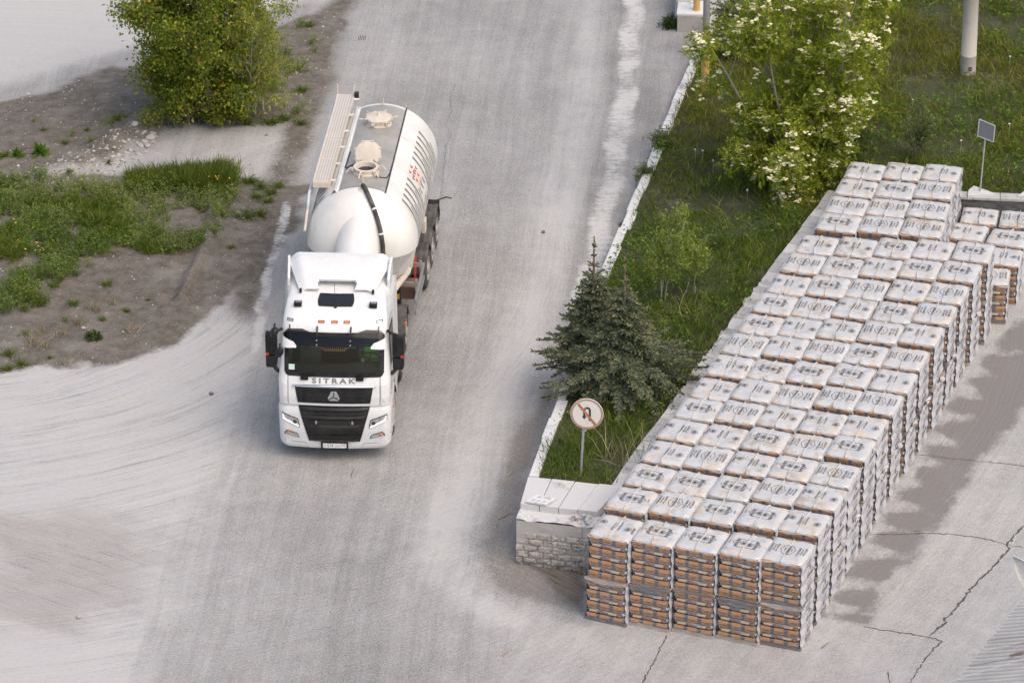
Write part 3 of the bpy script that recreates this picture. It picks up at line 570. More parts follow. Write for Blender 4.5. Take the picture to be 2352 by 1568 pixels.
m_ = MB(); zl = sorted(set([round(v, 4) for v in list(np.linspace(1.41, 2.12, 16)) + list(np.linspace(2.12, 3.0, 23)) + list(np.linspace(3.0, 3.6, 26))])); RG = [ring(z) for z in zl]; n = len(RG[0])
V = [p for r_ in RG for p in r_]; F = []
for i in range(len(zl) - 1):
    for j in range(n):
        q = (i * n + j, i * n + (j + 1) % n, (i + 1) * n + (j + 1) % n, (i + 1) * n + j); c_ = sum((V[t] for t in q), Vector()) / 4
        if 2.13 < c_.z < 2.97 and abs(c_.x) < 1.04 and c_.y < 0.6: continue                          # windscreen opening
        F.append(q)
F.append(tuple((len(zl) - 1) * n + j for j in range(n))); F.append(tuple(range(n - 1, -1, -1)))
m_.add(V, F); m_.build('cab', M['white'], TR, smooth=True, auto=rad(32))
def patch(x0, x1, zlo, zhi, off, th, nx_=24, nz_=8, Sf=S):
    """panel following the cab front between two curves, raised by off, sides going back by th"""
    xs = np.linspace(x0, x1, nx_); P = [[Sf(x, zlo(x) + (zhi(x) - zlo(x)) * j / (nz_ - 1), off) for x in xs] for j in range(nz_)]
    m_ = MB(); m_.grid(P); bk = lambda L: [p + Vector((0, th, 0)) for p in L]
    for e in (P[0], P[-1], [r_[0] for r_ in P], [r_[-1] for r_ in P]): m_.grid([e, bk(e)])
    return m_
cst = lambda v: (lambda x: v)
def rr_(zl_, zh_, xa, xb, r):
    """rounded-corner limits"""
    def e(x): d = min(x - xa, xb - x); return 0 if d >= r else r - math.sqrt(max(0, r * r - (r - d) ** 2))
    return (lambda x: zl_ + e(x)), (lambda x: zh_ - e(x))
# windscreen: black border, glass, wipers
a_, b_ = rr_(2.055, 3.02, -1.10, 1.10, 0.12)
P_o = []; xs = np.linspace(-1.10, 1.10, 60)
m_ = MB()
for zlo, zhi in ((lambda x: a_(x), lambda x: max(a_(x) + 0.01, 2.145)), (lambda x: min(b_(x) - 0.01, 2.955), lambda x: b_(x))):
    m_.grid([[S(x, zlo(x) + (zhi(x) - zlo(x)) * j / 4, 0.006) for x in xs] for j in range(5)])
for sx in (-1, 1): m_.grid([[S(sx * x, z, 0.0055) for z in np.linspace(2.14, 2.96, 16)] for x in (1.005, 1.03, 1.055, 1.08, 1.10)])
WS = m_.build('windscreen', M['black'], TR, smooth=True)
m_ = MB(); m_.grid([[S(x, z, 0.003) for x in np.linspace(-1.05, 1.05, 40)] for z in np.linspace(2.12, 2.98, 16)]); m_.build('glass', M['glass'], WS, smooth=True)
for x0, x1 in ((-0.62, -0.08), (0.60, 0.98)):
    wp = MB().box(S(x0 - 0.03, 2.05, 0.035), (0.17, 0.06, 0.10)); wp.tube([S(x0 - 0.03, 2.07, 0.05), S(x0 + 0.15, 2.10, 0.045), S(x1 - 0.25, 2.125, 0.04)], 0.014, 6); wp.tube([S(x0 - 0.45, 2.15, 0.03), S(x0, 2.155, 0.03), S(x1 - 0.05, 2.15, 0.03)], 0.013, 6); wp.build('wiper', M['black'], TR)
MB().grid([[S(x, z, 0.009) for x in np.linspace(-1.0, -0.87, 4)] for z in np.linspace(2.19, 2.31, 4)]).build('permit_sticker', M['sticker'], WS)
# smoked sun visor with white corner plates and brackets
up_ = lambda x: float(np.interp(abs(x), [0, 0.34, 0.5, 0.70, 1.02, 1.12], [3.005, 3.01, 3.06, 3.115, 3.10, 3.0])); lo_ = lambda x: float(np.interp(abs(x), [0, 0.8, 1.02, 1.12], [2.80, 2.80, 2.86, 2.93]))
SV = lambda x, z, o: S(x, z, o + 0.02 + 0.20 * (3.15 - z))
vz = patch(-1.12, 1.12, lo_, up_, 0.10, 0.012, 60, 8, SV).build('sun_visor', M['visor'], TR, smooth=True, auto=rad(40))
for sx in (-1, 1):
    A_ = lambda x: float(np.interp(abs(x), [0.82, 1.12], [2.76, 2.74])); B_ = lambda x: float(np.interp(abs(x), [0.82, 0.88, 1.12], [2.80, 2.87, 2.95]))
    patch(min(sx * 0.82, sx * 1.13), max(sx * 0.82, sx * 1.13), A_, B_, 0.115, 0.012, 10, 5, SV).build('corner_plate', M['white'], vz)
    for xx in (0.37, 0.98):
        b_k = MB().tube([S(sx * xx, 3.10, 0.01), S(sx * xx, 3.15, 0.07), SV(sx * xx, 3.05, 0.105), SV(sx * xx, 3.0 if xx < 0.5 else 3.07, 0.11)], 0.018 if xx < 0.5 else 0.012, 6); b_k.build('bracket', M['black'], vz)
    for zz_ in (2.84, 2.93): MB().lathe([(0, 0.02), (0.01, 0.018), (0.012, 0.001)], SV(sx * 0.37, zz_, 0.113), (0, -1, 0), 10).build('bolt', M['chrome'], vz)
# marker lamps, roof lamps, roof window
for x, mt in ((-0.29, 'orange'), (0.0, 'orange'), (0.27, 'orange'), (-0.98, 'lens'), (0.99, 'lens')):
    lm = patch(x - 0.07, x + 0.07, cst(3.185), cst(3.225), 0.014, 0.02, 5, 3).build('marker_lamp', M['black'], TR); patch(x - 0.055, x + 0.055, cst(3.192), cst(3.218), 0.022, 0.01, 5, 3).build('lens', M[mt], lm)
for sx in (-1, 1):
    lm = MB().box(S(sx * 0.83, 3.43, 0.05) + Vector((0, 0, 0.02)), (0.17, 0.14, 0.09)).build('roof_lamp', M['black'], TR, bevel=0.01); MB().box(S(sx * 0.83, 3.43, 0.05) + Vector((0.01, 0.02, 0.068)), (0.12, 0.09, 0.006)).build('lamp_top', M['silver'], lm)
ra, rb = rr_(3.425, 3.535, -0.40, 0.40, 0.045)
rw = patch(-0.40, 0.40, ra, rb, 0.03, 0.04, 40, 8).build('roof_window', M['black'], TR, smooth=True, auto=rad(40))
ra2, rb2 = rr_(3.44, 3.522, -0.36, 0.36, 0.035); patch(-0.36, 0.36, ra2, rb2, 0.036, 0.01, 30, 6).build('pane', plain('dark_pane', (0.02, 0.02, 0.026), 0.08, var=0.05), rw, smooth=True)
MB().tube([S(0, 3.41, 0.02), S(0, 3.45, 0.25) + Vector((0, 0, 0.25)), S(0, 3.45, 0.3) + Vector((0, 0.05, 0.62))], [0.012, 0.006, 0.004], 6).build('antenna', M['black'], TR)
MB().lathe([(0, 0.035), (0.03, 0.03), (0.05, 0.012)], S(0, 3.41, 0.0), (0, -0.4, 1), 12).build('antenna_base', M['black'], TR)
# roof air deflector
def D_(u, v):
    h = 0.80 + 0.36 * v ** 0.8; x = h * u; a = abs(u); y = 1.30 + 1.12 * v + 0.05 * a * a; z = 3.615 + 0.335 * math.sin(v * math.pi / 2) ** 0.9 + 0.02 * (1 - a * a)
    z -= 0.20 * max(0, (a - 0.80) / 0.20) ** 1.6 * (0.35 + 0.65 * v) ; y -= 0.05 * max(0, (a - 0.8) / 0.2) ** 2
    return Vector((x, y, z))
nu, nv = 48, 20; bm = bmesh.new(); vv = [[bm.verts.new(D_(-1 + 2 * i / nu, j / nv)) for i in range(nu + 1)] for j in range(nv + 1)]
for j in range(nv):
    for i in range(nu):
        c_ = (vv[j][i].co + vv[j + 1][i + 1].co) / 2
        if abs(c_.x) < 0.42 and j < 4: continue
        bm.faces.new((vv[j][i], vv[j][i + 1], vv[j + 1][i + 1], vv[j + 1][i]))
for vtx in [x_ for x_ in bm.verts if not x_.link_faces]: bm.verts.remove(vtx)
bmesh.ops.recalc_face_normals(bm, faces=bm.faces); r_ = bmesh.ops.solidify(bm, geom=bm.faces[:], thickness=0.055); me = bpy.data.meshes.new('air_deflector'); bm.to_mesh(me); bm.free(); me.materials.append(M['white']); me.shade_smooth(); me.set_sharp_from_angle(angle=rad(35)); df_ = link('air_deflector', me, TR)
for sx in (-1, 1):
    MB().box((sx * 0.80, 1.30, 3.585), (0.05, 0.06, 0.09)).build('hinge', M['black'], df_)
    m_ = MB().prism([(sx * 1.17, 2.30, 3.30), (sx * 1.17, 2.36, 3.93), (sx * 1.15, 2.10, 3.86), (sx * 1.13, 1.75, 3.66), (sx * 1.14, 1.75, 3.45)], (-sx * 0.06, 0, 0)); m_.build('side_fin', M['white'], df_, bevel=0.02)
    m_ = MB().prism([(sx * 1.245, 2.28, 1.6), (sx * 1.245, 2.62, 1.6), (sx * 1.225, 2.62, 3.35), (sx * 1.18, 2.28, 3.50)], (-sx * 0.05, 0, 0)); m_.build('side_extender', M['white'], TR, bevel=0.015)
# bonnet: word, chrome bar, upper grille and emblem
V, F = text2d('SITRAK', 0.112, 0.035, 1.45); wd = V[:, 0].max() - V[:, 0].min(); V = V * [0.97 / wd, 1]
m_ = MB(); m_.add([S(x, 1.985 + z, 0.008) for x, z in V], F); m_.build('lettering', M['grey'], TR)
m_ = MB(); L_ = [S(x, 1.885 - 0.02 * (x / 0.92) ** 2, 0.045 - 0.02 * abs(x / 0.92) ** 3) for x in np.linspace(-0.92, 0.92, 40)]; m_.tube(L_, [0.012 + 0.026 * math.sin(math.pi * i / 39) ** 0.35 for i in range(40)], 10); m_.build('chrome_bar', M['chrome'], TR, smooth=True)
Sx = lambda x, z, o: S(x, z, o)
gt = lambda z: 0.80 + (z - 1.47) / 0.37 * 0.06
def trap(x0b, x0t, zb, zt, off, th, nx_=30, nz_=10, Sf=S):
    m_ = MB(); P = [[Sf(x, zb + (zt - zb) * j / (nz_ - 1), off) for x in np.linspace(-1, 1, nx_) * (x0b + (x0t - x0b) * j / (nz_ - 1))] for j in range(nz_)]; m_.grid(P); bk = lambda L: [p + Vector((0, th, 0)) for p in L]
    for e in (P[0], P[-1], [r_[0] for r_ in P], [r_[-1] for r_ in P]): m_.grid([e, bk(e)])
    return m_
ug = trap(0.80, 0.865, 1.475, 1.855, 0.012, 0.03).build('upper_grille', M['black'], TR)
for z in (1.56, 1.66, 1.76): MB().tube([S(x, z, 0.020) for x in np.linspace(-0.68, 0.68, 16)], 0.012, 6).build('slat', M['black'], ug, smooth=True)
em = MB(); hexa = lambda s: [(-0.055 * s, 0.115 * s), (0.055 * s, 0.115 * s), (0.135 * s, -0.04 * s), (0.09 * s, -0.10 * s), (-0.09 * s, -0.10 * s), (-0.135 * s, -0.04 * s)]
em.prism([S(x, 1.655 + z, 0.02) for x, z in hexa(1.0)], (0, -0.02, 0)); eo = em.build('emblem', M['chrome'], TR, bevel=0.004)
m_ = MB(); h_ = hexa(0.86); c0_ = (0, -0.012)
for i, j, k_ in ((5, 0, None), (1, 2, None), (3, 4, None)):
    tri = [h_[i], h_[j], (c0_[0] + 0.0, c0_[1])]; g_ = np.mean(tri, 0); tri = [tuple(g_ + (np.array(t) - g_) * 0.86) for t in tri]; m_.prism([S(x, 1.655 + z, 0.041) for x, z in tri], (0, -0.006, 0))
m_.build('emblem_field', M['silver'], eo)
m_ = MB(); 
for i, j in ((0, 1), (2, 3), (4, 5)):
    p_ = (np.array(h_[i]) + np.array(h_[j])) / 2; m_.strip([S(p_[0], 1.655 + p_[1], 0.0415), S(c0_[0], 1.655 + c0_[1], 0.0415)], 0.02, (0, -1, 0))
m_.build('emblem_star', M['black'], eo)
for sx in (-1, 1):
    m_ = MB(); m_.strip([S(sx * 1.015, z, 0.003) for z in np.linspace(1.42, 2.06, 14)], 0.012, (0, -1, 0)); m_.build('panel_seam', M['black'], TR)
    A_ = lambda x: float(np.interp(abs(x), [1.03, 1.06, 1.14], [1.66, 1.56, 1.50])); B_ = lambda x: float(np.interp(abs(x), [1.03, 1.14], [1.87, 1.90]))
    patch(min(sx * 1.035, sx * 1.135), max(sx * 1.035, sx * 1.135), A_, B_, 0.016, 0.03, 6, 6).build('corner_vane', M['white'], TR, bevel=0.006)
# bumper with lower grille, lamps and number plate
def yb(z): return float(np.interp(z, [0.33, 0.40, 0.8, 1.2, 1.33, 1.40], [0.03, 0.0, -0.045, -0.03, 0.0, 0.05]))
def hb(z): return float(np.interp(z, [0.33, 0.42, 1.25, 1.40], [1.19, 1.235, 1.25, 1.215]))
def SB(x, z, off=0.0):
    h, r = hb(z), 0.24; a = abs(x); y = 0.075 * (min(a, h - r) / (h - r)) ** 2
    if a > h - r: q = min(a - (h - r), r * 0.9999); y += r - math.sqrt(r * r - q * q)
    return Vector((x, yb(z) + y - off, z))
m_ = MB(); zl = list(np.linspace(0.33, 1.395, 30)); RG = []
for z in zl:
    h = hb(z); r = 0.24; R_ = [SB(x, z) for x in [h - r + r * math.sin(t) for t in np.linspace(0, math.pi / 2, 9)[1:]]]; ye = float(np.interp(z, [0.33, 0.6, 1.1, 1.40], [0.80, 0.80, 0.92, 1.05]))
    row = [Vector((-h, ye, z))] + [Vector((-p.x, p.y, z)) for p in R_[::-1]] + [SB(x, z) for x in np.linspace(-(h - r), h - r, 61)] + R_ + [Vector((h, ye, z))]; RG.append(row)
m_.grid(RG); m_.add(RG[-1] , [tuple(range(len(RG[-1])))]); m_.add(RG[0], [tuple(range(len(RG[0]) - 1, -1, -1))]); BU = m_.build('bumper', M['white'], TR, smooth=True, auto=rad(35))
lg = trap(0.565, 0.795, 0.535, 1.39, 0.014, 0.04, 30, 20, SB).build('lower_grille', M['black'], TR)
for z, hgt_, o_ in ((1.33, 0.10, 0.05), (1.13, 0.085, 0.045), (0.83, 0.25, 0.04), (0.565, 0.05, 0.05)):
    w_h = 0.565 + (z - 0.535) / 0.855 * 0.23 - 0.03; m_ = MB(); P = [[SB(x, z + hgt_ / 2 * math.cos(t), 0.014 + o_ * math.sin(t) * (1 - abs(x / w_h) ** 6)) for x in np.linspace(-w_h, w_h, 24)] for t in np.linspace(0, math.pi, 9)]; m_.grid(P).build('grille_bar', M['black'], lg, smooth=True)
mrec = plain('radiator_dark', (0.02, 0.014, 0.01), 0.6, var=0.4, scale=20)
for z, h_, w_h in ((1.02, 0.10, 0.46), (0.625, 0.06, 0.42)): 
    a2, b2 = rr_(z - h_ / 2, z + h_ / 2, -w_h, w_h, 0.03); patch(-w_h, w_h, a2, b2, 0.018, 0.01, 24, 4, SB).build('opening', mrec, lg)
for sx in (-1, 1): MB().cyl(SB(sx * 0.40, 1.06, 0.03), SB(sx * 0.40, 0.99, 0.03), 0.025, 8).build('tow_eye', M['steel'], lg)
for sx in (-1, 1):
    f_ = lambda xs, vs: (lambda x: float(np.interp(abs(x), xs, vs)))
    hl = patch(min(sx * 0.77, sx * 1.165), max(sx * 0.77, sx * 1.165), f_([0.77, 1.165], [0.86, 1.045]), f_([0.77, 0.80, 1.165], [0.95, 1.075, 1.20]), 0.012, 0.03, 14, 6, SB).build('headlight', M['black'], TR)
    patch(min(sx * 0.785, sx * 1.145), max(sx * 0.785, sx * 1.145), f_([0.785, 1.145], [0.885, 1.055]), f_([0.785, 0.81, 1.145], [0.95, 1.06, 1.175]), 0.018, 0.01, 14, 6, SB).build('lens', M['lens'], hl, smooth=True)
    dl = patch(min(sx * 0.785, sx * 1.15), max(sx * 0.785, sx * 1.15), f_([0.785, 1.15], [0.882, 1.05]), f_([0.785, 1.07, 1.10, 1.15], [0.915, 1.055, 1.075, 1.185]), 0.026, 0.01, 20, 4, SB); dl.build('running_light', M['drl'], hl)
    MB().lathe([(0, 0.045), (0.02, 0.042), (0.028, 0.02), (0.03, 0.001)], SB(sx * 0.87, 1.005, 0.018), (0, -1, 0.1), 18).build('projector', M['glassball'] if 'glassball' in M else plain('projector_glass', (0.03, 0.03, 0.035), 0.05), hl, smooth=True)
    MB().box(SB(sx * 0.99, 1.10, 0.02), (0.10, 0.01, 0.05)).build('reflector', M['chrome'], hl)
    fl = patch(min(sx * 0.785, sx * 1.115), max(sx * 0.785, sx * 1.115), f_([0.785, 1.06, 1.115], [0.60, 0.665, 0.665]), f_([0.785, 0.815, 1.06, 1.115], [0.62, 0.70, 0.775, 0.69]), 0.012, 0.03, 14, 5, SB).build('fog_lamp', M['black'], TR)
    patch(min(sx * 0.80, sx * 1.09), max(sx * 0.80, sx * 1.09), f_([0.80, 1.09], [0.615, 0.675]), f_([0.80, 0.82, 1.05, 1.09], [0.63, 0.69, 0.755, 0.70]), 0.018, 0.01, 14, 5, SB).build('lens', M['lens'], fl)
    MB().lathe([(0, 0.03), (0.015, 0.026), (0.02, 0.001)], SB(sx * 1.02, 0.712, 0.018), (0, -1, 0), 14).build('indicator', M['orange'], fl, smooth=True)
    m_ = MB(); m_.strip([SB(sx * x, z, 0.003) for x, z in ((0.60, 0.335), (0.61, 0.43), (0.66, 0.475), (0.9, 0.485), (1.1, 0.50), (1.2, 0.52))], 0.008, (0, -1, 0)); m_.build('seam', M['black'], BU)
pl = MB().box(SB(0, 0.425, 0.02), (0.60, 0.03, 0.18)).build('number_plate', M['black'], TR); pc = SB(0, 0.437, 0.037)
MB().box(pc, (0.52, 0.006, 0.112)).build('plate', M['whiteplate'], pl)
m_ = MB()
for tx, x, h_, z in (('О', -0.215, 0.058, -0.008), ('574', -0.095, 0.074, 0.0), ('ОХ', 0.062, 0.058, -0.008), ('159', 0.195, 0.055, 0.014)):
    V, F = text2d(tx, h_, 0.0); m_.add([pc + Vector((x + a * 0.92, -0.0045, z + b)) for a, b in V], F)
m_.box(pc + Vector((0.125, -0.004, 0)), (0.004, 0.002, 0.108)); m_.box(pc + Vector((-0.255, -0.004, 0)), (0.003, 0.002, 0.108)); m_.build('number', M['ink'], pl)
m_ = MB().box(pc + Vector((0.235, -0.004, -0.042)), (0.03, 0.002, 0.014)); m_.build('flag', M['redprint'], pl)
# sides: door glass, seams, arch, steps, mirrors
def sx_x(sx, y, z, o=0.0):
    h = hw(z); y0 = S(h, z).y; t = (y - y0) / (REAR - y0); return sx * (h + (hwr(z) - h) * float(sst(0, 1, np.array(t))) + o)
for sx in (-1, 1):
    m_ = MB(); ylo, yhi = 0.66, 1.42
    P = [[Vector((sx_x(sx, y, z, 0.008), y, z)) for y in np.linspace(ylo + 0.10 * (z - 2.1), yhi, 12)] for z in np.linspace(2.10, 2.92, 10)]; dg = m_.grid(P).build('door_window', M['black'], TR, smooth=True)
    P = [[Vector((sx_x(sx, y, z, 0.012), y, z)) for y in np.linspace(ylo + 0.07 + 0.10 * (z - 2.1), yhi - 0.06, 10)] for z in np.linspace(2.15, 2.86, 8)]; MB().grid(P).build('pane', M['sideglass'], dg, smooth=True)
    m_ = MB()
    for pl_ in ([(0.52, 1.45), (0.52, 2.0), (0.60, 2.5), (0.72, 3.02), (1.50, 3.04), (1.50, 1.45)],):
        q = [];
        for (y0, z0), (y1, z1) in zip(pl_[:-1], pl_[1:]): q += [Vector((sx_x(sx, y0 + (y1 - y0) * t, z0 + (z1 - z0) * t, 0.004), y0 + (y1 - y0) * t, z0 + (z1 - z0) * t)) for t in np.linspace(0, 1, 10)[:-1]]
        m_.strip(q, 0.016, (sx, 0, 0))
    m_.build('door_seam', M['black'], TR)
    m_ = MB(); m_.box((sx * 1.20, 1.14, 0.88), (0.08, 0.42, 0.9)); m_.build('step_panel', M['white'], TR, bevel=0.02)
    fender(TR, sx * 0.86, sx * 1.24, 1.42, 0.5, 0.62, 10, 170, 'black', 2)
    m_ = MB(); m_.prism([(sx * 1.235, 1.98, 0.55), (sx * 1.235, 2.32, 0.55), (sx * 1.24, 2.32, 1.42), (sx * 1.24, 1.80, 1.42), (sx * 1.24, 1.9, 1.2)], (-sx * 0.05, 0, 0)); m_.build('side_panel', M['white'], TR, bevel=0.015)
    MB().box((sx * 1.262, 0.80, 1.02), (0.02, 0.09, 0.05)).build('side_marker', M['orange'], TR, bevel=0.006)
    wheel(TR, sx * 1.06, 1.42, 0.5, 0.33, sx)
    mr = thing  # mirror group: housing is the part, its pieces are sub-parts
    hx = sx * 1.40; m_ = MB()
    m_.prism([(hx - 0.13, 0.42, 2.42), (hx + 0.13, 0.42, 2.42), (hx + 0.13, 0.42, 2.90), (hx - 0.13, 0.42, 2.95)], (0, 0.20, 0)); mo = m_.build('mirror', M['black'], TR, bevel=0.045, smooth=True, auto=rad(40))
    MB().prism([(hx - 0.125, 0.43, 2.10), (hx + 0.10, 0.43, 2.10), (hx + 0.13, 0.43, 2.20), (hx + 0.13, 0.43, 2.40), (hx - 0.13, 0.43, 2.40)], (0, 0.18, 0)).build('lower_housing', M['black'], mo, bevel=0.04, smooth=True, auto=rad(40))
    MB().box((hx + sx * 0.085, 0.415, 2.45), (0.06, 0.012, 0.06)).build('indicator', M['red'], mo)
    MB().tube([(sx * 1.16, 0.55, 3.02), (sx * 1.24, 0.48, 3.0), (hx, 0.5, 2.93)], 0.035, 8).build('upper_arm', M['black'], mo); MB().tube([(sx * 1.22, 0.52, 1.98), (sx * 1.26, 0.45, 2.02), (hx - sx * 0.04, 0.5, 2.12)], 0.045, 8).build('lower_arm', M['black'], mo)
    if sx < 0:
        for c_, r3 in (((-1.31, 0.28, 3.06), (0.09, 0.11, 0.13)), ((-1.185, 0.10, 2.66), (0.085, 0.06, 0.14))):
            bm = bmesh.new(); bmesh.ops.create_uvsphere(bm, u_segments=20, v_segments=12, radius=1); bmesh.ops.scale(bm, vec=r3, verts=bm.verts); bmesh.ops.rotate(bm, cent=(0, 0, 0), matrix=Matrix.Rotation(rad(25), 3, 'Y'), verts=bm.verts); bmesh.ops.translate(bm, vec=c_, verts=bm.verts); me = bpy.data.meshes.new('close_mirror'); bm.to_mesh(me); bm.free(); me.materials.append(M['black']); me.shade_smooth(); q_ = link('close_mirror', me, TR); MB().tube([c_, (c_[0] - 0.0, c_[1] + 0.18, c_[2] + 0.12)], 0.025, 6).build('arm', M['black'], q_)
# interior: floor, dashboard, back wall, seats, wheel, tassels
m_ = MB().box((0, 1.2, 1.50), (2.2, 2.0, 0.06)); m_.box((0, 2.2, 2.3), (2.2, 0.05, 1.6)); m_.build('cab_interior', M['dark'], TR)
m_ = MB(); P = [[(x, y, z + 0.06 * math.exp(-((x - 0.65) / 0.3) ** 2) * (1 if i > 1 else 0)) for x in np.linspace(-1.08, 1.08, 30)] for i, (y, z) in enumerate(((0.30, 2.06), (0.45, 2.10), (0.62, 2.12), (0.76, 2.09), (0.82, 1.95), (0.82, 1.55)))]; m_.grid(P).build('dashboard', M['dash'], TR, smooth=True)
for xx in (-0.62, 0.79):
    s_ = MB().box((xx, 1.15, 1.78), (0.5, 0.5, 0.16)); s_.box((xx, 1.45, 2.22), (0.48, 0.14, 0.8)); s_.box((xx, 1.47, 2.72), (0.28, 0.1, 0.2)); s_.build('seat', M['cloth'], TR, bevel=0.04)
MB().box((0.05, 1.95, 2.22), (0.62, 0.1, 0.05)).build('bunk_rail', M['steel'], TR)
m_ = MB(); c_ = Vector((0.76, 0.74, 2.14)); ax = Vector((0, 0.62, -0.78)); u_ = Vector((1, 0, 0)); v_ = ax.cross(u_); m_.tube([c_ + (u_ * math.cos(t) + v_ * math.sin(t)) * 0.22 for t in np.linspace(0, 2 * math.pi, 33)[:-1]], 0.018, 8, closed=True)
for t in (0.4, 2.7, 4.7): m_.tube([c_ + ax * 0.03, c_ + (u_ * math.cos(t) + v_ * math.sin(t)) * 0.22], 0.018, 6)
m_.tube([c_, c_ + ax * 0.35], 0.03, 8); m_.build('steering_wheel', M['dash'], TR, smooth=True)
tz = lambda x: 2.755 - (0.075 * float(sst(0.34, 0.20, np.array(abs(x))))); tas = MB(); xs_ = [x for x in np.arange(-1.0, 1.01, 0.042) if abs(x) < 0.5 or abs(x) > 0.80]
for x in xs_: p = S(x, tz(x), -0.05); tas.lathe([(0, 0.004), (0.03, 0.008), (0.06, 0.017), (0.085, 0.015), (0.09, 0.001)], p, (0, 0, -1), 6)
band = MB(); band.strip([S(x, tz(x) + 0.012, -0.05) for x in np.linspace(-1.02, 1.02, 70)], 0.03, (0, -1, 0)); bo = band.build('tassel_band', plain('red_velvet', (0.14, 0.03, 0.02), 0.8), TR); tas.build('tassel_fringe', M['yellow'], bo)
# chassis behind the cab
for sx in (-1, 1): MB().box((sx * 0.40, 4.0, 0.86), (0.09, 6.2, 0.27)).build('chassis_rail', M['dark'], TR)
m_ = MB().box((0, 2.75, 1.5), (1.9, 0.3, 1.1)); m_.cyl((0.6, 2.95, 1.0), (0.6, 2.95, 2.6), 0.09, 12); m_.build('rear_equipment', M['dark'], TR, bevel=0.02)
for sx in (-1, 1):
    MB().lathe([(0, 0.001), (0, 0.28), (0.02, 0.30), (0.95, 0.30), (0.97, 0.28), (0.97, 0.001)], (sx * 0.92, 2.45, 0.72), (0, 1, 0), 26).build('fuel_tank', M['steel'], TR, smooth=True, auto=rad(40))
    for y in (4.02, 5.38):
        wheel(TR, sx * 1.08, y, 0.5, 0.30, sx); wheel(TR, sx * 0.76, y, 0.5, 0.30, sx); fender(TR, sx * 0.60, sx * 1.26, y, 0.52, 0.60, 15, 165, 'fender', 2)
    MB().box((sx * 0.93, 6.02, 0.55), (0.6, 0.02, 0.6)).build('mudflap', M['rubber'], TR)
    MB().box((sx * 1.27, 4.75, 1.02), (0.03, 0.10, 0.07)).build('side_marker', M['orange'], TR)
m_ = MB().cyl((0, 4.75, 1.0), (0, 4.75, 1.10), 0.5, 24); m_.build('fifth_wheel', M['dark'], TR)
MB().tube([(0.95, 2.75, 1.9), (1.15, 3.0, 1.45), (1.22, 3.2, 1.2), (1.10, 3.5, 1.1)], 0.022, 8).build('air_hose', plain('blue_hose', (0.25, 0.38, 0.42), 0.5), TR, smooth=True)

# driver, seated, hands on the wheel
DY = -0.22
PR = thing('person', 'driver in a bright green hi-vis vest behind the windscreen of the white truck', 'person', (TR.location.x - 0.0, TR.location.y - 0.2, 0), TR.rotation_euler.z)
J = [(0.79, 1.42, 1.90), (0.79, 1.44, 2.10), (0.79, 1.43, 2.30), (0.79, 1.40, 2.48), (0.79, 1.37, 2.56), (0.79, 1.35, 2.66), (0.79, 1.34, 2.76)]
Rd = [0.15, 0.145, 0.165, 0.13, 0.062, 0.085, 0.095]
E = [(i, i + 1) for i in range(6)]
def limb(start, pts, rs):
    p = start
    for q, r in zip(pts, rs): J.append(q); Rd.append(r); E.append((p, len(J) - 1)); p = len(J) - 1
    return p
hands = []
for sx in (-1, 1):
    x = 0.79; e_ = limb(3, [(x + sx * 0.19, 1.40, 2.44), (x + sx * 0.30, 1.26, 2.22), (x + sx * 0.25, 1.05, 2.17), (x + sx * 0.235, 0.98, 2.17), (x + sx * 0.225, 0.935, 2.175)], [0.07, 0.048, 0.036, 0.028, 0.034]); hands.append((e_, sx))
    limb(0, [(x + sx * 0.10, 1.36, 1.90), (x + sx * 0.16, 0.98, 1.93), (x + sx * 0.15, 0.85, 1.62)], [0.10, 0.075, 0.05])
for h, sx in hands:
    b = J[h]
    for f in range(4): a = (f - 1.5) * 0.022; limb(h, [(b[0] - sx * 0.01, b[1] - 0.02 + a * 0.5, b[2] + 0.02 + a), (b[0] - sx * 0.03, b[1] - 0.05 + a * 0.5, b[2] + 0.025 + a), (b[0] - sx * 0.05, b[1] - 0.04 + a * 0.5, b[2] - 0.005 + a)], [0.011, 0.009, 0.008])
    limb(h, [(b[0] - sx * 0.03, b[1] + 0.01, b[2] + 0.03), (b[0] - sx * 0.055, b[1] - 0.01, b[2] + 0.03)], [0.012, 0.01])
me = bpy.data.meshes.new('body'); me.from_pydata(J, E, []); bo = bpy.data.objects.new('tmp_body', me); COL.objects.link(bo); md = bo.modifiers.new('s', 'SKIN')
for i, r in enumerate(Rd): me.skin_vertices[0].data[i].radius = (r, r); 
me.skin_vertices[0].data[0].use_root = True; bo.modifiers.new('u', 'SUBSURF').levels = 1
dg = bpy.context.evaluated_depsgraph_get(); me2 = bpy.data.meshes.new_from_object(bo.evaluated_get(dg)); bpy.data.objects.remove(bo)
me2.materials.clear()
for q in ('skin', 'cloth'): me2.materials.append(M[q])
for p in me2.polygons: c_ = p.center; p.material_index = 0 if (c_.z > 2.53 or (c_.y < 1.0 and c_.z > 2.05)) else 1
me2.shade_smooth(); link('body', me2, PR)
vb = MB(); P = []
for z, rx, ry in ((1.93, 0.225, 0.19), (2.10, 0.23, 0.19), (2.30, 0.25, 0.20), (2.44, 0.21, 0.16), (2.505, 0.10, 0.10)): P.append([(0.79 + rx * math.cos(t), 1.43 - 0.03 * (z > 2.4) + ry * math.sin(t), z) for t in np.linspace(0, 2 * math.pi, 25)])
vo = vb.grid(P).build('hi_vis_vest', M['hivis'], PR, smooth=True); 
for z in (2.06, 2.2): MB().tube([(0.79 + 0.235 * math.cos(t), 1.43 + 0.198 * math.sin(t), z) for t in np.linspace(0, 2 * math.pi, 25)[:-1]], 0.018, 6, closed=True).build('reflective_band', M['silver'], vo)
MB().strip([(0.95, 1.27, 2.46), (0.85, 1.245, 2.25), (0.69, 1.25, 2.0)], 0.05, (0, -1, 0.2)).build('seat_belt', M['ink'], PR)
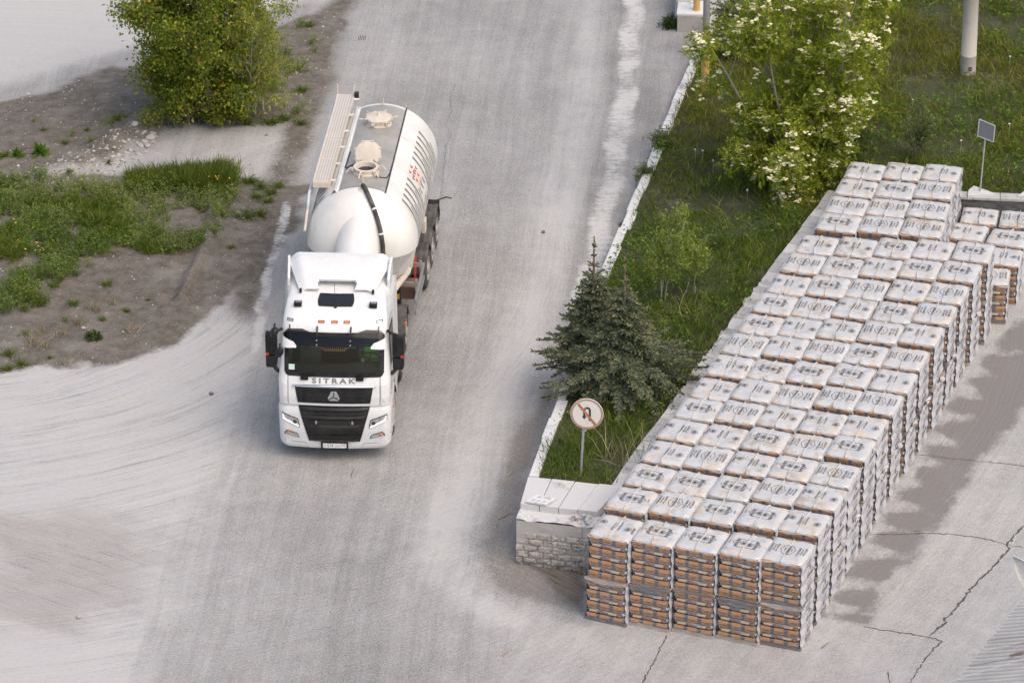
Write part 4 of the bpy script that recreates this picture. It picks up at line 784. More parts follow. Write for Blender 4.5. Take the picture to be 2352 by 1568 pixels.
bm = bmesh.new(); bmesh.ops.create_uvsphere(bm, u_segments=20, v_segments=14, radius=0.108); bmesh.ops.translate(bm, vec=(0.79, 1.36, 2.78), verts=bm.verts); bmesh.ops.delete(bm, geom=[v for v in bm.verts if v.co.z < 2.75 and v.co.y < 1.36], context='VERTS'); me = bpy.data.meshes.new('hair'); bm.to_mesh(me); bm.free(); me.materials.append(M['hair']); link('hair', me, PR)
m_ = MB()
for sx in (-1, 1): m_.lathe([(0, 0.012), (0.006, 0.008), (0.008, 0.001)], (0.79 + sx * 0.033, 1.255, 2.765), (0, -1, 0), 8)
m_.box((0.79, 1.25, 2.70), (0.05, 0.008, 0.01)); m_.build('eyes_and_mouth', M['ink'], PR); MB().prism([(0.645, 1.25, 2.725), (0.675, 1.25, 2.725), (0.79, 1.225, 2.73), ], (0, 0.0, 0.045)).build('nose', M['skin'], PR)

# ------------------------------------------------------------------ tank trailer (origin under the front end of the top strip)
TT = thing('tank_trailer', 'white cement tank semi-trailer with an open hatch, coupled behind the truck', 'trailer', (-3.445, 98.6, 0.0), rad(-4.9))
Rk, ZC, TL = 1.28, 2.47, 4.62
def cyl_pt(th, y, off=0.0): return Vector(((Rk + off) * math.sin(th), y, ZC + (Rk + off) * math.cos(th)))
m_ = MB(); ths = np.linspace(-math.pi, math.pi, 97)
P = [[cyl_pt(t, y) for t in ths] for y in np.linspace(0, TL, 12)]; m_.grid(P)
# rear dome
m_.grid([[Vector((Rk * math.cos(a) * math.sin(t), TL + 0.36 * math.sin(a), ZC + Rk * math.cos(a) * math.cos(t))) for t in ths] for a in np.linspace(0, math.pi / 2, 12)])
# front head: upper quarter-ellipsoid down to a sharp crease, then a cone folding back under
NL = 0.95; EQ = lambda t: (Rk * math.sin(t), -NL * abs(math.cos(t)) ** 1.0)
up_t = np.linspace(-math.pi / 2, math.pi / 2, 61)
def head_up(t, a):
    """t across, a from the rim (0) to the crease (1)"""
    x = Rk * math.sin(t); h = Rk * math.cos(t); ang = a * math.pi / 2
    ex_ = math.cos(ang); return Vector((x, 0.25 * a * math.sin(t) ** 2 * 0 - NL * math.cos(t) ** 0.8 * (math.sin(ang) ** 1.15), ZC - 0.10 * a + h * ex_ ** 0.92))
m_.grid([[head_up(t, a) for t in up_t] for a in np.linspace(0, 1, 28)])
def head_lo(t, a): p = head_up(t, 1.0); return Vector((p.x * (1 - 0.55 * a), p.y * (1 - 0.5 * a) + 0.30 * a, p.z - 1.2 * a))
m_.grid([[head_lo(t, a) for t in up_t] for a in np.linspace(0, 1, 14)])
m_.grid([[Vector((x, 0, ZC - math.sqrt(max(0, Rk * Rk - x * x)) * f - 0.12 * (1 - f) * 0)) for x in np.linspace(-Rk, Rk, 30)] for f in (0, 0.5, 1)])
TK = m_.build('tank', M['tankwhite'], TT, smooth=True, auto=rad(28))
for y in (1.55, 3.1): MB().tube([cyl_pt(t, y, 0.001) for t in np.linspace(0.5, 2 * math.pi - 0.5, 70)], 0.007, 5).build('weld_seam', M['cream'], TT, smooth=True)
# hoppers under the barrel
for y in (0.3, 3.2): MB().lathe([(0, 0.95), (0.35, 0.7), (0.75, 0.22), (0.85, 0.14)], (0, y, 1.55), (0, 0, -1), 28).build('hopper', M['cream'], TT, smooth=True)
# neck fairing that slopes down towards the cab
m_ = MB(); P = []
for s in np.linspace(0, 1, 20):
    c_ = Vector((0, 0.15 - 3.1 * s, 3.02 - 1.0 * s - 0.30 * s * s)); r = 0.50
    P.append([c_ + Vector((r * math.sin(t), -0.20 * math.cos(t), r * 1.05 * math.cos(t))) for t in np.linspace(-math.pi / 2 - 0.5, math.pi / 2 + 0.5, 33)])
m_.grid(P).build('neck', M['tankwhite'], TT, smooth=True)
# stainless walk strip on top
m_ = MB(); m_.grid([[cyl_pt(t, y, 0.012) for t in np.linspace(-0.425, 0.425, 30)] for y in np.linspace(0.03, TL - 0.10, 20)]); 
ST = m_.build('top_strip', M['stainless'], TT, smooth=True)
for sg, nm, mt, r in ((1, 'edge_cable', 'ink', 0.016), (-1, 'edge_flange', 'tankwhite', 0.03)): MB().tube([cyl_pt(sg * (0.435 if sg > 0 else 0.47), y, 0.02) for y in np.linspace(-0.02, TL, 24)], r, 8).build(nm, M[mt], TT, smooth=True)
MB().grid([[cyl_pt(t, y, 0.006 + 0.05 * math.exp(-((t + 0.50) / 0.05) ** 2)) for t in np.linspace(-0.62, -0.43, 14)] for y in np.linspace(0.0, TL, 6)]).build('gutter_flange', M['tankwhite'], TT, smooth=True)
# hatches
def manhole(y, opened):
    z0 = ZC + Rk; r = 0.26; o = Vector((0, y, z0))
    m_ = MB().lathe([(-0.06, r + 0.05), (0.015, r + 0.05), (0.02, r + 0.01), (0.11, r + 0.01), (0.115, r + 0.035), (0.135, r + 0.03), (0.135, r - 0.03), (0.02, r - 0.045), (-0.10, r - 0.045)] , o, (0, 0, 1), 36)
    mh = m_.build('hatch', M['cream'], TT, smooth=True, auto=rad(40))
    if opened:
        MB().lathe([(0, 0.001), (0, r - 0.05)], o + Vector((0, 0, 0.03)), (0, 0, 1), 30).build('dark_inside', M['ink'], mh)
        c_ = o + Vector((0, 0.42, 0.26)); ax = Vector((0, -0.90, 0.44)).normalized()
    else: c_ = o + Vector((0, 0, 0.15)); ax = Vector((0, 0, 1))
    q = MB().lathe([(-0.02, 0.001), (-0.02, r + 0.03), (0.0, r + 0.045), (0.02, r + 0.03), (0.028, r - 0.03), (0.045, r * 0.5), (0.05, 0.001)], c_, ax, 34); u = ax.orthogonal().normalized(); w = ax.cross(u)
    for i in range(8): a = i * math.pi / 4 + 0.4; q.box(c_ + (u * math.cos(a) + w * math.sin(a)) * (r + 0.04), (0.06, 0.06, 0.04))
    if not opened: q.lathe([(0.05, 0.05), (0.08, 0.03), (0.14, 0.02), (0.15, 0.001)], c_, ax, 12)
    q.build('lid', M['cream'], mh, smooth=True, auto=rad(30))
    for i in range(6):
        a = i * math.pi / 3 + 0.25; d = Vector((math.cos(a), math.sin(a), 0)); b = o + d * (r + 0.05) + Vector((0, 0, 0.08)); t = MB().tube([b, b + d * 0.05 + Vector((0, 0, 0.05)), b + d * 0.15 + Vector((0, 0, 0.06 if not opened else -0.06))], 0.016, 6); t.box(b, (0.05, 0.05, 0.07)); t.build('clamp', M['cream'], mh)
    if opened: MB().tube([o + Vector((-0.2, 0.27, 0.1)), o + Vector((-0.12, 0.36, 0.16)), o + Vector((0.12, 0.36, 0.16)), o + Vector((0.2, 0.27, 0.1))], 0.02, 6).build('hinge', M['steel'], mh)
manhole(0.86, True); manhole(3.52, False)
for y in (0.22, TL - 0.12): MB().prism([(-0.012, y, ZC + Rk), (-0.012, y + 0.07, ZC + Rk), (-0.012, y + 0.05, ZC + Rk + 0.17), (-0.012, y + 0.01, ZC + Rk + 0.17)], (0.024, 0, 0)).build('lifting_lug', M['cream'], TT)
cb = lambda t, y, h=0.02: cyl_pt(t, y, h)
MB().tube([cb(-0.40, 2.05), cb(-0.41, 1.5), cb(-0.42, 1.25), cb(-0.36, 1.1, 0.05), cb(-0.22, 1.15, 0.08), cb(-0.20, 0.95, 0.06)], 0.016, 6).build('cable', M['ink'], TT, smooth=True)
MB().tube([cb(0.20, 0.62, 0.03), cb(0.3, 0.64, 0.02), cb(0.39, 0.72, 0.02), cb(0.425, 1.0, 0.02), cb(0.43, 1.5, 0.02)], 0.014, 6).build('cable', M['ink'], TT, smooth=True)
# black hose over the front head
hp = [head_up(t, a) + Vector((0, -0.02, 0.055)) for t, a in ((0.03, 0.0), (0.07, 0.08), (0.16, 0.25), (0.27, 0.42), (0.36, 0.58), (0.42, 0.72), (0.455, 0.85), (0.465, 0.97))]; hp.append(hp[-1] + Vector((-0.01, 0.0, -0.35))); hp = [hp[0] + Vector((-0.02, 0.06, -0.02))] + hp
HO = MB().tube(hp, 0.052, 12).build('black_hose', M['rubber'], TT, smooth=True)
for i in (4, 6):
    t = (hp[i + 1] - hp[i - 1]).normalized(); MB().cyl(hp[i] - t * 0.02, hp[i] + t * 0.02, 0.06, 12).build('hose_clamp', M['white'], HO)
MB().lathe([(0, 0.11), (0.02, 0.1), (0.03, 0.06)], head_up(0.02, 0.0) + Vector((0, -0.06, -0.02)), (0, -0.3, 1), 16).build('hose_socket', M['cream'], TT, smooth=True)
# stacked stripes of the printed sign on the right flank (and the same on the left flank)
def stripe(y, t0, t1, w0, w1, mb):
    n = 14; mb.grid([[cyl_pt(t0 + (t1 - t0) * i / n, y - 0.045 * math.sin(math.pi * i / n) + s * (w0 + (w1 - w0) * i / n) / 2, 0.004) for s in (-1, 1)] for i in range(n + 1)])
for sg in (1, -1):
    g1 = MB(); g2 = MB()
    for i in range(14):
        y = 0.22 + i * 0.285
        if 5 <= i <= 7:
            for t0, t1 in ((0.86, 0.95), (1.10, 1.26), (1.40, 1.62)): stripe(y, sg * (t0 + 0.03 * (i % 2)), sg * t1, 0.10, 0.06, g1)
            if i < 7:
                for q in range(4): stripe(y + 0.13, sg * (0.78 + q * 0.10), sg * (0.84 + q * 0.10), 0.11 if q < 3 else 0.03, 0.10 if q < 3 else 0.025, g2)
        else: stripe(y, sg * 0.78, sg * (1.80 if i < 11 else 1.55), 0.105, 0.03, g1); stripe(y + 0.13, sg * (1.02 + 0.08 * (i % 3)), sg * (1.6 - 0.06 * (i % 4)), 0.05, 0.03, g1)
    g1.build('sign_stripes', M['printgrey'], TT); g2.build('sign_red_letters', M['redprint'], TT)
# catwalk along the left shoulder
cz = 3.56; x0, x1 = -1.20, -0.80; CW = thing
k = NT('tread_plate'); co = k.coord(); br = k.n('TexBrick'); k.l(k.mapping(co, (1, 1, 1), (0, 0, rad(90))), br.inputs[0]); br.inputs['Scale'].default_value = 16; br.inputs['Mortar Size'].default_value = 0.035; br.inputs['Brick Width'].default_value = 0.9; br.inputs['Row Height'].default_value = 0.42
br.inputs['Color1'].default_value = br.inputs['Color2'].default_value = (0.62, 0.57, 0.51, 1); br.inputs['Mortar'].default_value = (0.34, 0.31, 0.28, 1); k.col(k.mix(0.35, br.outputs['Color'], k.mix(k.noise(3, 5, 0.7, co), (0.45, 0.41, 0.37), (0.70, 0.66, 0.60)))); k.rough(0.7)
m_ = MB().box(((x0 + x1) / 2, 3.0, cz), (x1 - x0, 4.85, 0.05)); cw = m_.build('catwalk', k.m, TT)
for i in range(5): MB().box(((x0 + x1) / 2, 0.60 + i * 1.2, cz + 0.028), (x1 - x0, 0.025, 0.012)).build('plate_joint', M['cream'], cw)
m_ = MB()
for i in range(6):
    for j in range(74): m_.box((x0 + 0.05 + i * 0.06, 0.66 + j * 0.064, cz + 0.0262), (0.030, 0.026, 0.002))
so_ = m_.build('tread_slots', plain('slot_shade', (0.32, 0.29, 0.26), 0.9), cw); so_['kind'] = 'stuff'
MB().box(((x0 + x1) / 2, 0.565, cz - 0.055), (x1 - x0 + 0.02, 0.02, 0.13)).build('end_plate', M['cream'], cw)
for x in (x0, x1): MB().box((x, 3.0, cz + 0.0), (0.02, 4.87, 0.09)).build('side_edge', M['cream'], cw)
for i in range(6): MB().tube([(x1 - 0.02, 0.75 + i * 0.9, cz - 0.02), cyl_pt(-0.55, 0.75 + i * 0.9, -0.02)], 0.035, 6).build('support', M['tankwhite'], cw)
for x, y, h in ((x0, 5.42, 0.28), (x1, 5.42, 0.26)): MB().box((x, y, cz + h / 2), (0.03, 0.05, h)).build('rail_stub', M['cream'], cw)
MB().tube([(x0 - 0.09, 0.2, 3.05), (x0 - 0.09, 0.45, 3.30), (x0 - 0.08, 4.6, 3.45), (x0 - 0.08, 5.2, 3.5)], 0.035, 8).build('hand_rail', plain('pale_blue_rail', (0.55, 0.60, 0.66), 0.4), TT, smooth=True)
MB().box((x1 + 0.06, 5.35, cz + 0.02), (0.10, 0.12, 0.2)).build('rear_bracket', M['dark'], TT)
MB().tube([(x0 - 0.10, -0.35, 2.75), (x0 - 0.095, 0.2, 3.05)], 0.03, 8).build('rail_foot', M['cream'], TT)
# running gear
for sx in (-1, 1):
    MB().box((sx * 0.5, 2.0, 1.05), (0.12, 6.6, 0.28)).build('frame_rail', M['dark'], TT)
    for y in (2.48, 3.53, 4.58): wheel(TT, sx * 1.07, y, 0.49, 0.36, sx); fender(TT, sx * 0.72, sx * 1.27, y, 0.52, 0.575, 8, 172, 'fender', 4)
    MB().box((sx * 1.0, 5.22, 0.7), (0.5, 0.02, 0.55)).build('mudflap', M['rubber'], TT)
    MB().tube([(sx * 1.20, 5.15, 1.0), (sx * 1.42, 5.17, 1.08), (sx * 1.55, 5.18, 1.05)], 0.02, 6).build('clearance_lamp', M['rubber'], TT)
    for z in (0.55, 0.85): MB().box((sx * 1.20, 1.0, z), (0.05, 1.95, 0.12)).build('side_guard', M['silver'], TT, bevel=0.01)
    for y in (0.55, 1.55):
        MB().box((sx * 0.86, y, 1.05), (0.70, 0.08, 0.08)).build('guard_arm', M['steel'], TT); MB().box((sx * 1.17, y, 0.85), (0.05, 0.07, 0.6)).build('guard_post', M['steel'], TT)
    MB().box((sx * 0.78, 0.15, 0.70), (0.16, 0.16, 1.1)).build('landing_leg', M['dark'], TT, bevel=0.01); MB().box((sx * 0.78, 0.066, 0.95), (0.10, 0.004, 0.14)).build('leg_sticker', M['yellow'], TT)
    MB().box((sx * 1.19, 1.62, 0.98), (0.03, 0.06, 0.06)).build('side_marker', M['orange'], TT)
MB().tube([(0.95, 1.6, 1.5), (1.0, 1.0, 1.55), (0.98, 0.35, 1.45), (0.75, -0.35, 1.35), (0.60, -1.3, 1.3)], 0.085, 14).build('discharge_pipe', M['cream'], TT, smooth=True)
for y in (0.9, 0.5): MB().cyl((0.985, y - 0.04, 1.53), (0.985, y + 0.04, 1.53), 0.11, 14).build('pipe_flange', M['cream'], TT)
m_ = MB(); 
for i in range(11): c_ = Vector((1.12, 0.9 - 0.01 * i, 1.55 - 0.065 * i)); m_.tube([c_ + Vector(((0.02 if i % 2 else 0.012) * math.cos(t), (0.012 if i % 2 else 0.02) * math.cos(t), 0.042 * math.sin(t))) for t in np.linspace(0, 2 * math.pi, 9)[:-1]], 0.008, 5, closed=True)
m_.build('red_chain', M['red'], TT)
MB().box((0.95, 0.95, 0.72), (0.45, 0.5, 0.32)).build('tool_box', plain('rusty_box', (0.16, 0.10, 0.07), 0.8, var=0.3), TT, bevel=0.02)
MB().lathe([(0, 0.001), (0, 0.16), (0.5, 0.16), (0.5, 0.001)], (-0.95, -0.2, 1.15), (0, 1, 0), 20).build('air_tank', M['dark'], TT, smooth=True, auto=rad(40))
MB().box((1.10, 3.05, 1.35), (0.10, 0.28, 0.32)).build('valve_box', M['cream'], TT, bevel=0.02)
# ------------------------------------------------------------------ shrink-wrapped pallets of cement bags
PW, PD, LH, NLAY = 0.87, 0.94, 0.143, 7
LHK = (0.162, 0.118)
LZ = [0.025 + sum(LHK[q % 2] for q in range(i)) + LHK[i % 2] / 2 for i in range(NLAY)]
PH = 0.025 + 4 * LHK[0] + 3 * LHK[1]
msack_s = plain('bag_paper_side', (0.56, 0.56, 0.565), 0.5, var=0.08, scale=5)
def film(name, base, film_c, amt, rough=0.35, blot=None):
    """printed paper seen through stretched film: its gloss is painted in as long pale streaks along the creases"""
    k = NT(name); co = k.coord(); oi = k.n('ObjectInfo'); 
    mp = k.n('Mapping'); mp.inputs['Scale'].default_value = (2.0, 2.0, 26); mp.inputs['Rotation'].default_value = (0.0, 0.10, 0)
    k.l(co, mp.inputs[0]); ad = k.n('VectorMath'); ad.operation = 'ADD'; k.l(mp.outputs[0], ad.inputs[0]); k.l(oi.outputs['Random'], ad.inputs[1])
    s = k.ramp(k.noise(1.6, 4, 0.6, ad.outputs[0]), [(0.50, 0.0), (0.66, 1.0)])  # mask of the pale streaks that put the film's gloss into the colour
    b = k.mix(k.noise(9, 4, 0.6, co), tuple(x * 0.85 for x in base), tuple(min(1, x * 1.12) for x in base))
    if blot: b = k.mix(k.math('MULTIPLY', k.ramp(k.noise(4.5, 4, 0.6, co), [(0.5, 0.0), (0.62, 1.0)]), blot[1]), b, blot[0])
    k.col(k.mix(k.math('MULTIPLY', s, amt), b, film_c)); k.rough(rough); k.b.inputs['Coat Weight'].default_value = 0.35; k.b.inputs['Coat Roughness'].default_value = 0.25; k.bump(k.noise(1.6, 4, 0.6, ad.outputs[0]), 0.25, 0.02); return k.m
mend = film('bag_end_slate', (0.21, 0.205, 0.215), (0.50, 0.48, 0.465), 0.55)
mside = film('bag_side_white', (0.60, 0.61, 0.635), (0.78, 0.78, 0.79), 0.55, blot=((0.60, 0.47, 0.36), 0.35))
morange = film('bag_orange_panel', (0.46, 0.225, 0.095), (0.56, 0.48, 0.42), 0.4)
mgap = film('bag_slate_panel', (0.165, 0.165, 0.185), (0.45, 0.44, 0.435), 0.45)
mtan = film('bag_tan_label', (0.54, 0.40, 0.25), (0.6, 0.55, 0.5), 0.3)
mblot = film('side_orange_edge', (0.66, 0.53, 0.42), (0.74, 0.70, 0.66), 0.6)
mprint = plain('bag_black_print', (0.075, 0.075, 0.08), 0.55, var=0.4, scale=14, dirt=((0.25, 0.245, 0.24), 0.4))
mflank = film('flank_film', (0.50, 0.515, 0.55), (0.68, 0.68, 0.69), 0.6, 0.32, blot=((0.60, 0.48, 0.38), 0.55))
mprint2 = plain('faint_side_print', (0.12, 0.12, 0.13), 0.55, var=0.4, scale=14, dirt=((0.38, 0.38, 0.39), 0.6))
mband = film('wrap_band', (0.34, 0.31, 0.29), (0.66, 0.63, 0.60), 0.85, 0.28)
mband2 = film('wrap_band_dark', (0.15, 0.145, 0.15), (0.5, 0.49, 0.47), 0.5, 0.28)
k = NT('top_film'); co = k.coord(); oi = k.n('ObjectInfo'); ad = k.n('VectorMath'); ad.operation = 'ADD'; k.l(co, ad.inputs[0])
cmb = k.n('CombineXYZ'); sc_ = k.math('MULTIPLY', oi.outputs['Random'], 37.0); k.l(sc_, cmb.inputs[0]); k.l(sc_, cmb.inputs[1]); k.l(cmb.outputs[0], ad.inputs[1]); v = ad.outputs[0]
c = k.mix(k.noise(3.0, 4, 0.6, v), (0.44, 0.445, 0.45), (0.58, 0.565, 0.54)); c = k.mix(k.math('MULTIPLY', k.ramp(k.noise(2.2, 3, 0.55, v), [(0.52, 0.0), (0.66, 1.0)]), 0.6), c, (0.58, 0.48, 0.375)); c = k.mix(k.math('MULTIPLY', k.ramp(k.noise(3.6, 3, 0.55, v), [(0.56, 0.0), (0.68, 1.0)]), 0.7), c, (0.42, 0.46, 0.53))
c = k.mix(k.math('MULTIPLY', k.ramp(k.noise(3.2, 7, 0.72, v), [(0.52, 0.0), (0.64, 1.0)]), k.ramp(oi.outputs['Random'], [(0.0, 0.35), (1.0, 1.0)])), c, (0.36, 0.315, 0.25))
k.col(c); k.rough(0.42); k.b.inputs['Coat Weight'].default_value = 0.2; k.bump(k.noise(10, 5, 0.65, v), 0.35, 0.015); mtop = k.m

def rbox_uv(cx, cy, cz, sx, sy, sz, m_, r=0.045, seed=0):
    """pillow-shaped bag: rounded, slightly sagging; faces on the ends and the sides get different paper"""
    rs_ = random.Random(seed); bm = bmesh.new(); bmesh.ops.create_cube(bm, size=1); bmesh.ops.subdivide_edges(bm, edges=bm.edges, cuts=3, use_grid_fill=True)
    V = []; 
    for v in bm.verts:
        p = v.co * 2; q = [math.copysign(abs(c) ** 0.8, c) for c in p]; e = max(abs(q[0]), abs(q[1])); n_ = (abs(q[0]) ** 6 + abs(q[1]) ** 6 + abs(q[2]) ** 4) ** (1 / 5.0)
        s = 1.0 / max(n_, 1.0); zz_ = q[2] * s
        V.append((cx + q[0] * s * sx / 2 + rs_.gauss(0, 0.003), cy + q[1] * s * sy / 2 + rs_.gauss(0, 0.003), cz + zz_ * sz / 2))
    F = []; mi = []
    for f in bm.faces: F.append(tuple(v.index for v in f.verts)); n_ = f.normal; mi.append(1 if abs(n_.x) > 0.45 else 0)
    b = len(m_.v); m_.v += V; m_.f += [tuple(i + b for i in f) for f in F]; m_.m += mi; bm.free()
def layer_mesh(kind, seed):
    rs_ = random.Random(seed); m_ = MB()
    if kind == 0:
        for i in range(3): w = PW / 3; rbox_uv(-PW / 2 + w * (i + 0.5) + rs_.uniform(-.006, .006), rs_.uniform(-.008, .008), 0, w * 1.0, PD, LHK[0] * 1.04, m_, seed=seed * 9 + i)
    else:
        for i in range(2): w = PD / 2; rbox_uv(rs_.uniform(-.008, .008), -PD / 2 + w * (i + 0.5), 0, PW + rs_.uniform(-.012, .004), w, LHK[1] * 1.02, m_, seed=seed * 9 + i)
    e_ = endprint(kind, 5 * kind + seed % 10); m_.add(e_.v, e_.f, 0); m_.m[-len(e_.f):] = [q + 2 for q in e_.m]
    return m_.mesh('bag_layer', [mend, mside, morange, mtan, mprint, mgap], smooth=True, auto=rad(50))
def pan(m_, x0, x1, z0, z1, y, sg, mat):
    """printed panel wrapped on the bulging end of a bag"""
    P = [[(x, sg * (PD / 2 + 0.004 + y * (1 - abs(t) ** 3) - 0.008 * abs(t) ** 4), z0 + (z1 - z0) * (t + 1) / 2) for x in np.linspace(x0, x1, 4)] for t in np.linspace(-1, 1, 6)]; m_.grid(P, mat)
def endprint(kind, seed):
    rs_ = random.Random(seed); m_ = MB()
    for sg in (-1,):
        if kind == 0:
            w = PW / 3; pan(m_, -PW / 2 + 0.02, PW / 2 - 0.02, -0.072, 0.072, 0.000, sg, 3)
            for i in range(3):
                c_ = -PW / 2 + w * (i + 0.5) + rs_.uniform(-.01, .01); pan(m_, c_ - 0.112 + rs_.uniform(-.01, .01), c_ + 0.092 + rs_.uniform(-.01, .01), -0.078, 0.078, 0.004, sg, 0)
                V, F = text2d('АККЕРМАНН', 0.024, 0.02); m_.add([(c_ + x * 0.92 * -sg * -1, sg * (PD / 2 + 0.0125), -0.012 + z) for x, z in V], F, 2); m_.box((c_, sg * (PD / 2 + 0.010), -0.037), (0.05, 0.002, 0.006), 2)
                x_ = c_ + 0.137
                if x_ < PW / 2 - 0.02:
                    for q in (-0.03, 0.0, 0.028): m_.box((x_ - 0.0, sg * (PD / 2 + 0.006), q), (0.045, 0.003, 0.011), 2)
        else:
            for c_ in (-0.21, 0.21):
                c2 = c_ + rs_.uniform(-.015, .015); pan(m_, c2 - 0.135, c2 + 0.045, -0.036, 0.018, 0.002, sg, 1); pan(m_, c2 + 0.075, c2 + 0.165, -0.045, 0.03, 0.002, sg, 2); pan(m_, c2 + 0.083, c2 + 0.157, -0.038, 0.022, 0.006, sg, 0)
                V, F = text2d('600 Т', 0.036, 0.02); m_.add([(c2 + 0.12 + x * 0.75, sg * (PD / 2 + 0.0105), -0.008 + z) for x, z in V], F, 2)
    return m_
layers = [[layer_mesh(k_, 10 * k_ + i) for i in range(3)] for k_ in (0, 1)]
# top sheet of film
def top_z(x, y, seed): 
    e = max(abs(x) / (PW / 2), abs(y) / (PD / 2)); return 0.028 - 0.045 * max(0.0, (e - 0.72) / 0.28) ** 1.8 + 0.020 * (float(fbm(x + seed * 3.1, y, 6.5, 4, seed)) - 0.5) + 0.022 * (abs(float(vnoise(np.array(math.atan2(y - 0.1 * math.sin(seed), x + 0.02) * 3.2 + seed), np.array(e * 1.5), seed)) - 0.5) * 2) * (0.2 + e)
def top_mesh(seed):
    rs_ = random.Random(seed); N = 22; P = []; hx_, hy_ = PW / 2 + 0.008, PD / 2 + 0.006
    def edge(u): a = abs(u); return 1.0 if a <= 1 else 1.0
    us = [-1.0, -1.0] + list(np.linspace(-1, 1, N)) + [1.0, 1.0]; dr = [2, 1] + [0] * N + [1, 2]; rows = []
    for j, v in enumerate(us):
        row = []
        for i, u in enumerate(us):
            d = max(dr[i], dr[j]); x = hx_ * u; y = hy_ * v; z = float(top_z(x, y, seed))
            if d: 
                cut = 0.5 + float(fbm(x * 1.0 + 3, y * 1.0, 4.5, 3, seed)); front = dr[j] > 0
                z = -0.012 - (0.012 if d == 1 else (0.018 + 0.085 * max(0, cut - 0.80)) if front else 0.10); x *= 1.0 + 0.004 * d; y *= 1 + 0.004 * d
            else:
                cr_ = max(0, abs(u) + abs(v) - 1.72); z -= 0.16 * cr_; x *= 1 - 0.15 * max(0, abs(u) + abs(v) - 1.8); y *= 1 - 0.12 * max(0, abs(u) + abs(v) - 1.8)
            row.append((x, y, z))
        rows.append(row)
    m_ = MB().grid(rows); a_ = seam_mesh(seed); m_.add(a_.v, a_.f, 0); a_ = top_print(seed % 3, seed); m_.add(a_.v, a_.f, 1)
    return m_.mesh('top_film', [mtop, mprint], smooth=True, auto=rad(38))
def tz_(x, y, s): return float(top_z(x, y, s)) + 0.007
def seam_mesh(s):
    m_ = MB(); ys_ = np.linspace(-PD / 2 - 0.01, PD / 2 + 0.02, 26); o = 0.02 * math.sin(s); pts = [(o + 0.012 * math.sin(y * 9 + s), y, tz_(max(-.4, min(.4, o)), max(-.48, min(.48, y)), s)) for y in ys_]
    m_.grid([[(x - 0.014, y, z - 0.004) for x, y, z in pts], [(x - 0.002, y, z + 0.022 + (0.02 if i > 23 else 0)) for i, (x, y, z) in enumerate(pts)], [(x + 0.012, y, z - 0.004) for x, y, z in pts]])
    return m_
def hexline(m_, cx, cy, a, b, f, w=0.010):
    P = [(cx - a, cy), (cx - a * 0.55, cy + b), (cx + a * 0.55, cy + b), (cx + a, cy), (cx + a * 0.55, cy - b), (cx - a * 0.55, cy - b)]
    for p, q in zip(P, P[1:] + P[:1]): m_.strip([f(p[0] + (q[0] - p[0]) * t, p[1] + (q[1] - p[1]) * t) for t in np.linspace(0, 1, 4)], w)
def word(m_, tx, cx, cy, h, f, sx=1.0, ang=90, bold=0.02):
    V, F = text2d(tx, h, bold); c_, s_ = math.cos(rad(ang)), math.sin(rad(ang)); m_.add([f(cx + x * sx * c_ - y * s_, cy + x * sx * s_ + y * c_) for x, y in V], F)
def disc(m_, cx, cy, r, f):
    for rr0, w in ((r, 0.009), (r * 0.62, 0.008)): m_.strip([f(cx + rr0 * math.cos(t), cy + rr0 * math.sin(t)) for t in np.linspace(0, 2 * math.pi, 17)], w)
    m_.add([f(cx + r * 0.42 * math.cos(t), cy + r * 0.5 * math.sin(t)) for t in np.linspace(0, 2 * math.pi, 8)[:-1]], [tuple(range(7))])
def top_print(kind, s):
    m_ = MB(); f = lambda x, y: (x, y, tz_(x, y, s))
    def lines(cx): 
        for i, (tx, h) in enumerate((('ЦЕМЕНТ 500', 0.048), ('ПОРТЛАНД', 0.04), ('8-800-555-57', 0.048))): word(m_, tx, cx + (i - 1) * 0.062, 0.02 * (i - 1), h, f, 1.0)
    if kind == 0:
        for cx in (-0.17, 0.17): word(m_, 'АККЕРМАНН', cx + math.copysign(0.03, cx), 0, 0.08, f, 0.50, bold=0.015)
        hexline(m_, 0, 0, 0.30, 0.16, f); disc(m_, -0.06, 0.0, 0.075, f); disc(m_, 0.07, -0.02, 0.075, f); word(m_, 'ЦЕМЕНТ', 0.36, 0.0, 0.03, f)
    elif kind == 1:
        lines(-0.29); lines(0.29); hexline(m_, 0, 0.0, 0.155, 0.17, f); word(m_, 'АККЕРМАНН', -0.005, 0, 0.085, f, 0.52, bold=0.015); word(m_, 'ЦЕМЕНТ', 0.06, 0, 0.026, f); word(m_, 'ЦЕМЕНТ', -0.075, 0, 0.026, f)
    else:
        disc(m_, -0.30, 0.08, 0.075, f); disc(m_, 0.27, -0.05, 0.075, f); lines(-0.05 if s % 2 else 0.02); word(m_, 'АККЕРМАНН', 0.385, -0.05, 0.05, f, 0.6, bold=0.03)
    return m_
tops = [top_mesh(s) for s in range(9)]
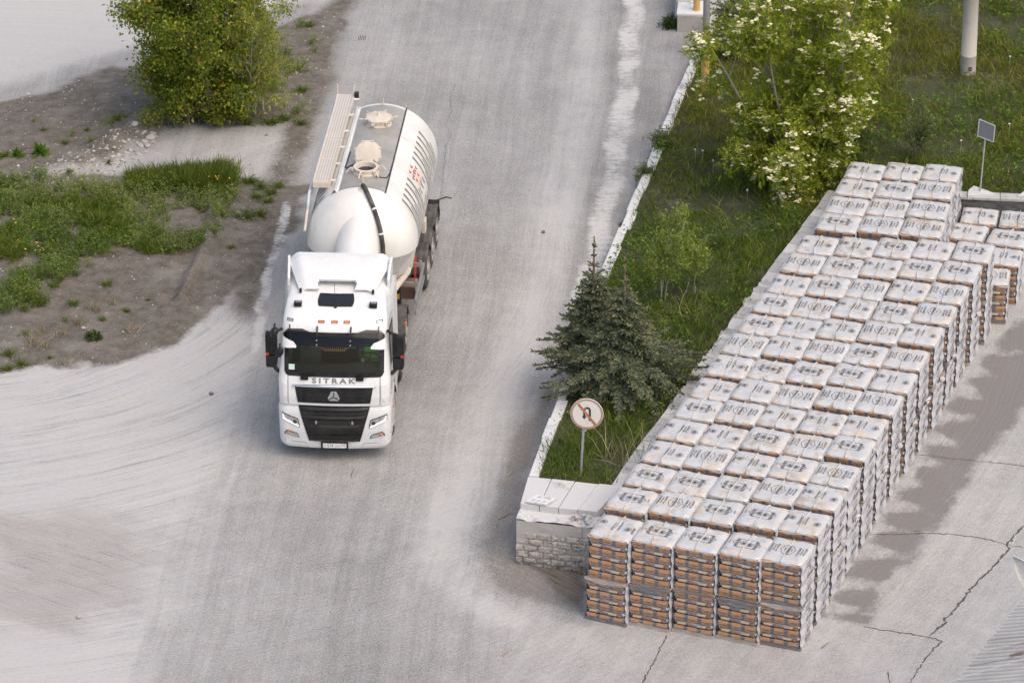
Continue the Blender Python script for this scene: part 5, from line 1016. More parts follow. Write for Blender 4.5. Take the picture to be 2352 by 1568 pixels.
def side_print(seed, sg):
    """film stretched over both flanks, with the bag printing showing on it"""
    rs_ = random.Random(seed); m_ = MB()
    if True:
        def xo(y, z): return PW / 2 + 0.012 + 0.010 * math.cos((z - 0.03) * 2 * math.pi / 0.28) + 0.012 * (float(vnoise(np.array(y * 3.0 + z * 9 + seed), np.array(z * 5.0 - y * 2), 3)) - 0.5) - 0.05 * max(0.0, abs(y) / (PD / 2) - 0.9) * 6 * 0.1
        ysl = np.linspace(-PD / 2 + 0.03, PD / 2 - 0.02, 15); zsl = np.linspace(0.0, PH - 0.02, 27)
        m_.grid([[(sg * (xo(y, z) - (0.018 if abs(y) > PD / 2 - 0.035 else 0)), y, z) for y in ysl] for z in zsl], 1)
        for j, z0 in enumerate((0.84, 0.58, 0.33, 0.11)):
            f = lambda a, b: (sg * (xo(a * sg, z0 + b) + 0.004), a * sg, z0 + b + 0.05 * a * sg * 0); kind = (j + seed) % 2; o = rs_.uniform(-0.06, 0.06)
            if kind == 0: hexline(m_, 0.03 + o, 0, 0.20, 0.09, f, 0.010); word(m_, 'АККЕРМАНН', 0.03 + o, -0.01, 0.08, f, 0.55, 0, 0.03); disc(m_, 0.06 + o, 0.115, 0.05, f)
            else: word(m_, 'ПОРТЛАНД ЦЕМЕНТ', o, 0.055, 0.046, f, 0.68, 0, 0.02); word(m_, '8-800-555-57', 0.02 + o, -0.015, 0.046, f, 0.9, 0, 0.02); word(m_, 'АККЕРМАНН', 0.04 + o, -0.075, 0.03, f, 0.7, 0, 0.02)
    return m_.mesh('side_film', [mprint2, mflank], smooth=True, auto=rad(40))
sprints = [[side_print(s, g) for g in (1, -1)] for s in range(3)]
def band_mesh(seed, z0, z1, loose):
    rs_ = random.Random(seed); m_ = MB(); P = []; n = 60; per = []
    for t in np.linspace(0, 1, 16)[:-1]: per.append((-PW / 2 + PW * t, -PD / 2))
    for t in np.linspace(0, 1, 16)[:-1]: per.append((PW / 2, -PD / 2 + PD * t))
    for t in np.linspace(0, 1, 16)[:-1]: per.append((PW / 2 - PW * t, PD / 2))
    for t in np.linspace(0, 1, 16)[:-1]: per.append((-PW / 2, PD / 2 - PD * t))
    per.append(per[0]); rows = []
    for j, q in enumerate(np.linspace(0, 1, 7)):
        row = []
        for i, (x, y) in enumerate(per):
            o = 1.022 + 0.014 * (float(vnoise(np.array(i * 0.35 + seed), np.array(j * 1.3), 3))) ; z = z0 + (z1 - z0) * q + 0.035 * (float(vnoise(np.array(i * 0.16 + seed * 5), np.array(0.0), 5)) - 0.5) - (loose * 0.06 * math.sin(math.pi * (i % 15) / 15) if j == 0 else 0)
            row.append((x * o, y * o, z))
        rows.append(row)
    return m_.grid(rows).mesh('wrap_band', [mband if seed % 2 else mband2], smooth=True)
bands_top = [band_mesh(s, 0.975, 1.045, s % 3) for s in range(4)]; bands_low = [band_mesh(s + 9, -0.02, 0.09, 0.2) for s in range(3)]
mskid = plain('skid_board', (0.33, 0.27, 0.20), 0.85, var=0.2)
SKID = MB().box((0, 0, 0.012), (PW + 0.02, PD + 0.02, 0.02)).mesh('slip_sheet', mskid)
# a scrap of torn film sticking out at the joint of two pallets
def torn(seed):
    rs_ = random.Random(seed); P = []
    for j in range(6): P.append([(PW / 2 + 0.015 + 0.05 * rs_.random() * (i / 6) + 0.03 * math.sin(i), -0.25 + 0.5 * i / 7 + rs_.gauss(0, 0.015), 1.06 - 0.03 * j * (0.6 + 0.8 * rs_.random())) for i in range(8)])
    return MB().grid(P).mesh('torn_film', mtop)
torns = [torn(s) for s in range(4)]

protos = {}
def make_pallet(v, full):
    """one pallet of a kind with its parts: seven bag layers, film on top, printing, wrap bands"""
    key = (v, full)
    if key in protos: return protos[key], False
    r_ = thing('bag_pallet', None, None); r_.name = 'bag_pallet'
    for i in range(NLAY):
        k_ = (i + (0 if True else 1)) % 2; lo = link('bag_layer', layers[k_][(i + v) % 3], r_); lo.location = (0, 0, LZ[i]); lo.rotation_euler = (0, 0, rad(random.uniform(-.5, .5)))
    
    for g in (0, 1): sp_ = link('side_film', sprints[v % 3][g], r_); sp_.location.z = 0.01
    link('slip_sheet', SKID, r_)
    if full == 'top':
        t_ = link('top_film', tops[v % 9], r_); t_.location.z = PH
        if v % 2: link('wrap_band', bands_low[v % 3], r_)
    else:
        t_ = link('top_film', tops[v % 9], r_); t_.location.z = PH - 0.02; t_.scale.z = 0.4
        link('wrap_band', bands_top[v % 4], r_); link('wrap_band', bands_low[v % 3], r_)
        if v % 3 != 1: link('torn_film', torns[v % 4], r_)
    protos[key] = r_; return r_, True
def copy_tree(o, parent=None):
    c = o.copy(); COL.objects.link(c); c.parent = parent
    for ch in list(o.children): copy_tree(ch, c)
    return c
ORD = ['first', 'second', 'third', 'fourth', 'fifth', 'sixth', 'seventh', 'eighth', 'ninth', 'tenth', 'eleventh', 'twelfth', 'thirteenth', 'fourteenth', 'fifteenth', 'sixteenth', 'seventeenth', 'eighteenth']
cnt = [0]
def place_pallet(x, y, z, rz, lab, grp, full, v=None, tilt=0.0):
    v = random.randrange(9) if v is None else v
    p, new = make_pallet(v, full); o = p if new else copy_tree(p)
    o.location = (x, y, z); o.rotation_euler = (random.gauss(0, 0.007), random.gauss(0, 0.008), rz)
    for ch in o.children:
        if ch.name.startswith('top_film') and random.random() < 0.4: ch.rotation_euler.z = math.pi
    tag(o, lab, 'pallet', grp); cnt[0] += 1; return o
def row_of(FL, FRt, n, lab, grp, rown, wtot, jit=0.012, ang=None):
    FL = np.array(FL); FRt = np.array(FRt); d = FRt - FL; L = np.hypot(*d); rz = math.atan2(d[1], d[0]) if ang is None else rad(ang); ex_ = np.array([math.cos(rz), math.sin(rz)]); ey_ = np.array([-ex_[1], ex_[0]]); wd = float(d @ ex_) / n; sx_ = (wd - 0.022) / PW; last = FRt - ex_ * wd
    for j in range(n):
        c_ = FL + (last - FL) * (j / max(1, n - 1)) + ex_ * wd / 2 + ey_ * (PD / 2) + np.random.default_rng(rown * 10 + j).normal(0, jit, 2)
        yield j, c_, rz, sx_
TOPZ = 1.045; RS = random.Random(5)
JN = {0: 'touching the wall', 1: 'second from the wall', 2: 'in the middle', 3: 'second from the open yard side', 4: 'at the open yard side'}
for i in range(14):
    f = i / 13; FLp = (1.56 + (6.53 - 1.56) * f, 85.62 + (98.55 - 85.62) * f); FRp = (5.94 + (10.93 - 5.94) * f, 84.32 + (98.0 - 84.32) * f)
    rown = 'front row' if i == 0 else 'last five-wide row' if i == 13 else '%s row from the front' % ORD[i]
    for j, c_, rz, sx_ in row_of(FLp, FRp, 5, None, None, i, 5, ang=-22.0 + 6.0 * f):
        rz2 = rz + rad(RS.gauss(0, 0.8))
        o = place_pallet(c_[0], c_[1], TOPZ + (RS.uniform(0.02, 0.10) if i else -0.03), rz2, 'upper bag pallet, %s, %s' % (JN[j], rown), 'upper pallets of bags in the five-wide rows', 'top')
        o.scale = (sx_, 1.0, 1.0)
        if i == 0 or j == 4 or (i == 1):
            o = place_pallet(c_[0] + RS.gauss(0, 0.012), c_[1] + RS.gauss(0, 0.012), 0.0, rz2 + rad(RS.gauss(0, 0.7)), 'lower bag pallet, %s, %s' % (JN[j], rown), 'lower pallets of bags on the ground', 'low'); o.scale = (sx_ * 1.01, 1.01, 1.055 if i else 0.98)
for i in range(4):
    f = i / 3; FLp = (7.06 + (7.90 - 7.06) * f, 99.87 + (102.70 - 99.87) * f); FRp = (9.91 + (10.57 - 9.91) * f, 99.38 + (102.34 - 99.38) * f)
    rown = ('the nearest three-wide row', 'the second three-wide row', 'the third three-wide row', 'the farthest three-wide row')[i]
    for j, c_, rz, sx_ in row_of(FLp, FRp, 3, None, None, 20 + i, 3, ang=-15.5):
        nm_ = ('left', 'middle', 'right')[j]
        o = place_pallet(c_[0], c_[1], TOPZ + RS.uniform(-.02, .03), rz + rad(RS.gauss(0, 1)), 'upper white-film bag pallet, %s one of %s' % (nm_, rown), 'upper pallets of bags in the three-wide rows', 'top'); o.scale = (sx_, 0.92, 1.0)
        if j == 2: o = place_pallet(c_[0], c_[1], 0.0, rz, 'lower bag pallet on the ground, right end of %s' % rown, 'lower pallets of bags on the ground', 'low'); o.scale = (sx_, 0.92, 1)
LOWP = [((10.71, 102.33), (11.54, 102.17), 'single low pallet of bags against the dark stone wall, nearest the tall stacks'), ((11.61, 102.14), (12.46, 101.98), 'single low pallet of bags against the dark stone wall, cut by the picture edge'),
        ((10.30, 101.51), (11.12, 101.26), 'single low pallet of bags one row before the dark wall, nearest the tall stacks'), ((11.20, 101.23), (12.10, 100.91), 'single low pallet of bags one row before the dark wall, at the picture edge'),
        ((11.02, 100.20), (11.87, 99.98), 'single low pallet of bags half hidden behind the last five-wide row'), ((10.70, 99.12), (11.53, 98.98), 'nearest single low pallet of bags with dark bag ends beside the last five-wide row')]
for q, (FLp, FRp, lab) in enumerate(LOWP):
    for j, c_, rz, sx_ in row_of(FLp, FRp, 1, None, None, 40 + q, 1, 0.0): o = place_pallet(c_[0], c_[1], 0.0, rz, lab, 'single low pallets of bags beside the far rows', 'top'); o.scale = (min(1.05, sx_ * 1.02), 0.90, 1.0)
# ------------------------------------------------------------------ vegetation
R3 = np.random.default_rng(21)
def unit(v): return v / np.maximum(np.linalg.norm(v, axis=-1, keepdims=True), 1e-9)
def rdir(n, up=0.0): v = R3.normal(size=(n, 3)); v[:, 2] += up; return unit(v)
def leafquads(P, D, L, W, S=None):
    """pointed leaves: n rhombs from P along D"""
    n = len(P); S = unit(np.cross(D, rdir(n))) if S is None else S; L = np.broadcast_to(L, (n,))[:, None]; W = np.broadcast_to(W, (n,))[:, None]
    m = P + D * L * 0.45; return np.stack([P, m + S * W / 2, P + D * L + np.array([0, 0, -1]) * L * 0.12, m - S * W / 2], 1)
def blades(P, D, L, W, bend):
    """grass blades of two quads, tips leaning over"""
    n = len(P); S = unit(np.cross(D, rdir(n))); L = L[:, None]; W = W[:, None]; h = unit(D * [1, 1, 0] + R3.normal(size=(n, 3)) * [0.4, 0.4, 0]); bend = bend[:, None]
    m = P + D * L * 0.55 + h * L * bend * 0.25; t = P + D * L * (1 - 0.3 * bend) + h * L * bend
    a = np.stack([P - S * W / 2, P + S * W / 2, m + S * W * 0.4, m - S * W * 0.4, t + S * W * 0.06, t - S * W * 0.06], 1)
    return a
def quads_mesh(name, Q, mat, tone=None):
    n = len(Q); V = Q.reshape(-1, 3); F = np.arange(n * 4).reshape(n, 4); me = nmesh(name, V, F, mat)
    if tone is not None: fattr(me, 'tone', np.repeat(tone, 4))
    return me
def blades_mesh(name, A, mat, tone=None):
    n = len(A); V = A.reshape(-1, 3); b = np.arange(n)[:, None] * 6; F = np.concatenate([b + [0, 1, 2, 3], b + [3, 2, 4, 5]], 0); me = nmesh(name, V, F, mat)
    if tone is not None: fattr(me, 'tone', np.repeat(tone, 6))
    return me
mbark = plain('grey_bark', (0.16, 0.14, 0.12), 0.9, var=0.3, scale=12); mpalebark = plain('pale_bark', (0.36, 0.34, 0.30), 0.85, var=0.25, scale=14); mgreybr = plain('rowan_bark', (0.20, 0.175, 0.15), 0.85, var=0.25, scale=12); mtwig = plain('brown_twig', (0.17, 0.12, 0.08), 0.9, var=0.25)
mbirch = foliage('birch_leaf', [(0.0, (0.084, 0.128, 0.016)), (0.45, (0.139, 0.196, 0.022)), (0.8, (0.214, 0.255, 0.028)), (0.975, (0.372, 0.341, 0.046)), (1.0, (0.595, 0.255, 0.062))], 0.42)
mwillow = foliage('willow_leaf', [(0.0, (0.144, 0.194, 0.033)), (0.5, (0.220, 0.276, 0.047)), (0.9, (0.338, 0.356, 0.075)), (1.0, (0.506, 0.324, 0.075))], 0.42)
mrowan = foliage('rowan_leaf', [(0.0, (0.112, 0.176, 0.022)), (0.5, (0.206, 0.269, 0.030)), (1.0, (0.379, 0.380, 0.041))], 0.38)
mdarkbush = foliage('dark_bush_leaf', [(0.0, (0.025, 0.050, 0.014)), (0.6, (0.049, 0.087, 0.018)), (1.0, (0.091, 0.129, 0.028))], 0.3)
msap = foliage('sapling_leaf', [(0.0, (0.122, 0.179, 0.033)), (0.6, (0.204, 0.269, 0.053)), (1.0, (0.325, 0.357, 0.081))], 0.4)
mgreysap = foliage('grey_sapling_leaf', [(0.0, (0.084, 0.120, 0.042)), (0.6, (0.144, 0.180, 0.072)), (1.0, (0.228, 0.252, 0.120))], 0.35)
mspruce = foliage('spruce_needles', [(0.0, (0.061, 0.089, 0.060)), (0.5, (0.115, 0.156, 0.100)), (0.85, (0.182, 0.216, 0.133)), (1.0, (0.291, 0.270, 0.145))], 0.08, 0.65, alt=[(0.0, (0.182, 0.189, 0.103)), (1.0, (0.389, 0.310, 0.157))])
mgrass = foliage('grass_blade', [(0.0, (0.046, 0.088, 0.012)), (0.5, (0.094, 0.156, 0.020)), (0.97, (0.174, 0.227, 0.032)), (1.0, (0.347, 0.312, 0.149))], 0.35, alt=[(0.0, (0.094, 0.121, 0.016)), (0.5, (0.153, 0.177, 0.024)), (0.94, (0.240, 0.227, 0.041)), (1.0, (0.401, 0.340, 0.149))])
mherb = foliage('herb_leaf', [(0.0, (0.070, 0.124, 0.020)), (0.5, (0.129, 0.197, 0.036)), (1.0, (0.211, 0.269, 0.063))], 0.4, alt=[(0.0, (0.140, 0.183, 0.057)), (1.0, (0.281, 0.328, 0.126))])
mlush = foliage('lush_leaf', [(0.0, (0.053, 0.112, 0.012)), (0.6, (0.098, 0.188, 0.018)), (1.0, (0.180, 0.270, 0.033))], 0.4)
mdry = foliage('dry_stalk', [(0.0, (0.20, 0.16, 0.10)), (0.6, (0.32, 0.27, 0.19)), (1.0, (0.44, 0.38, 0.29))], 0.15)
mblossom = plain('cream_blossom', (0.68, 0.64, 0.41), 0.7, var=0.12, scale=18)

def grow(p, d, L, r, lev, mb, tips, wob=0.25, kids=(4, 5), spread=0.7, up=0.15, n=6, shrink=0.6, minr=0.006):
    """a limb: curved tapering tube with side limbs; tip points go to tips"""
    pts = [np.array(p, float)]; d = unit(np.array(d, float)); rs_ = [r]
    for i in range(n):
        d = unit(d + R3.normal(size=3) * wob * 0.35 + [0, 0, up * 0.3]); pts.append(pts[-1] + d * L / n); rs_.append(max(minr, r * (1 - 0.75 * (i + 1) / n)))
    mb.tube(pts, rs_, 6 if r > 0.02 else 4, cap=False)
    if lev == 0:
        for q in pts[1:]: tips.append((q, d))
        return
    for q in range(R3.integers(*kids) if kids[0] < kids[1] else kids[0]):
        t = R3.uniform(0.25 if lev < 2 else 0.06, 1.0); i = min(n - 1, int(t * n)); b = pts[i] + (pts[i + 1] - pts[i]) * (t * n - i); a = R3.uniform(0, 2 * math.pi); sd = unit(np.cross(d, rdir(1)[0])); dd = unit(d * (1 - spread) + sd * spread + [0, 0, up])
        grow(b, dd, L * shrink * R3.uniform(0.7, 1.15) * (1.15 - 0.5 * t), max(minr, r * 0.5 * (1 - 0.5 * t)), lev - 1, mb, tips, wob, kids, spread, up, n, shrink, minr)
def broadleaf(name, label, cat, base, stems, leafn, leafL, leafW, mat, barkm, levels=2, grp=None, jit=0.12, kids=(5, 7), spread=0.65, up=0.12, shrink=0.52, droop=-0.25, compound=0, clip=None):
    r_ = thing(name, label, cat, base, 0, grp); mb = MB(); tips = []
    for dx, dy, d, L, r in stems: grow((dx, dy, -0.05), d, L, r, levels, mb, tips, kids=kids, spread=spread, up=up, shrink=shrink)
    mb.build('trunk', barkm, r_, smooth=True)
    T = np.array([t[0] for t in tips]); Dd = np.array([t[1] for t in tips]); T = T[T[:, 2] > 0.05] if clip is None else T[clip(T)]
    i = R3.integers(0, len(T), leafn); P = T[i] + R3.normal(size=(leafn, 3)) * jit; P[:, 2] = np.maximum(P[:, 2], 0.03); D = rdir(leafn, droop)
    if compound:
        Q = []; sd = unit(np.cross(D, rdir(leafn)))
        for k_ in range(compound):
            t = (k_ // 2 + 0.5) / (compound / 2); s_ = (1 if k_ % 2 else -1); Q.append(leafquads(P + D * (0.17 * t), unit(D * 0.45 + sd * s_), leafL * R3.uniform(0.8, 1.2, leafn), leafW))
        Q = np.concatenate(Q)
    else: Q = leafquads(P, D, leafL * R3.uniform(0.7, 1.3, leafn), leafW * R3.uniform(0.8, 1.2, leafn))
    link('crown', quads_mesh('crown', Q, mat), r_); return r_, T
# big birch clump by the far-left road, and the lighter willow beside it
b1 = at(440, 270, 0.12)
broadleaf('birch_tree', 'dense dark green bushy birch, left of the two trees by the side road', 'tree', b1, [(R3.uniform(-.6, .8), R3.uniform(-.35, .5), (R3.uniform(-.14, .16), R3.uniform(-.2, .25), 1), R3.uniform(3.4, 5.6), 0.045) for _ in range(14)], 48000, 0.085, 0.065, mbirch, mbark, 2, kids=(9, 12), spread=0.66, up=0.06, shrink=0.25, jit=0.17)
b2 = at(560, 262, 0.12)
broadleaf('willow_tree', 'lighter yellow green tree with bare stems showing, right of the dark birch', 'tree', b2, [(R3.uniform(-.45, .55), R3.uniform(-.2, .3), (R3.uniform(-.22, .30), R3.uniform(-.3, .3), 1), R3.uniform(2.6, 4.6), 0.03) for _ in range(11)], 19000, 0.11, 0.042, mwillow, mpalebark, 2, kids=(6, 8), spread=0.62, up=0.1, shrink=0.32, jit=0.12)
broadleaf('leafy_bush', 'low green bush under the birch beside the pale stones', 'bush', at(385, 285, 0.1), [(R3.uniform(-.4, .4), R3.uniform(-.15, .2), (R3.uniform(-.6, .6), R3.uniform(-.5, .3), 1), R3.uniform(0.5, 1.0), 0.015) for _ in range(12)], 2200, 0.07, 0.04, mwillow, mtwig, 1, kids=(5, 7), jit=0.08)
broadleaf('leafy_bush', 'low dark green bush at the foot of the two trees, by the gravel path', 'bush', at(500, 282, 0.1), [(R3.uniform(-.7, .7), R3.uniform(-.15, .2), (R3.uniform(-.6, .6), R3.uniform(-.5, .3), 1), R3.uniform(0.4, 0.8), 0.015) for _ in range(14)], 2600, 0.07, 0.045, mbirch, mtwig, 1, kids=(5, 7), jit=0.08)
# flowering rowan
rb = at(1846, 385, 1.15); rb[2] = float(bank_z(rb[0], rb[1]))
rw_, T = broadleaf('rowan_tree', 'big rowan covered in cream blossom on the grass bank behind the pallets', 'tree', rb, [(R3.uniform(-.3, .3), R3.uniform(-.25, .25), (a, b, c), L, 0.05) for a, b, c, L in [(-.5, -.1, .9, 2.3), (-.3, .2, 1, 4.2), (-.35, -.2, 1, 4.6), (-.1, .1, 1, 5.4), (.1, -.2, 1, 5.2), (.25, .15, 1, 5.0), (.38, -.1, 1, 4.3), (.5, .2, 1, 3.4), (-.5, .1, 1, 5.0), (-.25, .3, 1, 5.2), (.15, .3, 1, 5.4), (-.8, -.5, .35, 2.4), (-.2, -.9, .35, 2.0), (.55, -.6, .32, 1.9), (-.5, -.75, .6, 2.6), (.3, -.6, .8, 3.2), (0, .6, 1, 4.6)]], 11500, 0.10, 0.036, mrowan, mgreybr, 2, kids=(6, 8), spread=0.62, up=0.06, shrink=0.32, jit=0.16, compound=8)
BP = []; nb_ = 1250; ctr = np.array([0, 0, 2.6]); out = unit((T - ctr) / [2.3, 2.2, 3.0]); wgt = np.linalg.norm((T - ctr) / [2.3, 2.2, 3.0], axis=1) + 0.25 * T[:, 2] / 5; wgt = np.clip(wgt - 0.30, 0.12, None) * (1.4 - 0.9 * out[:, 1] + 0.3 * out[:, 2]); wgt /= wgt.sum()
sel = R3.choice(len(T), nb_, p=wgt); m_ = MB(); ico = [(Vector((math.cos(a) * math.cos(b), math.sin(a) * math.cos(b), math.sin(b)))) for b in (0.15, 0.75) for a in np.linspace(0, 2 * math.pi, 7)[:-1]] + [Vector((0, 0, 1))]
icf = [(i, (i + 1) % 6, 6 + (i + 1) % 6, 6 + i) for i in range(6)] + [(6 + i, 6 + (i + 1) % 6, 12) for i in range(6)]
for s in sel:
    c_ = T[s] + R3.normal(size=3) * 0.10 + out[s] * 0.08; c_[2] = max(c_[2], 0.1)
    for q in range(R3.integers(3, 7)): r_ = R3.uniform(0.030, 0.052); o_ = c_ + R3.normal(size=3) * [0.042, 0.042, 0.018]; m_.add([tuple(o_ + np.array(v) * r_ * [1, 1, 0.6]) for v in ico], icf)
bl = m_.build('blossom', mblossom, rw_); bl['kind'] = 'stuff'
broadleaf('dark_bush', 'dark green shrub crouching under the right side of the blossoming rowan', 'bush', (*at(1925, 345, 1.1)[:2], float(bank_z(*at(1925, 345, 1.1)[:2]))), [(R3.uniform(-.5, .5), R3.uniform(-.3, .3), (R3.uniform(-.6, .6), R3.uniform(-.5, .5), 1), R3.uniform(0.7, 1.3), 0.02) for _ in range(16)], 4200, 0.075, 0.045, mdarkbush, mtwig, 1, kids=(7, 9), jit=0.10)
def bpt(px, py, z=0.9):
    p = at(px, py, z)
    for _ in range(4): p = at(px, py, float(bank_z(p[0], p[1])))
    return p
broadleaf('sapling', 'slender young tree with bright yellow green leaves amid the grass between kerb and pallets', 'sapling', bpt(1522, 688), [(R3.uniform(-.06, .06), R3.uniform(-.05, .05), (a, R3.uniform(-.1, .1), 1), L, 0.018) for a, L in ((-.02, 2.3), (.06, 2.2), (.02, 1.9), (.1, 1.8))] + [(0.7, .05, (.15, 0, 1), 1.5, 0.012), (0.5, .2, (.35, 0, 1), 1.3, .012)], 4300, 0.095, 0.03, msap, mpalebark, 1, kids=(8, 10), spread=0.6, up=0.15, shrink=0.38, jit=0.07, clip=lambda T: T[:, 2] > 0.55)
broadleaf('sapling', 'pale grey green sapling behind the farthest pallets under the concrete pole', 'sapling', bpt(2098, 372), [(R3.uniform(-.06, .06), R3.uniform(-.05, .05), (a, 0.0, 1), L, 0.014) for a, L in ((-.12, 1.6), (.08, 1.5), (.3, 1.2), (.55, 1.1))], 2400, 0.09, 0.03, mgreysap, mgreybr, 1, kids=(8, 10), spread=0.6, up=0.15, shrink=0.36, jit=0.07, clip=lambda T: T[:, 2] > 0.35)

# spruces
def spruce(label, base, H, prof, seed, dens=1.0, lean=0.0):
    global R3; keep = R3; R3 = np.random.default_rng(seed); r_ = thing('spruce', label, 'tree', base, 0, None); mb = MB(); SPc = []; SPd = []; SPl = []; TN = []
    mb.tube([(lean * z, 0, z) for z in np.linspace(-0.1, H - 0.06, 12)], [0.075 * (1 - 0.93 * i / 11) + 0.006 for i in range(12)], 8)
    z = 0.12; wz = 0.0
    while z < H - 0.10:
        f = z / H; Lb = float(np.interp(f, *prof)); nb = 10 if f < 0.3 else (8 if f < 0.7 else 4)
        a0 = R3.uniform(0, 6.28)
        for b in range(nb):
            a = a0 + b * 2 * math.pi / nb + R3.normal() * 0.18; L = Lb * R3.uniform(0.75, 1.2); L = max(L, 0.035); el = float(np.interp(f, [0, 0.3, 0.8, 1], [0.02, 0.15, 0.5, 0.9])) + R3.normal() * 0.08
            d = np.array([math.cos(a) * math.cos(el), math.sin(a) * math.cos(el), math.sin(el)]); sd = np.array([-math.sin(a), math.cos(a), 0]); o = np.array([lean * z, 0, z])
            n = max(2, int(L / 0.042 * dens)); t = np.linspace(0.12 if L > 0.3 else 0.3, 1, n); sag = -0.22 * L * t * t + 0.10 * L * t ** 4; ax = o + d * (L * t)[:, None] + np.array([0, 0, 1]) * sag[:, None]
            mb.tube([tuple(o), tuple(ax[len(ax) // 2]), tuple(ax[-1])], [0.012 + 0.008 * (1 - f), 0.009, 0.004], 4, cap=False)
            SPc.append(ax); SPd.append(np.tile(d, (n, 1)) + R3.normal(size=(n, 3)) * 0.1); SPl.append(np.full(n, 0.10)); TN.append(np.clip((t - 0.75) * 1.2, 0, 1) * 0.8 * R3.uniform(0, 1))
            for s in (-1, 1):
                for i in range(n):
                    sl = (0.42 * (1 - t[i]) + 0.07) * min(1.0, L / 0.7 + 0.2) * R3.uniform(0.6, 1.15)
                    if sl < 0.03: continue
                    dd = unit(d * 0.62 + sd * s * 0.75 + np.array([0, 0, R3.normal() * 0.16 + 0.05])); m = max(1, int(sl / 0.075)); q = ax[i] + dd * (sl * (np.arange(m) + 0.2) / m)[:, None] + np.array([0, 0, -0.10]) * (np.arange(m)[:, None] / m) ** 2 * sl
                    q += R3.normal(size=q.shape) * 0.012; SPc.append(q); SPd.append(np.tile(dd, (m, 1)) + R3.normal(size=(m, 3)) * 0.28); SPl.append(np.full(m, 0.095)); tn = np.zeros(m); tn[-1] = R3.uniform(0, 0.75) * (R3.random() < 0.45 + 0.4 * f); TN.append(tn)
        z += 0.135 + 0.05 * f + (0.07 if f > 0.7 else 0)
    n = 26; zz = np.linspace(H * 0.80, H, n); SPc.append(np.c_[lean * zz, zz * 0, zz] + R3.normal(size=(n, 3)) * 0.008); SPd.append(np.tile([0, 0, 1.0], (n, 1)) + R3.normal(size=(n, 3)) * 0.25); SPl.append(np.full(n, 0.075)); TN.append(np.full(n, 0.85))
    C = np.concatenate(SPc); Dv = unit(np.concatenate(SPd)); Ls = np.concatenate(SPl) * R3.uniform(0.8, 1.25, len(C)); tone = np.concatenate(TN); s1 = unit(np.cross(Dv, rdir(len(C)))); s2 = np.cross(Dv, s1); P = C - Dv * (Ls * 0.4)[:, None]
    Q = np.concatenate([leafquads(P, Dv, Ls, 0.042, s1), leafquads(P, Dv, Ls, 0.042, s2)]); mb.build('trunk', mtwig, r_, smooth=True); link('crown', quads_mesh('crown', Q, mspruce, np.concatenate([tone, tone])), r_); R3 = keep; return r_
sp2 = bpt(1432, 892); sp1 = bpt(1362, 836)
spruce('wide skirted grey green spruce, right and nearer of the twins behind the round sign', sp2, 3.25, ([0, 0.10, 0.24, 0.30, 0.36, 0.6, 0.74, 0.86, 1.0], [1.75, 1.85, 1.75, 1.35, 0.72, 0.44, 0.22, 0.07, 0.03]), 5, 1.15)
spruce('taller thin spruce with bare orange tip, the left of the twin spruces by the kerb', sp1, 3.2, ([0, 0.12, 0.22, 0.30, 0.5, 0.66, 0.76, 0.86, 1.0], [1.25, 1.3, 1.15, 0.70, 0.50, 0.30, 0.16, 0.05, 0.03]), 9, 0.9)

# grass on the bank: one mass of blades
N = 190000; gxp = R3.uniform(-0.5, 16.5, N); gyp = R3.uniform(88.6, 121, N); zb = bank_z(gxp, gyp); dn = fbm(gxp, gyp, 0.9, 4, 51); fd = fbm(gxp, gyp, 0.33, 3, 52)
keep = inside(BANKP, gxp, gyp) & (R3.random(N) < np.clip((dn - 0.26) * 3.4, 0.08, 1)) & (psd(BANKP, gxp, gyp) > 0.04)
P = np.c_[gxp, gyp, zb][keep]; n = len(P); dn = dn[keep]; fd = fd[keep]; tone = np.clip(sst(97, 113, P[:, 1] + 14 * (fd - 0.5)) * 1.1 + 0.5 * (dn - 0.5), 0, 1); tall = np.clip(0.6 + 1.6 * (fbm(P[:, 0], P[:, 1], 1.4, 3, 53) - 0.35), 0.4, 1.5)
A = blades(P, rdir(n, 2.6), 0.30 * tall * R3.uniform(0.5, 1.25, n), R3.uniform(0.012, 0.024, n), R3.uniform(0.1, 0.6, n)); tag(link('grass', blades_mesh('grass', A, mgrass, tone)), 'long mixed grass covering the bank', 'grass', kind='stuff')
# broad-leaved ground cover in patches on the bank
N = 26000; q = R3.uniform(0, 1, (N, 2)); X = -0.3 + q[:, 0] * 16.5; Y = 88.7 + q[:, 1] * 32; rt = G([(2060, 250), (2200, 210), (2420, 230), (2420, 440), (2260, 430), (2170, 400)], 1.0); w_a = sst(-0.5, 0.5, psd(rt, X, Y)); w_b = sst(0.52, 0.66, fbm(X, Y, 0.55, 4, 61)); kp_ = inside(BANKP, X, Y) & (R3.random(N) < np.maximum(w_a * 0.9, w_b * 0.75)); P = np.c_[X, Y, bank_z(X, Y) + R3.uniform(0.05, 0.32, N)][kp_]; P = np.repeat(P, 3, 0) + R3.normal(size=(len(P) * 3, 3)) * 0.06; n = len(P)
tag(link('ground_cover', quads_mesh('ground_cover', leafquads(P, unit(rdir(n) * [1, 1, 0.4]), R3.uniform(0.07, 0.13, n), R3.uniform(0.035, 0.06, n)), mlush)), 'leafy green weeds spreading through the bank grass', 'weeds', kind='stuff')

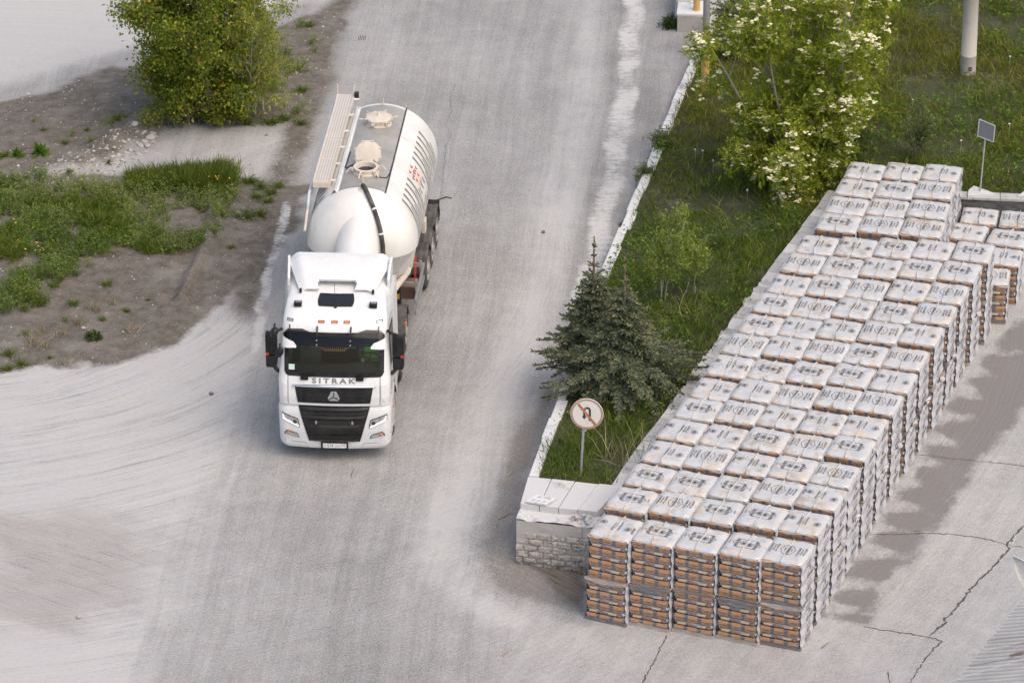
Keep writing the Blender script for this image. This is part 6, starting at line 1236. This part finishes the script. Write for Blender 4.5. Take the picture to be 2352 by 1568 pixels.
# plants of the dirt islands: a mass of weeds, then single tufts one can tell apart
WEED = G([(-40, 432), (130, 412), (280, 430), (500, 405), (548, 440), (500, 545), (440, 592), (330, 605), (300, 650), (220, 700), (110, 725), (-40, 730)]); TALLG = G([(290, 418), (400, 402), (540, 392), (545, 430), (470, 446), (300, 452)])
def gz(x, y): return ground_z(x, y)
def gxy(poly, N): 
    p = np.array(poly)[:, :2]; mn, mx = p.min(0), p.max(0); q = R3.uniform(mn, mx, (N, 2)); return q[inside(p, q[:, 0], q[:, 1])]
q = gxy(WEED, 2600); d = fbm(q[:, 0], q[:, 1], 0.75, 4, 71); e = psd(WEED, q[:, 0], q[:, 1]); q = q[(d + 0.10 * np.clip(e, 0, 1) > 0.49)]
C = np.c_[q, gz(q[:, 0], q[:, 1])]; Qs = []; As = []; tq = []; ta = []
for c_ in C:
    kind = vnoise(np.array(c_[0] * 0.8), np.array(c_[1] * 0.8), 77); h = R3.uniform(0.14, 0.44) * (1.25 if kind > 0.55 else 1.0)
    if kind > 0.27:
        ns = R3.integers(4, 8)
        for _ in range(ns):
            d = rdir(1, 2.0)[0]; L = h * R3.uniform(0.7, 1.25); m = 9; t = R3.uniform(0.15, 1.0, m); P = c_ + d * (L * t)[:, None] + R3.normal(size=(m, 3)) * 0.02; Qs.append(leafquads(P, rdir(m, 0.5), R3.uniform(0.05, 0.10, m), R3.uniform(0.018, 0.034, m))); tq.append(np.full(m, float(sst(0.45, 0.65, fbm(c_[0], c_[1], 0.6, 3, 72)))))
    else:
        m = 26; As.append(blades(c_ + R3.normal(size=(m, 3)) * [0.07, 0.07, 0], rdir(m, 2.2), h * R3.uniform(0.6, 1.2, m), R3.uniform(0.010, 0.02, m), R3.uniform(0.1, 0.6, m))); ta.append(np.full(m, R3.uniform(0, 0.5)))
q = gxy(TALLG, 520)
for x, y in q: m = 16; c_ = np.array([x, y, float(gz(x, y))]); As.append(blades(c_ + R3.normal(size=(m, 3)) * [0.05, 0.05, 0], rdir(m, 4.0), 0.48 * R3.uniform(0.6, 1.15, m), R3.uniform(0.012, 0.022, m), R3.uniform(0.05, 0.35, m))); ta.append(np.full(m, 0.25))
tag(link('weeds', quads_mesh('weeds', np.concatenate(Qs), mherb, np.concatenate(tq))), 'rough weeds massed on the lower dirt island', 'weeds', kind='stuff')
tag(link('tall_grass', blades_mesh('tall_grass', np.concatenate(As), mgrass, np.concatenate(ta))), 'tufty green grass among the weeds of the dirt island', 'grass', kind='stuff')
def tuft_mesh(seed, kind):
    global R3; keep = R3; R3 = np.random.default_rng(seed)
    if kind == 'grass': m = 90; me = blades_mesh('tuft', blades(R3.normal(size=(m, 3)) * [0.06, 0.06, 0], rdir(m, 1.2), 0.24 * R3.uniform(0.5, 1.2, m), R3.uniform(0.010, 0.018, m), R3.uniform(0.2, 0.8, m)), mgrass, np.full(m, 0.25))
    elif kind == 'dry': m = 55; me = blades_mesh('tuft', blades(R3.normal(size=(m, 3)) * [0.08, 0.08, 0], rdir(m, 3.0), 0.30 * R3.uniform(0.5, 1.3, m), R3.uniform(0.008, 0.012, m), R3.uniform(0.0, 0.4, m)), mdry)
    elif kind == 'round': m = 240; D = rdir(m, 0.4); D[:, 2] = np.abs(D[:, 2]); me = quads_mesh('tuft', leafquads(D * R3.uniform(0.08, 0.21, m)[:, None] * [1, 1, 0.9], unit(D + R3.normal(size=(m, 3)) * 0.5), R3.uniform(0.06, 0.11, m), 0.045), mdarkbush)
    elif kind == 'broad': m = 40; D = rdir(m, 0.9); D[:, 2] = np.abs(D[:, 2]); me = quads_mesh('tuft', leafquads(D * 0.03, unit(D), R3.uniform(0.18, 0.34, m), R3.uniform(0.07, 0.12, m)), mlush)
    else:
        Q = []
        for _ in range(14): d = rdir(1, 1.3)[0]; m = 12; t = R3.uniform(0.2, 1, m); Q.append(leafquads(d * (0.36 * R3.uniform(0.6, 1.2) * t)[:, None] + R3.normal(size=(m, 3)) * 0.02, rdir(m, 0.4), R3.uniform(0.05, 0.09, m), 0.026))
        me = quads_mesh('tuft', np.concatenate(Q), mherb, np.full(14 * 12, 0.5))
    R3 = keep; return me
def bush_mesh(seed, mat):
    global R3; keep = R3; R3 = np.random.default_rng(seed); Q = []
    for _ in range(90): d = rdir(1, 0.9)[0]; m = 30; t = R3.uniform(0.15, 1, m); Q.append(leafquads(d * (0.36 * R3.uniform(0.6, 1.1) * t)[:, None] + R3.normal(size=(m, 3)) * 0.02, rdir(m, 0.4), R3.uniform(0.035, 0.06, m), 0.02))
    me = quads_mesh('bush', np.concatenate(Q), mat, np.full(90 * 30, 0.4)); R3 = keep; return me
TUFT = {kd: [tuft_mesh(80 + 5 * i + j, kd) for j in range(2)] for i, kd in enumerate(('grass', 'dry', 'round', 'broad', 'herb'))}
def tuft(px, py, kd, sc_, label, name=None, grp=None, z=None, cat='plant'):
    p = at(px, py, 0.08)
    for _ in range(3): p = at(px, py, float(gz(p[0], p[1])) if z is None else z)
    o = link(name or {'grass': 'grass_tuft', 'dry': 'dry_grass_tuft', 'round': 'round_weed', 'broad': 'broad_leaf_weed', 'herb': 'herb_plant'}[kd], random.choice(TUFT[kd])); o.location = p; o.rotation_euler = (0, 0, random.uniform(0, 6)); o.scale = (sc_,) * 3; return tag(o, label, cat, grp)
tuft(508, 405, 'round', 1.25, 'tall rounded green clump at the right end of the long grass', 'round_weed'); tuft(215, 777, 'round', 0.9, 'small dark rounded weed on the bare dirt near the road curve'); tuft(92, 355, 'broad', 1.1, 'big leaved burdock on the upper dirt strip', 'broad_leaf_weed'); tuft(40, 360, 'broad', 0.8, 'low broad leaved weed at the left picture edge, left of the burdock')
tuft(532, 570, 'grass', 0.55, 'lone tiny grass tuft on the tyre-worn dirt beside the truck road'); tuft(495, 540, 'herb', 0.9, 'leafy herb growing on the end of the dirt ridge'); tuft(530, 465, 'herb', 0.75, 'small leafy herb right of the dirt ridge'); tuft(123, 658, 'grass', 0.95, 'grass tuft below the weeds on the bare dirt'); tuft(215, 712, 'dry', 1.2, 'seeding dry grass tuft standing alone on bare dirt'); tuft(168, 700, 'grass', 0.9, 'bushy grass tuft left of the seeding dry tuft')
for x, y, kd, s_ in ((570, 420, 'grass', 1.2), (600, 432, 'grass', 1.1), (625, 445, 'grass', 1.0), (640, 430, 'grass', 0.9), (590, 455, 'grass', 1.1), (570, 500, 'grass', 1.3), (600, 495, 'grass', 1.1), (540, 500, 'herb', 0.9), (615, 465, 'grass', 0.9)): tuft(x, y, kd, s_, 'green grass tuft in the loose patch right of the dirt ridge', grp='grass tufts right of the dirt ridge')
for x, y, kd, s_ in ((75, 790, 'dry', 1.1), (60, 770, 'herb', 0.7), (20, 815, 'grass', 1.0), (50, 838, 'grass', 0.9), (140, 770, 'dry', 0.8), (100, 800, 'dry', 1.0), (185, 745, 'dry', 1.0), (255, 700, 'dry', 0.8), (290, 715, 'grass', 0.6), (300, 760, 'dry', 0.9), (150, 740, 'herb', 0.6), (15, 850, 'grass', 0.9), (115, 822, 'grass', 0.4), (235, 735, 'grass', 0.6), (245, 655, 'grass', 0.8), (60, 690, 'grass', 1.2), (20, 660, 'herb', 1.0), (340, 690, 'grass', 0.35), (150, 835, 'dry', 0.5), (95, 765, 'dry', 0.8)): tuft(x, y, kd, s_, 'scattered %s on the bare dirt of the lower island' % ('dry grass tuft' if kd == 'dry' else 'green tuft'), grp='scattered %s tufts on bare dirt' % ('dry' if kd == 'dry' else 'green'))
for x, y, kd, s_ in ((690, 165, 'herb', 1.5), (660, 160, 'herb', 1.3), (640, 210, 'herb', 1.4), (695, 210, 'grass', 1.0), (690, 260, 'herb', 1.2), (655, 275, 'grass', 1.1), (690, 285, 'grass', 0.9), (620, 285, 'grass', 1.2), (650, 250, 'dry', 1.0), (600, 270, 'dry', 1.1), (710, 60, 'grass', 0.9), (720, 100, 'herb', 0.9), (690, 65, 'herb', 1.0), (725, 120, 'herb', 0.7), (620, 130, 'herb', 1.6), (605, 240, 'dry', 1.0), (570, 285, 'grass', 1.1), (650, 130, 'herb', 1.2)): tuft(x, y, kd, s_, 'scattered %s in the dirt right of the two trees' % ('dry grass tuft' if kd == 'dry' else 'green plant'), grp='scattered %s plants right of the trees' % ('dry' if kd == 'dry' else 'green'))
for x, y, kd, s_ in ((165, 315, 'herb', 0.7), (270, 275, 'grass', 0.9), (255, 285, 'herb', 0.9), (80, 280, 'herb', 0.5), (10, 360, 'grass', 1.0), (150, 330, 'grass', 0.6), (200, 300, 'grass', 0.5), (285, 270, 'herb', 0.7), (100, 300, 'grass', 0.5), (210, 325, 'grass', 0.6), (250, 375, 'grass', 0.6), (160, 395, 'grass', 0.6)): tuft(x, y, kd, s_, 'scattered green weed on the stony upper dirt strip', grp='scattered weeds on the stony strip')
for y_ in (92.6, 94.1, 95.4, 97.0, 99.2, 101.5, 104.3, 107.0):
    x_ = float(np.interp(y_, KERB[:, 1], KERB[:, 0])) - 0.10 - random.uniform(0, 0.12) - 0.0; o = link('grass_tuft', random.choice(TUFT['grass'])); o.location = (x_ - 0.5 * float(np.interp(y_, KERB[:, 1], KERB[:, 2])) * 0, y_, 0.0); o.rotation_euler = (0, 0, random.uniform(0, 6)); sc_ = random.uniform(0.5, 0.9); o.scale = (sc_, sc_, sc_); tag(o, 'small grass tuft sprouting at the foot of the white kerb', 'plant', 'grass tufts along the kerb foot')
# yellow flowers in the weeds
m_ = MB()
for _ in range(26):
    p = at(random.gauss(75, 40), random.choice([random.gauss(515, 14), random.gauss(560, 14)]), 0.3); m_.lathe([(0, 0.022), (0.012, 0.001)], p, (0, 0, 1), 6)
for _ in range(8): p = at(random.gauss(500, 14), random.gauss(408, 4), 0.5); m_.lathe([(0, 0.018), (0.012, 0.001)], p, (0, 0, 1), 6)
fo = m_.build('yellow_flowers', plain('yellow_petal', (0.70, 0.45, 0.03), 0.6)); tag(fo, 'specks of yellow flowers in the dirt island weeds', 'flowers', kind='stuff')
# green shrubs growing over the kerb
for px, py, s_, lab in ((1520, 335, 1.35, 'grey green wormwood bush spilling over the white kerb'), (1485, 402, 1.0, 'dark green weed clump on the kerb, nearer than the wormwood bush'), (1540, 62, 1.05, 'dark green bush beside the white concrete plinth')):
    o = tuft(px, py, 'herb' if 'worm' in lab else 'round', s_, lab, 'kerb_bush', z=0.3 if py > 100 else 0.02, cat='bush'); o.data = bush_mesh(int(px), mgreysap if 'worm' in lab else mdarkbush)
# dry stalks round the round sign
A = []; c0_ = bpt(1440, 1075)
for cxp, cyp, m in ((1425, 1075, 16), (1460, 1070, 14), (1485, 1040, 12), (1395, 1050, 8), (1325, 905, 8), (1345, 890, 8), (1640, 740, 60), (1600, 700, 30)):
    c_ = bpt(cxp, cyp); tallk = 1.0 if cyp > 900 else 0.8; A.append(blades(c_ + R3.normal(size=(m, 3)) * [0.14 if m < 25 else 0.45, 0.10 if m < 25 else 0.3, 0], rdir(m, 3.5 if m < 25 else 1.2), tallk * (0.75 if m < 25 else 0.5) * R3.uniform(0.7, 1.35, m), R3.uniform(0.010, 0.016, m), R3.uniform(0.0, 0.5, m)))
tag(link('dry_stalks', blades_mesh('dry_stalks', np.concatenate(A), mdry)), 'dead straw coloured stalks among the bank grass', 'dry stalks', kind='stuff')
for i in range(14):
    p = bpt(random.choice([random.uniform(1560, 1780), random.uniform(2080, 2330)]), random.uniform(60, 640)); o = link('dandelion', bpy.data.meshes.get('dandelion') or MB().lathe([(-0.02, 0.001), (-0.015, 0.022), (0, 0.03), (0.015, 0.022), (0.02, 0.001)], (0, 0, 0.38), (0, 0, 1), 8).tube([(0, 0, 0), (0.01, 0, 0.36)], 0.004, 4).mesh('dandelion', plain('dandelion_fluff', (0.55, 0.55, 0.5), 0.9))); o.location = p; tag(o, 'white dandelion clock standing in the bank grass', 'dandelion', 'dandelion clocks in the bank grass')
# stones
mrock = plain('pale_rock', (0.42, 0.39, 0.36), 0.9, var=0.25, scale=9); RM = [rock_mesh('rock', 1.0, 60 + i, mrock, (1.15, 0.95, 0.72)) for i in range(5)]
RK_ = [(310, 293, .13), (345, 305, .12), (352, 296, .10), (332, 312, .09), (322, 322, .09), (338, 322, .10), (350, 315, .09), (285, 323, .08), (262, 335, .07), (272, 345, .07), (290, 340, .08), (300, 333, .06), (305, 350, .06), (280, 355, .07), (260, 350, .07), (245, 342, .08), (318, 340, .06), (335, 335, .05), (330, 300, .07), (265, 325, .05), (255, 362, .06), (240, 355, .05), (210, 365, .06), (190, 375, .05), (295, 318, .06)]
for x, y, r in RK_:
    p = at(x, y, 0.18); p[2] = float(gz(p[0], p[1])) + r * 0.35; o = link('rock', random.choice(RM)); o.location = p; o.scale = (r * random.uniform(.85, 1.2), r * random.uniform(.85, 1.2), r); o.rotation_euler = (random.uniform(-.4, .4), random.uniform(-.4, .4), random.uniform(0, 6)); tag(o, 'pale broken rock in the heap between the birch and the dirt ridge', 'rock', 'pale rocks in the heap')
for x, y, r, lab in ((191, 757, .07, 'lone pale stone on the bare dirt left of the dark rounded weed'), (180, 1414, .07, 'lone small stone on the tyre tracks at the lower left')):
    p = at(x, y, 0.05); p[2] = float(gz(p[0], p[1])) + r * 0.4; o = link('rock', RM[1]); o.location = p; o.scale = (r, r, r); tag(o, lab, 'rock')
GP = []; 
for poly, N, s0 in ((ISL_A, 2200, 0.018), (ISL_B, 1500, 0.014), (PATHP, 500, 0.014), (G([(180, 350), (345, 290), (370, 330), (250, 400), (0, 470), (-40, 440)]), 1300, 0.03)):
    q = gxy(poly, N); GP += [(x, y, s0 * random.lognormvariate(0, 0.45)) for x, y in q]
V = []; F = []; base_ = [Vector(v) for v in ((1, 0, 0), (0.2, 1, 0), (-0.9, 0.3, 0), (-0.3, -1, 0), (0.1, 0, 0.8))]; fq = [(0, 1, 4, 4), (1, 2, 4, 4), (2, 3, 4, 4), (3, 0, 4, 4)]
V = np.array([[tuple(b) for b in base_]]); g_ = np.array(GP); an = R3.uniform(0, 6.28, len(g_)); c_, s_ = np.cos(an), np.sin(an); B0 = np.array([tuple(b) for b in base_]); VX = g_[:, :1] + g_[:, 2:] * (B0[None, :, 0] * c_[:, None] - B0[None, :, 1] * s_[:, None]); VY = g_[:, 1:2] + g_[:, 2:] * (B0[None, :, 0] * s_[:, None] + B0[None, :, 1] * c_[:, None]); VZ = gz(g_[:, 0], g_[:, 1])[:, None] - 0.002 + g_[:, 2:] * B0[None, :, 2]
FT = np.array([(0, 1, 4), (1, 2, 4), (2, 3, 4), (3, 0, 4)]); FA = (np.arange(len(g_))[:, None, None] * 5 + FT[None]).reshape(-1, 3)
kq = NT('gravel_stone'); gg = kq.n('NewGeometry'); kq.col(kq.ramp(gg.outputs['Random Per Island'], [(0.0, (0.16, 0.14, 0.12)), (0.5, (0.30, 0.28, 0.255)), (1.0, (0.52, 0.50, 0.47))])); kq.rough(0.9)
tag(link('gravel', nmesh('gravel', np.stack([VX, VY, VZ], -1), FA, kq.m)), 'loose gravel strewn over the dirt islands', 'gravel', kind='stuff')
# ------------------------------------------------------------------ signs, posts, plinth, roof, cable, small litter
mgalv = plain('galvanised', (0.42, 0.43, 0.44), 0.45, 0.4, var=0.12, scale=8); msignw = plain('sign_white', (0.66, 0.63, 0.57), 0.5, var=0.06, dirt=((0.45, 0.40, 0.34), 0.3)); mfaded = plain('faded_red_rim', (0.36, 0.22, 0.18), 0.55, var=0.12); mrust = plain('faded_red_bar', (0.42, 0.15, 0.06), 0.55, var=0.2)
sb = bpt(1333, 1090); stp = at(1346, 952, 0); 
# the disc centre stands above the pole foot: find its height from the line of sight
def height_at(px, py, y):
    lo, hi = 0.0, 8.0
    for _ in range(40):
        md = (lo + hi) / 2
        if at(px, py, md)[1] > y: lo = md
        else: hi = md
    return lo
dz_ = height_at(1348, 950, sb[1] - 0.05); dc = at(1348, 950, dz_)
sg = thing('traffic_sign', 'round faded no U-turn sign on a leaning pole by the broken wall', 'sign', sb)
L = lambda p: tuple(np.array(p) - sb)
MB().tube([(0, 0, -0.15), L(dc + [-0.06, 0.03, -0.2]), L(dc + [-0.04, 0.03, 0.15])], 0.028, 12).build('pole', mgalv, sg, smooth=True, auto=rad(40))
c_ = Vector(L(dc)); rx_ = Vector((0.985, -0.10, 0.0)).normalized(); uz = Vector((0, 0.10, 0.995)).normalized(); nz_ = rx_.cross(uz).normalized(); uz = nz_.cross(rx_) * -1 if (nz_.cross(rx_)).z < 0 else nz_.cross(rx_)
if nz_.y > 0: nz_ = -nz_
Rs = 0.35
dsc = MB().lathe([(-0.02, 0.001), (-0.02, Rs), (0.0, Rs + 0.006), (0.008, Rs), (0.008, 0.001)], c_, nz_, 44).build('sign_disc', msignw, sg)
fs = lambda x, z, o: c_ + rx_ * x + uz * z + nz_ * o
MB().grid([[fs(r_ * math.cos(t), r_ * math.sin(t), 0.011) for t in np.linspace(0, 2 * math.pi, 49)] for r_ in (Rs - 0.045, Rs - 0.004)]).build('red_rim', mfaded, dsc)
m_ = MB(); m_.strip([fs(0.065, -0.155, 0.012), fs(0.065, 0.03, 0.012)] + [fs(0.005 + 0.06 * math.cos(t), 0.08 + 0.06 * math.sin(t), 0.012) for t in np.linspace(0, math.pi, 12)] + [fs(-0.055, 0.03, 0.012), fs(-0.055, -0.06, 0.012)], 0.045, nz_); m_.add([fs(-0.105, -0.05, 0.012), fs(-0.055, -0.13, 0.012), fs(-0.005, -0.05, 0.012)], [(0, 1, 2)]); m_.build('u_turn_arrow', M['ink'], dsc)
m_ = MB(); m_.strip([fs(-0.19, 0.225, 0.016), fs(0.185, -0.235, 0.016)], 0.05, nz_); m_.build('slash', mrust, dsc)
MB().box(fs(-0.03, -Rs - 0.03, -0.02), (0.05, 0.05, 0.05)).build('clamp', mgalv, sg)
# rectangular sign seen from behind
bs = at(2251, 440, 1.19); hz1 = height_at(2265, 300, bs[1]); pc_ = at(2265, 300, hz1); s2 = thing('sign_board', 'grey rectangular sign seen from behind on a leaning pole over the far wall', 'sign', bs); L = lambda p: tuple(np.array(p) - bs)
MB().tube([(0, 0, 0), L(pc_ + [0.0, 0.02, 0.12])], 0.022, 10).build('pole', mgalv, s2, smooth=True, auto=rad(40))
q = [at(x, y, height_at(x, y, bs[1] - 0.10 + dy)) for x, y, dy in ((2250, 274, 0.18), (2286, 289, -0.10), (2282, 326, -0.10), (2246, 312, 0.18))]; q = [Vector(L(p)) for p in q]; nn = (q[1] - q[0]).cross(q[3] - q[0]).normalized(); nn = nn if nn.y < 0 else -nn
pn = MB().prism([p - nn * 0.006 for p in q], nn * 0.012).build('panel', plain('sign_back', (0.22, 0.23, 0.245), 0.5, 0.2, var=0.08), s2)
cen = sum(q, Vector()) / 4
for a, b in zip(q, q[1:] + q[:1]): MB().tube([a + nn * 0.012, b + nn * 0.012], 0.016, 6).build('frame_bar', plain('sign_frame', (0.5, 0.51, 0.53), 0.4, 0.3), s2)
# concrete lamp pole
lp = bpt(2223, 168); mconc = worn('pole_concrete', (0.46, 0.43, 0.39), (0.34, 0.31, 0.28), 1.6, 0.55); po = thing('concrete_pole', 'thick pale concrete utility pole rising out of the top right grass', 'pole', lp)
MB().lathe([(-0.3, 0.205), (0.0, 0.203), (0.5, 0.200), (0.505, 0.203), (0.53, 0.203), (0.535, 0.199), (2.2, 0.19), (2.205, 0.193), (2.23, 0.193), (2.235, 0.189), (8.0, 0.15), (8.0, 0.001)], (0, 0, 0), (0, 0, 1), 30).build('shaft', mconc, po, smooth=True, auto=rad(40))
MB().lathe([(0, 0.055), (0.012, 0.055), (0.012, 0.001)], (0.03, -0.199, 0.20), (0, -1, 0), 16).build('hole', M['ink'], po); MB().box((0.03, -0.213, 0.20), (0.10, 0.012, 0.015)).build('hole_bar', mgalv, po)
# yellow posts and the white plinth at the top
myel = worn('ochre_paint', (0.58, 0.36, 0.11), (0.38, 0.27, 0.14), 1.3, 0.60)
yp = bpt(1619, 210); t = thing('yellow_post', 'ochre yellow steel post with grey upper part at the edge of the grass', 'post', yp)
MB().lathe([(-0.2, 0.105), (1.62, 0.105), (1.62, 0.001)], (0, 0, 0), (0, 0, 1), 20).build('lower_sleeve', myel, t, smooth=True, auto=rad(40)); MB().lathe([(1.0, 0.088), (6.0, 0.085), (6.0, 0.001)], (0, 0, 0), (0, 0, 1), 18).build('shaft', plain('post_grey', (0.27, 0.26, 0.25), 0.7, var=0.15), t, smooth=True, auto=rad(40)); MB().lathe([(0, 0.12), (0.05, 0.118), (0.09, 0.09)], (0, 0, 1.60), (0, 0, 1), 18).build('collar', myel, t, smooth=True)
pa, pb = at(1555, 74, 0), at(1621, 76, 0); dx_ = pb - pa; e1 = dx_ / np.linalg.norm(dx_); e2 = np.array([-e1[1], e1[0], 0]); pz = thing('plinth', 'white painted concrete plinth block beside the sidewalk', 'plinth', pa, math.atan2(e1[1], e1[0])); wl2 = float(np.linalg.norm(dx_))
MB().box((wl2 / 2, 0.45, 0.22), (wl2, 0.9, 0.52)).build('block', worn('plinth_concrete', (0.42, 0.39, 0.355), (0.30, 0.28, 0.25), 1.5, 0.5), pz, bevel=0.02); MB().box((wl2 / 2 - 0.01, 0.46, 0.50), (wl2 + 0.02, 0.9, 0.05)).build('cap', mkerb, pz, bevel=0.015)
MB().box((0.12, 1.6, 0.30), (0.42, 1.6, 0.65)).build('white_wing', mkerb, pz, bevel=0.03); MB().box((0.95, 1.3, 0.35), (0.3, 0.6, 0.5)).build('white_wing', mkerb, pz, bevel=0.03)
y2 = at(1600, 24, 0.52); t = thing('yellow_post', 'second ochre post standing on the white plinth at the top edge', 'post', y2); MB().lathe([(-0.02, 0.10), (0.02, 0.10), (0.022, 0.088), (5, 0.085), (5, 0.001)], (0, 0, 0), (0, 0, 1), 20).build('shaft', myel, t, smooth=True, auto=rad(40))
# grey conifer bough behind the yellow post
# (a small dead-looking pine at the frame's top)
spruce('thin greyish pine with sparse boughs behind the yellow post', bpt(1685, 130), 1.9, ([0, 0.3, 0.6, 0.9, 1], [0.25, 0.55, 0.7, 0.4, 0.1]), 14, 0.6)
# corrugated roof at the lower right
A0, A1 = at(2168, 1600, 4.0), at(2352, 1372, 4.0); e1 = (A1 - A0) / np.linalg.norm(A1 - A0); e2 = np.array([e1[1], -e1[0], 0.0]); e2 = unit(e2 + np.array([0, 0, 0.36])); 
rf = thing('shed', 'grey corrugated metal roof of a shed at the lower right corner', 'shed', A0); k = NT('corrugated_grey'); co = k.coord(); k.col(k.mix(k.ramp(k.noise(0.9, 7, 0.7, co), [(0.4, 0.0), (0.7, 1.0)]), (0.40, 0.395, 0.38), (0.52, 0.51, 0.49))); k.rough(0.65); 
u = np.linspace(-3.0, 4.2, 880); prof = 0.038 * np.tanh(2.2 * np.sin(u * 2 * math.pi / 0.155)) ; nrm = np.cross(e1, e2); nrm = nrm if nrm[2] > 0 else -nrm
m_ = MB(); m_.grid([[tuple(e1 * a + e2 * v + nrm * h) for a, h in zip(u, prof)] for v in (0.0, 1.5, 3.0, 4.5)]); m_.build('roof', k.m, rf, smooth=True, auto=rad(60))
m_ = MB().prism([tuple(e1 * -3 + nrm * -0.05), tuple(e1 * 4.2 + nrm * -0.05), tuple(e1 * 4.2 + nrm * -0.05 + [0, 0, -4.0]), tuple(e1 * -3 + nrm * -0.05 + [0, 0, -4.0])], tuple(np.array([e2[0], e2[1], 0]) * 4.0)); m_.v = [(a + e2[0] * 0.15, b + e2[1] * 0.15, c - 0.02) for a, b, c in m_.v]; m_.build('wall', mslab, rf)
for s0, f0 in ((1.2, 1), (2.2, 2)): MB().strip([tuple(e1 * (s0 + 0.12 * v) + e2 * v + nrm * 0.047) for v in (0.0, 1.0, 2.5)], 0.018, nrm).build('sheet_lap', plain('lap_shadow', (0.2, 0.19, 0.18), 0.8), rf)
MB().box(tuple(e1 * 1.55 + e2 * 1.0 + nrm * 0.05), (0.5, 0.05, 0.02), rot=Matrix.Rotation(rad(25), 3, 'Z')).build('old_stick', mtwig, rf)
gq = [at(2326, 1276, 3.2), at(2420, 1318, 3.2)]; g_ = thing('rain_hopper', 'pale half-round metal chute jutting in above the shed roof at the right edge', 'chute', gq[0]); d_ = Vector(gq[1] - gq[0]); L_ = d_.length; d_.normalize(); sdn = Vector((d_.y, -d_.x, 0)); P = []
for t in np.linspace(0, 1, 16): P.append([tuple(d_ * (L_ * t) + sdn * (0.30 * math.sin(t * math.pi) ** 0.6 * 0.0 + 0.34 * a * (1 - (1 - t) ** 2.2)) + Vector((0, 0, -0.46 * (1 - (1 - a) ** 2) * (1 - (1 - t) ** 3)))) for a in np.linspace(0, 1, 14)])
MB().grid(P).build('chute', worn('stained_sheet', (0.50, 0.48, 0.45), (0.34, 0.30, 0.26), 2.5, 0.5), g_, smooth=True); MB().tube([tuple(d_ * (L_ * t) + Vector((0, 0, 0.005))) for t in np.linspace(0, 1, 8)], 0.018, 8).build('rim', mkerb, g_)
c1, c2 = at(1780, 1572, 4.4), at(2420, 1455, 4.4); MB_ = MB().tube([tuple(c1 + (c2 - c1) * t + np.array([0, 0, -0.12 * 4 * t * (1 - t)])) for t in np.linspace(-0.5, 1.6, 40)], 0.010, 6); tag(MB_.build('cable', plain('grey_cable', (0.36, 0.34, 0.32), 0.6)), 'thin grey overhead cable crossing the lower right corner', 'cable')
c1, c2 = at(2130, 1580, 4.6), at(2420, 1490, 4.6); tag(MB().tube([tuple(c1 + (c2 - c1) * t) for t in np.linspace(-0.5, 1.6, 20)], 0.007, 6).build('cable', plain('pale_cable', (0.42, 0.40, 0.38), 0.6)), 'second thinner pale cable nearest the lower right corner', 'cable')
# bits of reed and litter on the ground
for i, (a, b, lab) in enumerate(((atz(Z6, [(35, 775), (172, 705)]), None, 'long dry reed lying on the dirt left of the brick wall'), (atz(Z6, [(120, 312), (197, 254)]), None, 'short reed lying by the kerb above the brick wall'), (atz(Z4, [(1010, 392), (1075, 390)]), None, 'thin twig lying on the dark yard strip'), (atz(Z4, [(290, 1300), (345, 1255)]), None, 'dry reed lying near the front right pallet'), (atz((0, 850, 1.83), [(2300, 1445), (2330, 1420)]), None, 'orange brown splinter on the dusty road corner'))):
    p, q = [np.array([v[0], v[1], float(ground_z(v[0], v[1])) + 0.016]) for v in a]; tag(MB().tube([tuple(p), tuple((p + q) / 2 + [0.01, 0, 0.006]), tuple(q)], [0.014, 0.012, 0.005], 6).build('reed', mdry), lab, 'reed')
for px, py, lab in ((1248, 533, 'dark flat scrap lying in the right lane of the road'), (485, 904, 'small grey scrap lying on the dusty turn in front of the truck')):
    p = at(px, py, 0.008); n = 9; tag(MB().prism([(p[0] + 0.06 * random.uniform(.6, 1.1) * math.cos(t), p[1] + 0.10 * random.uniform(.6, 1.1) * math.sin(t), 0.005) for t in np.linspace(0, 2 * math.pi, n + 1)[:-1]], (0, 0, 0.012)).build('road_scrap', plain('scrap', (0.13, 0.12, 0.11), 0.9)), lab, 'scrap')
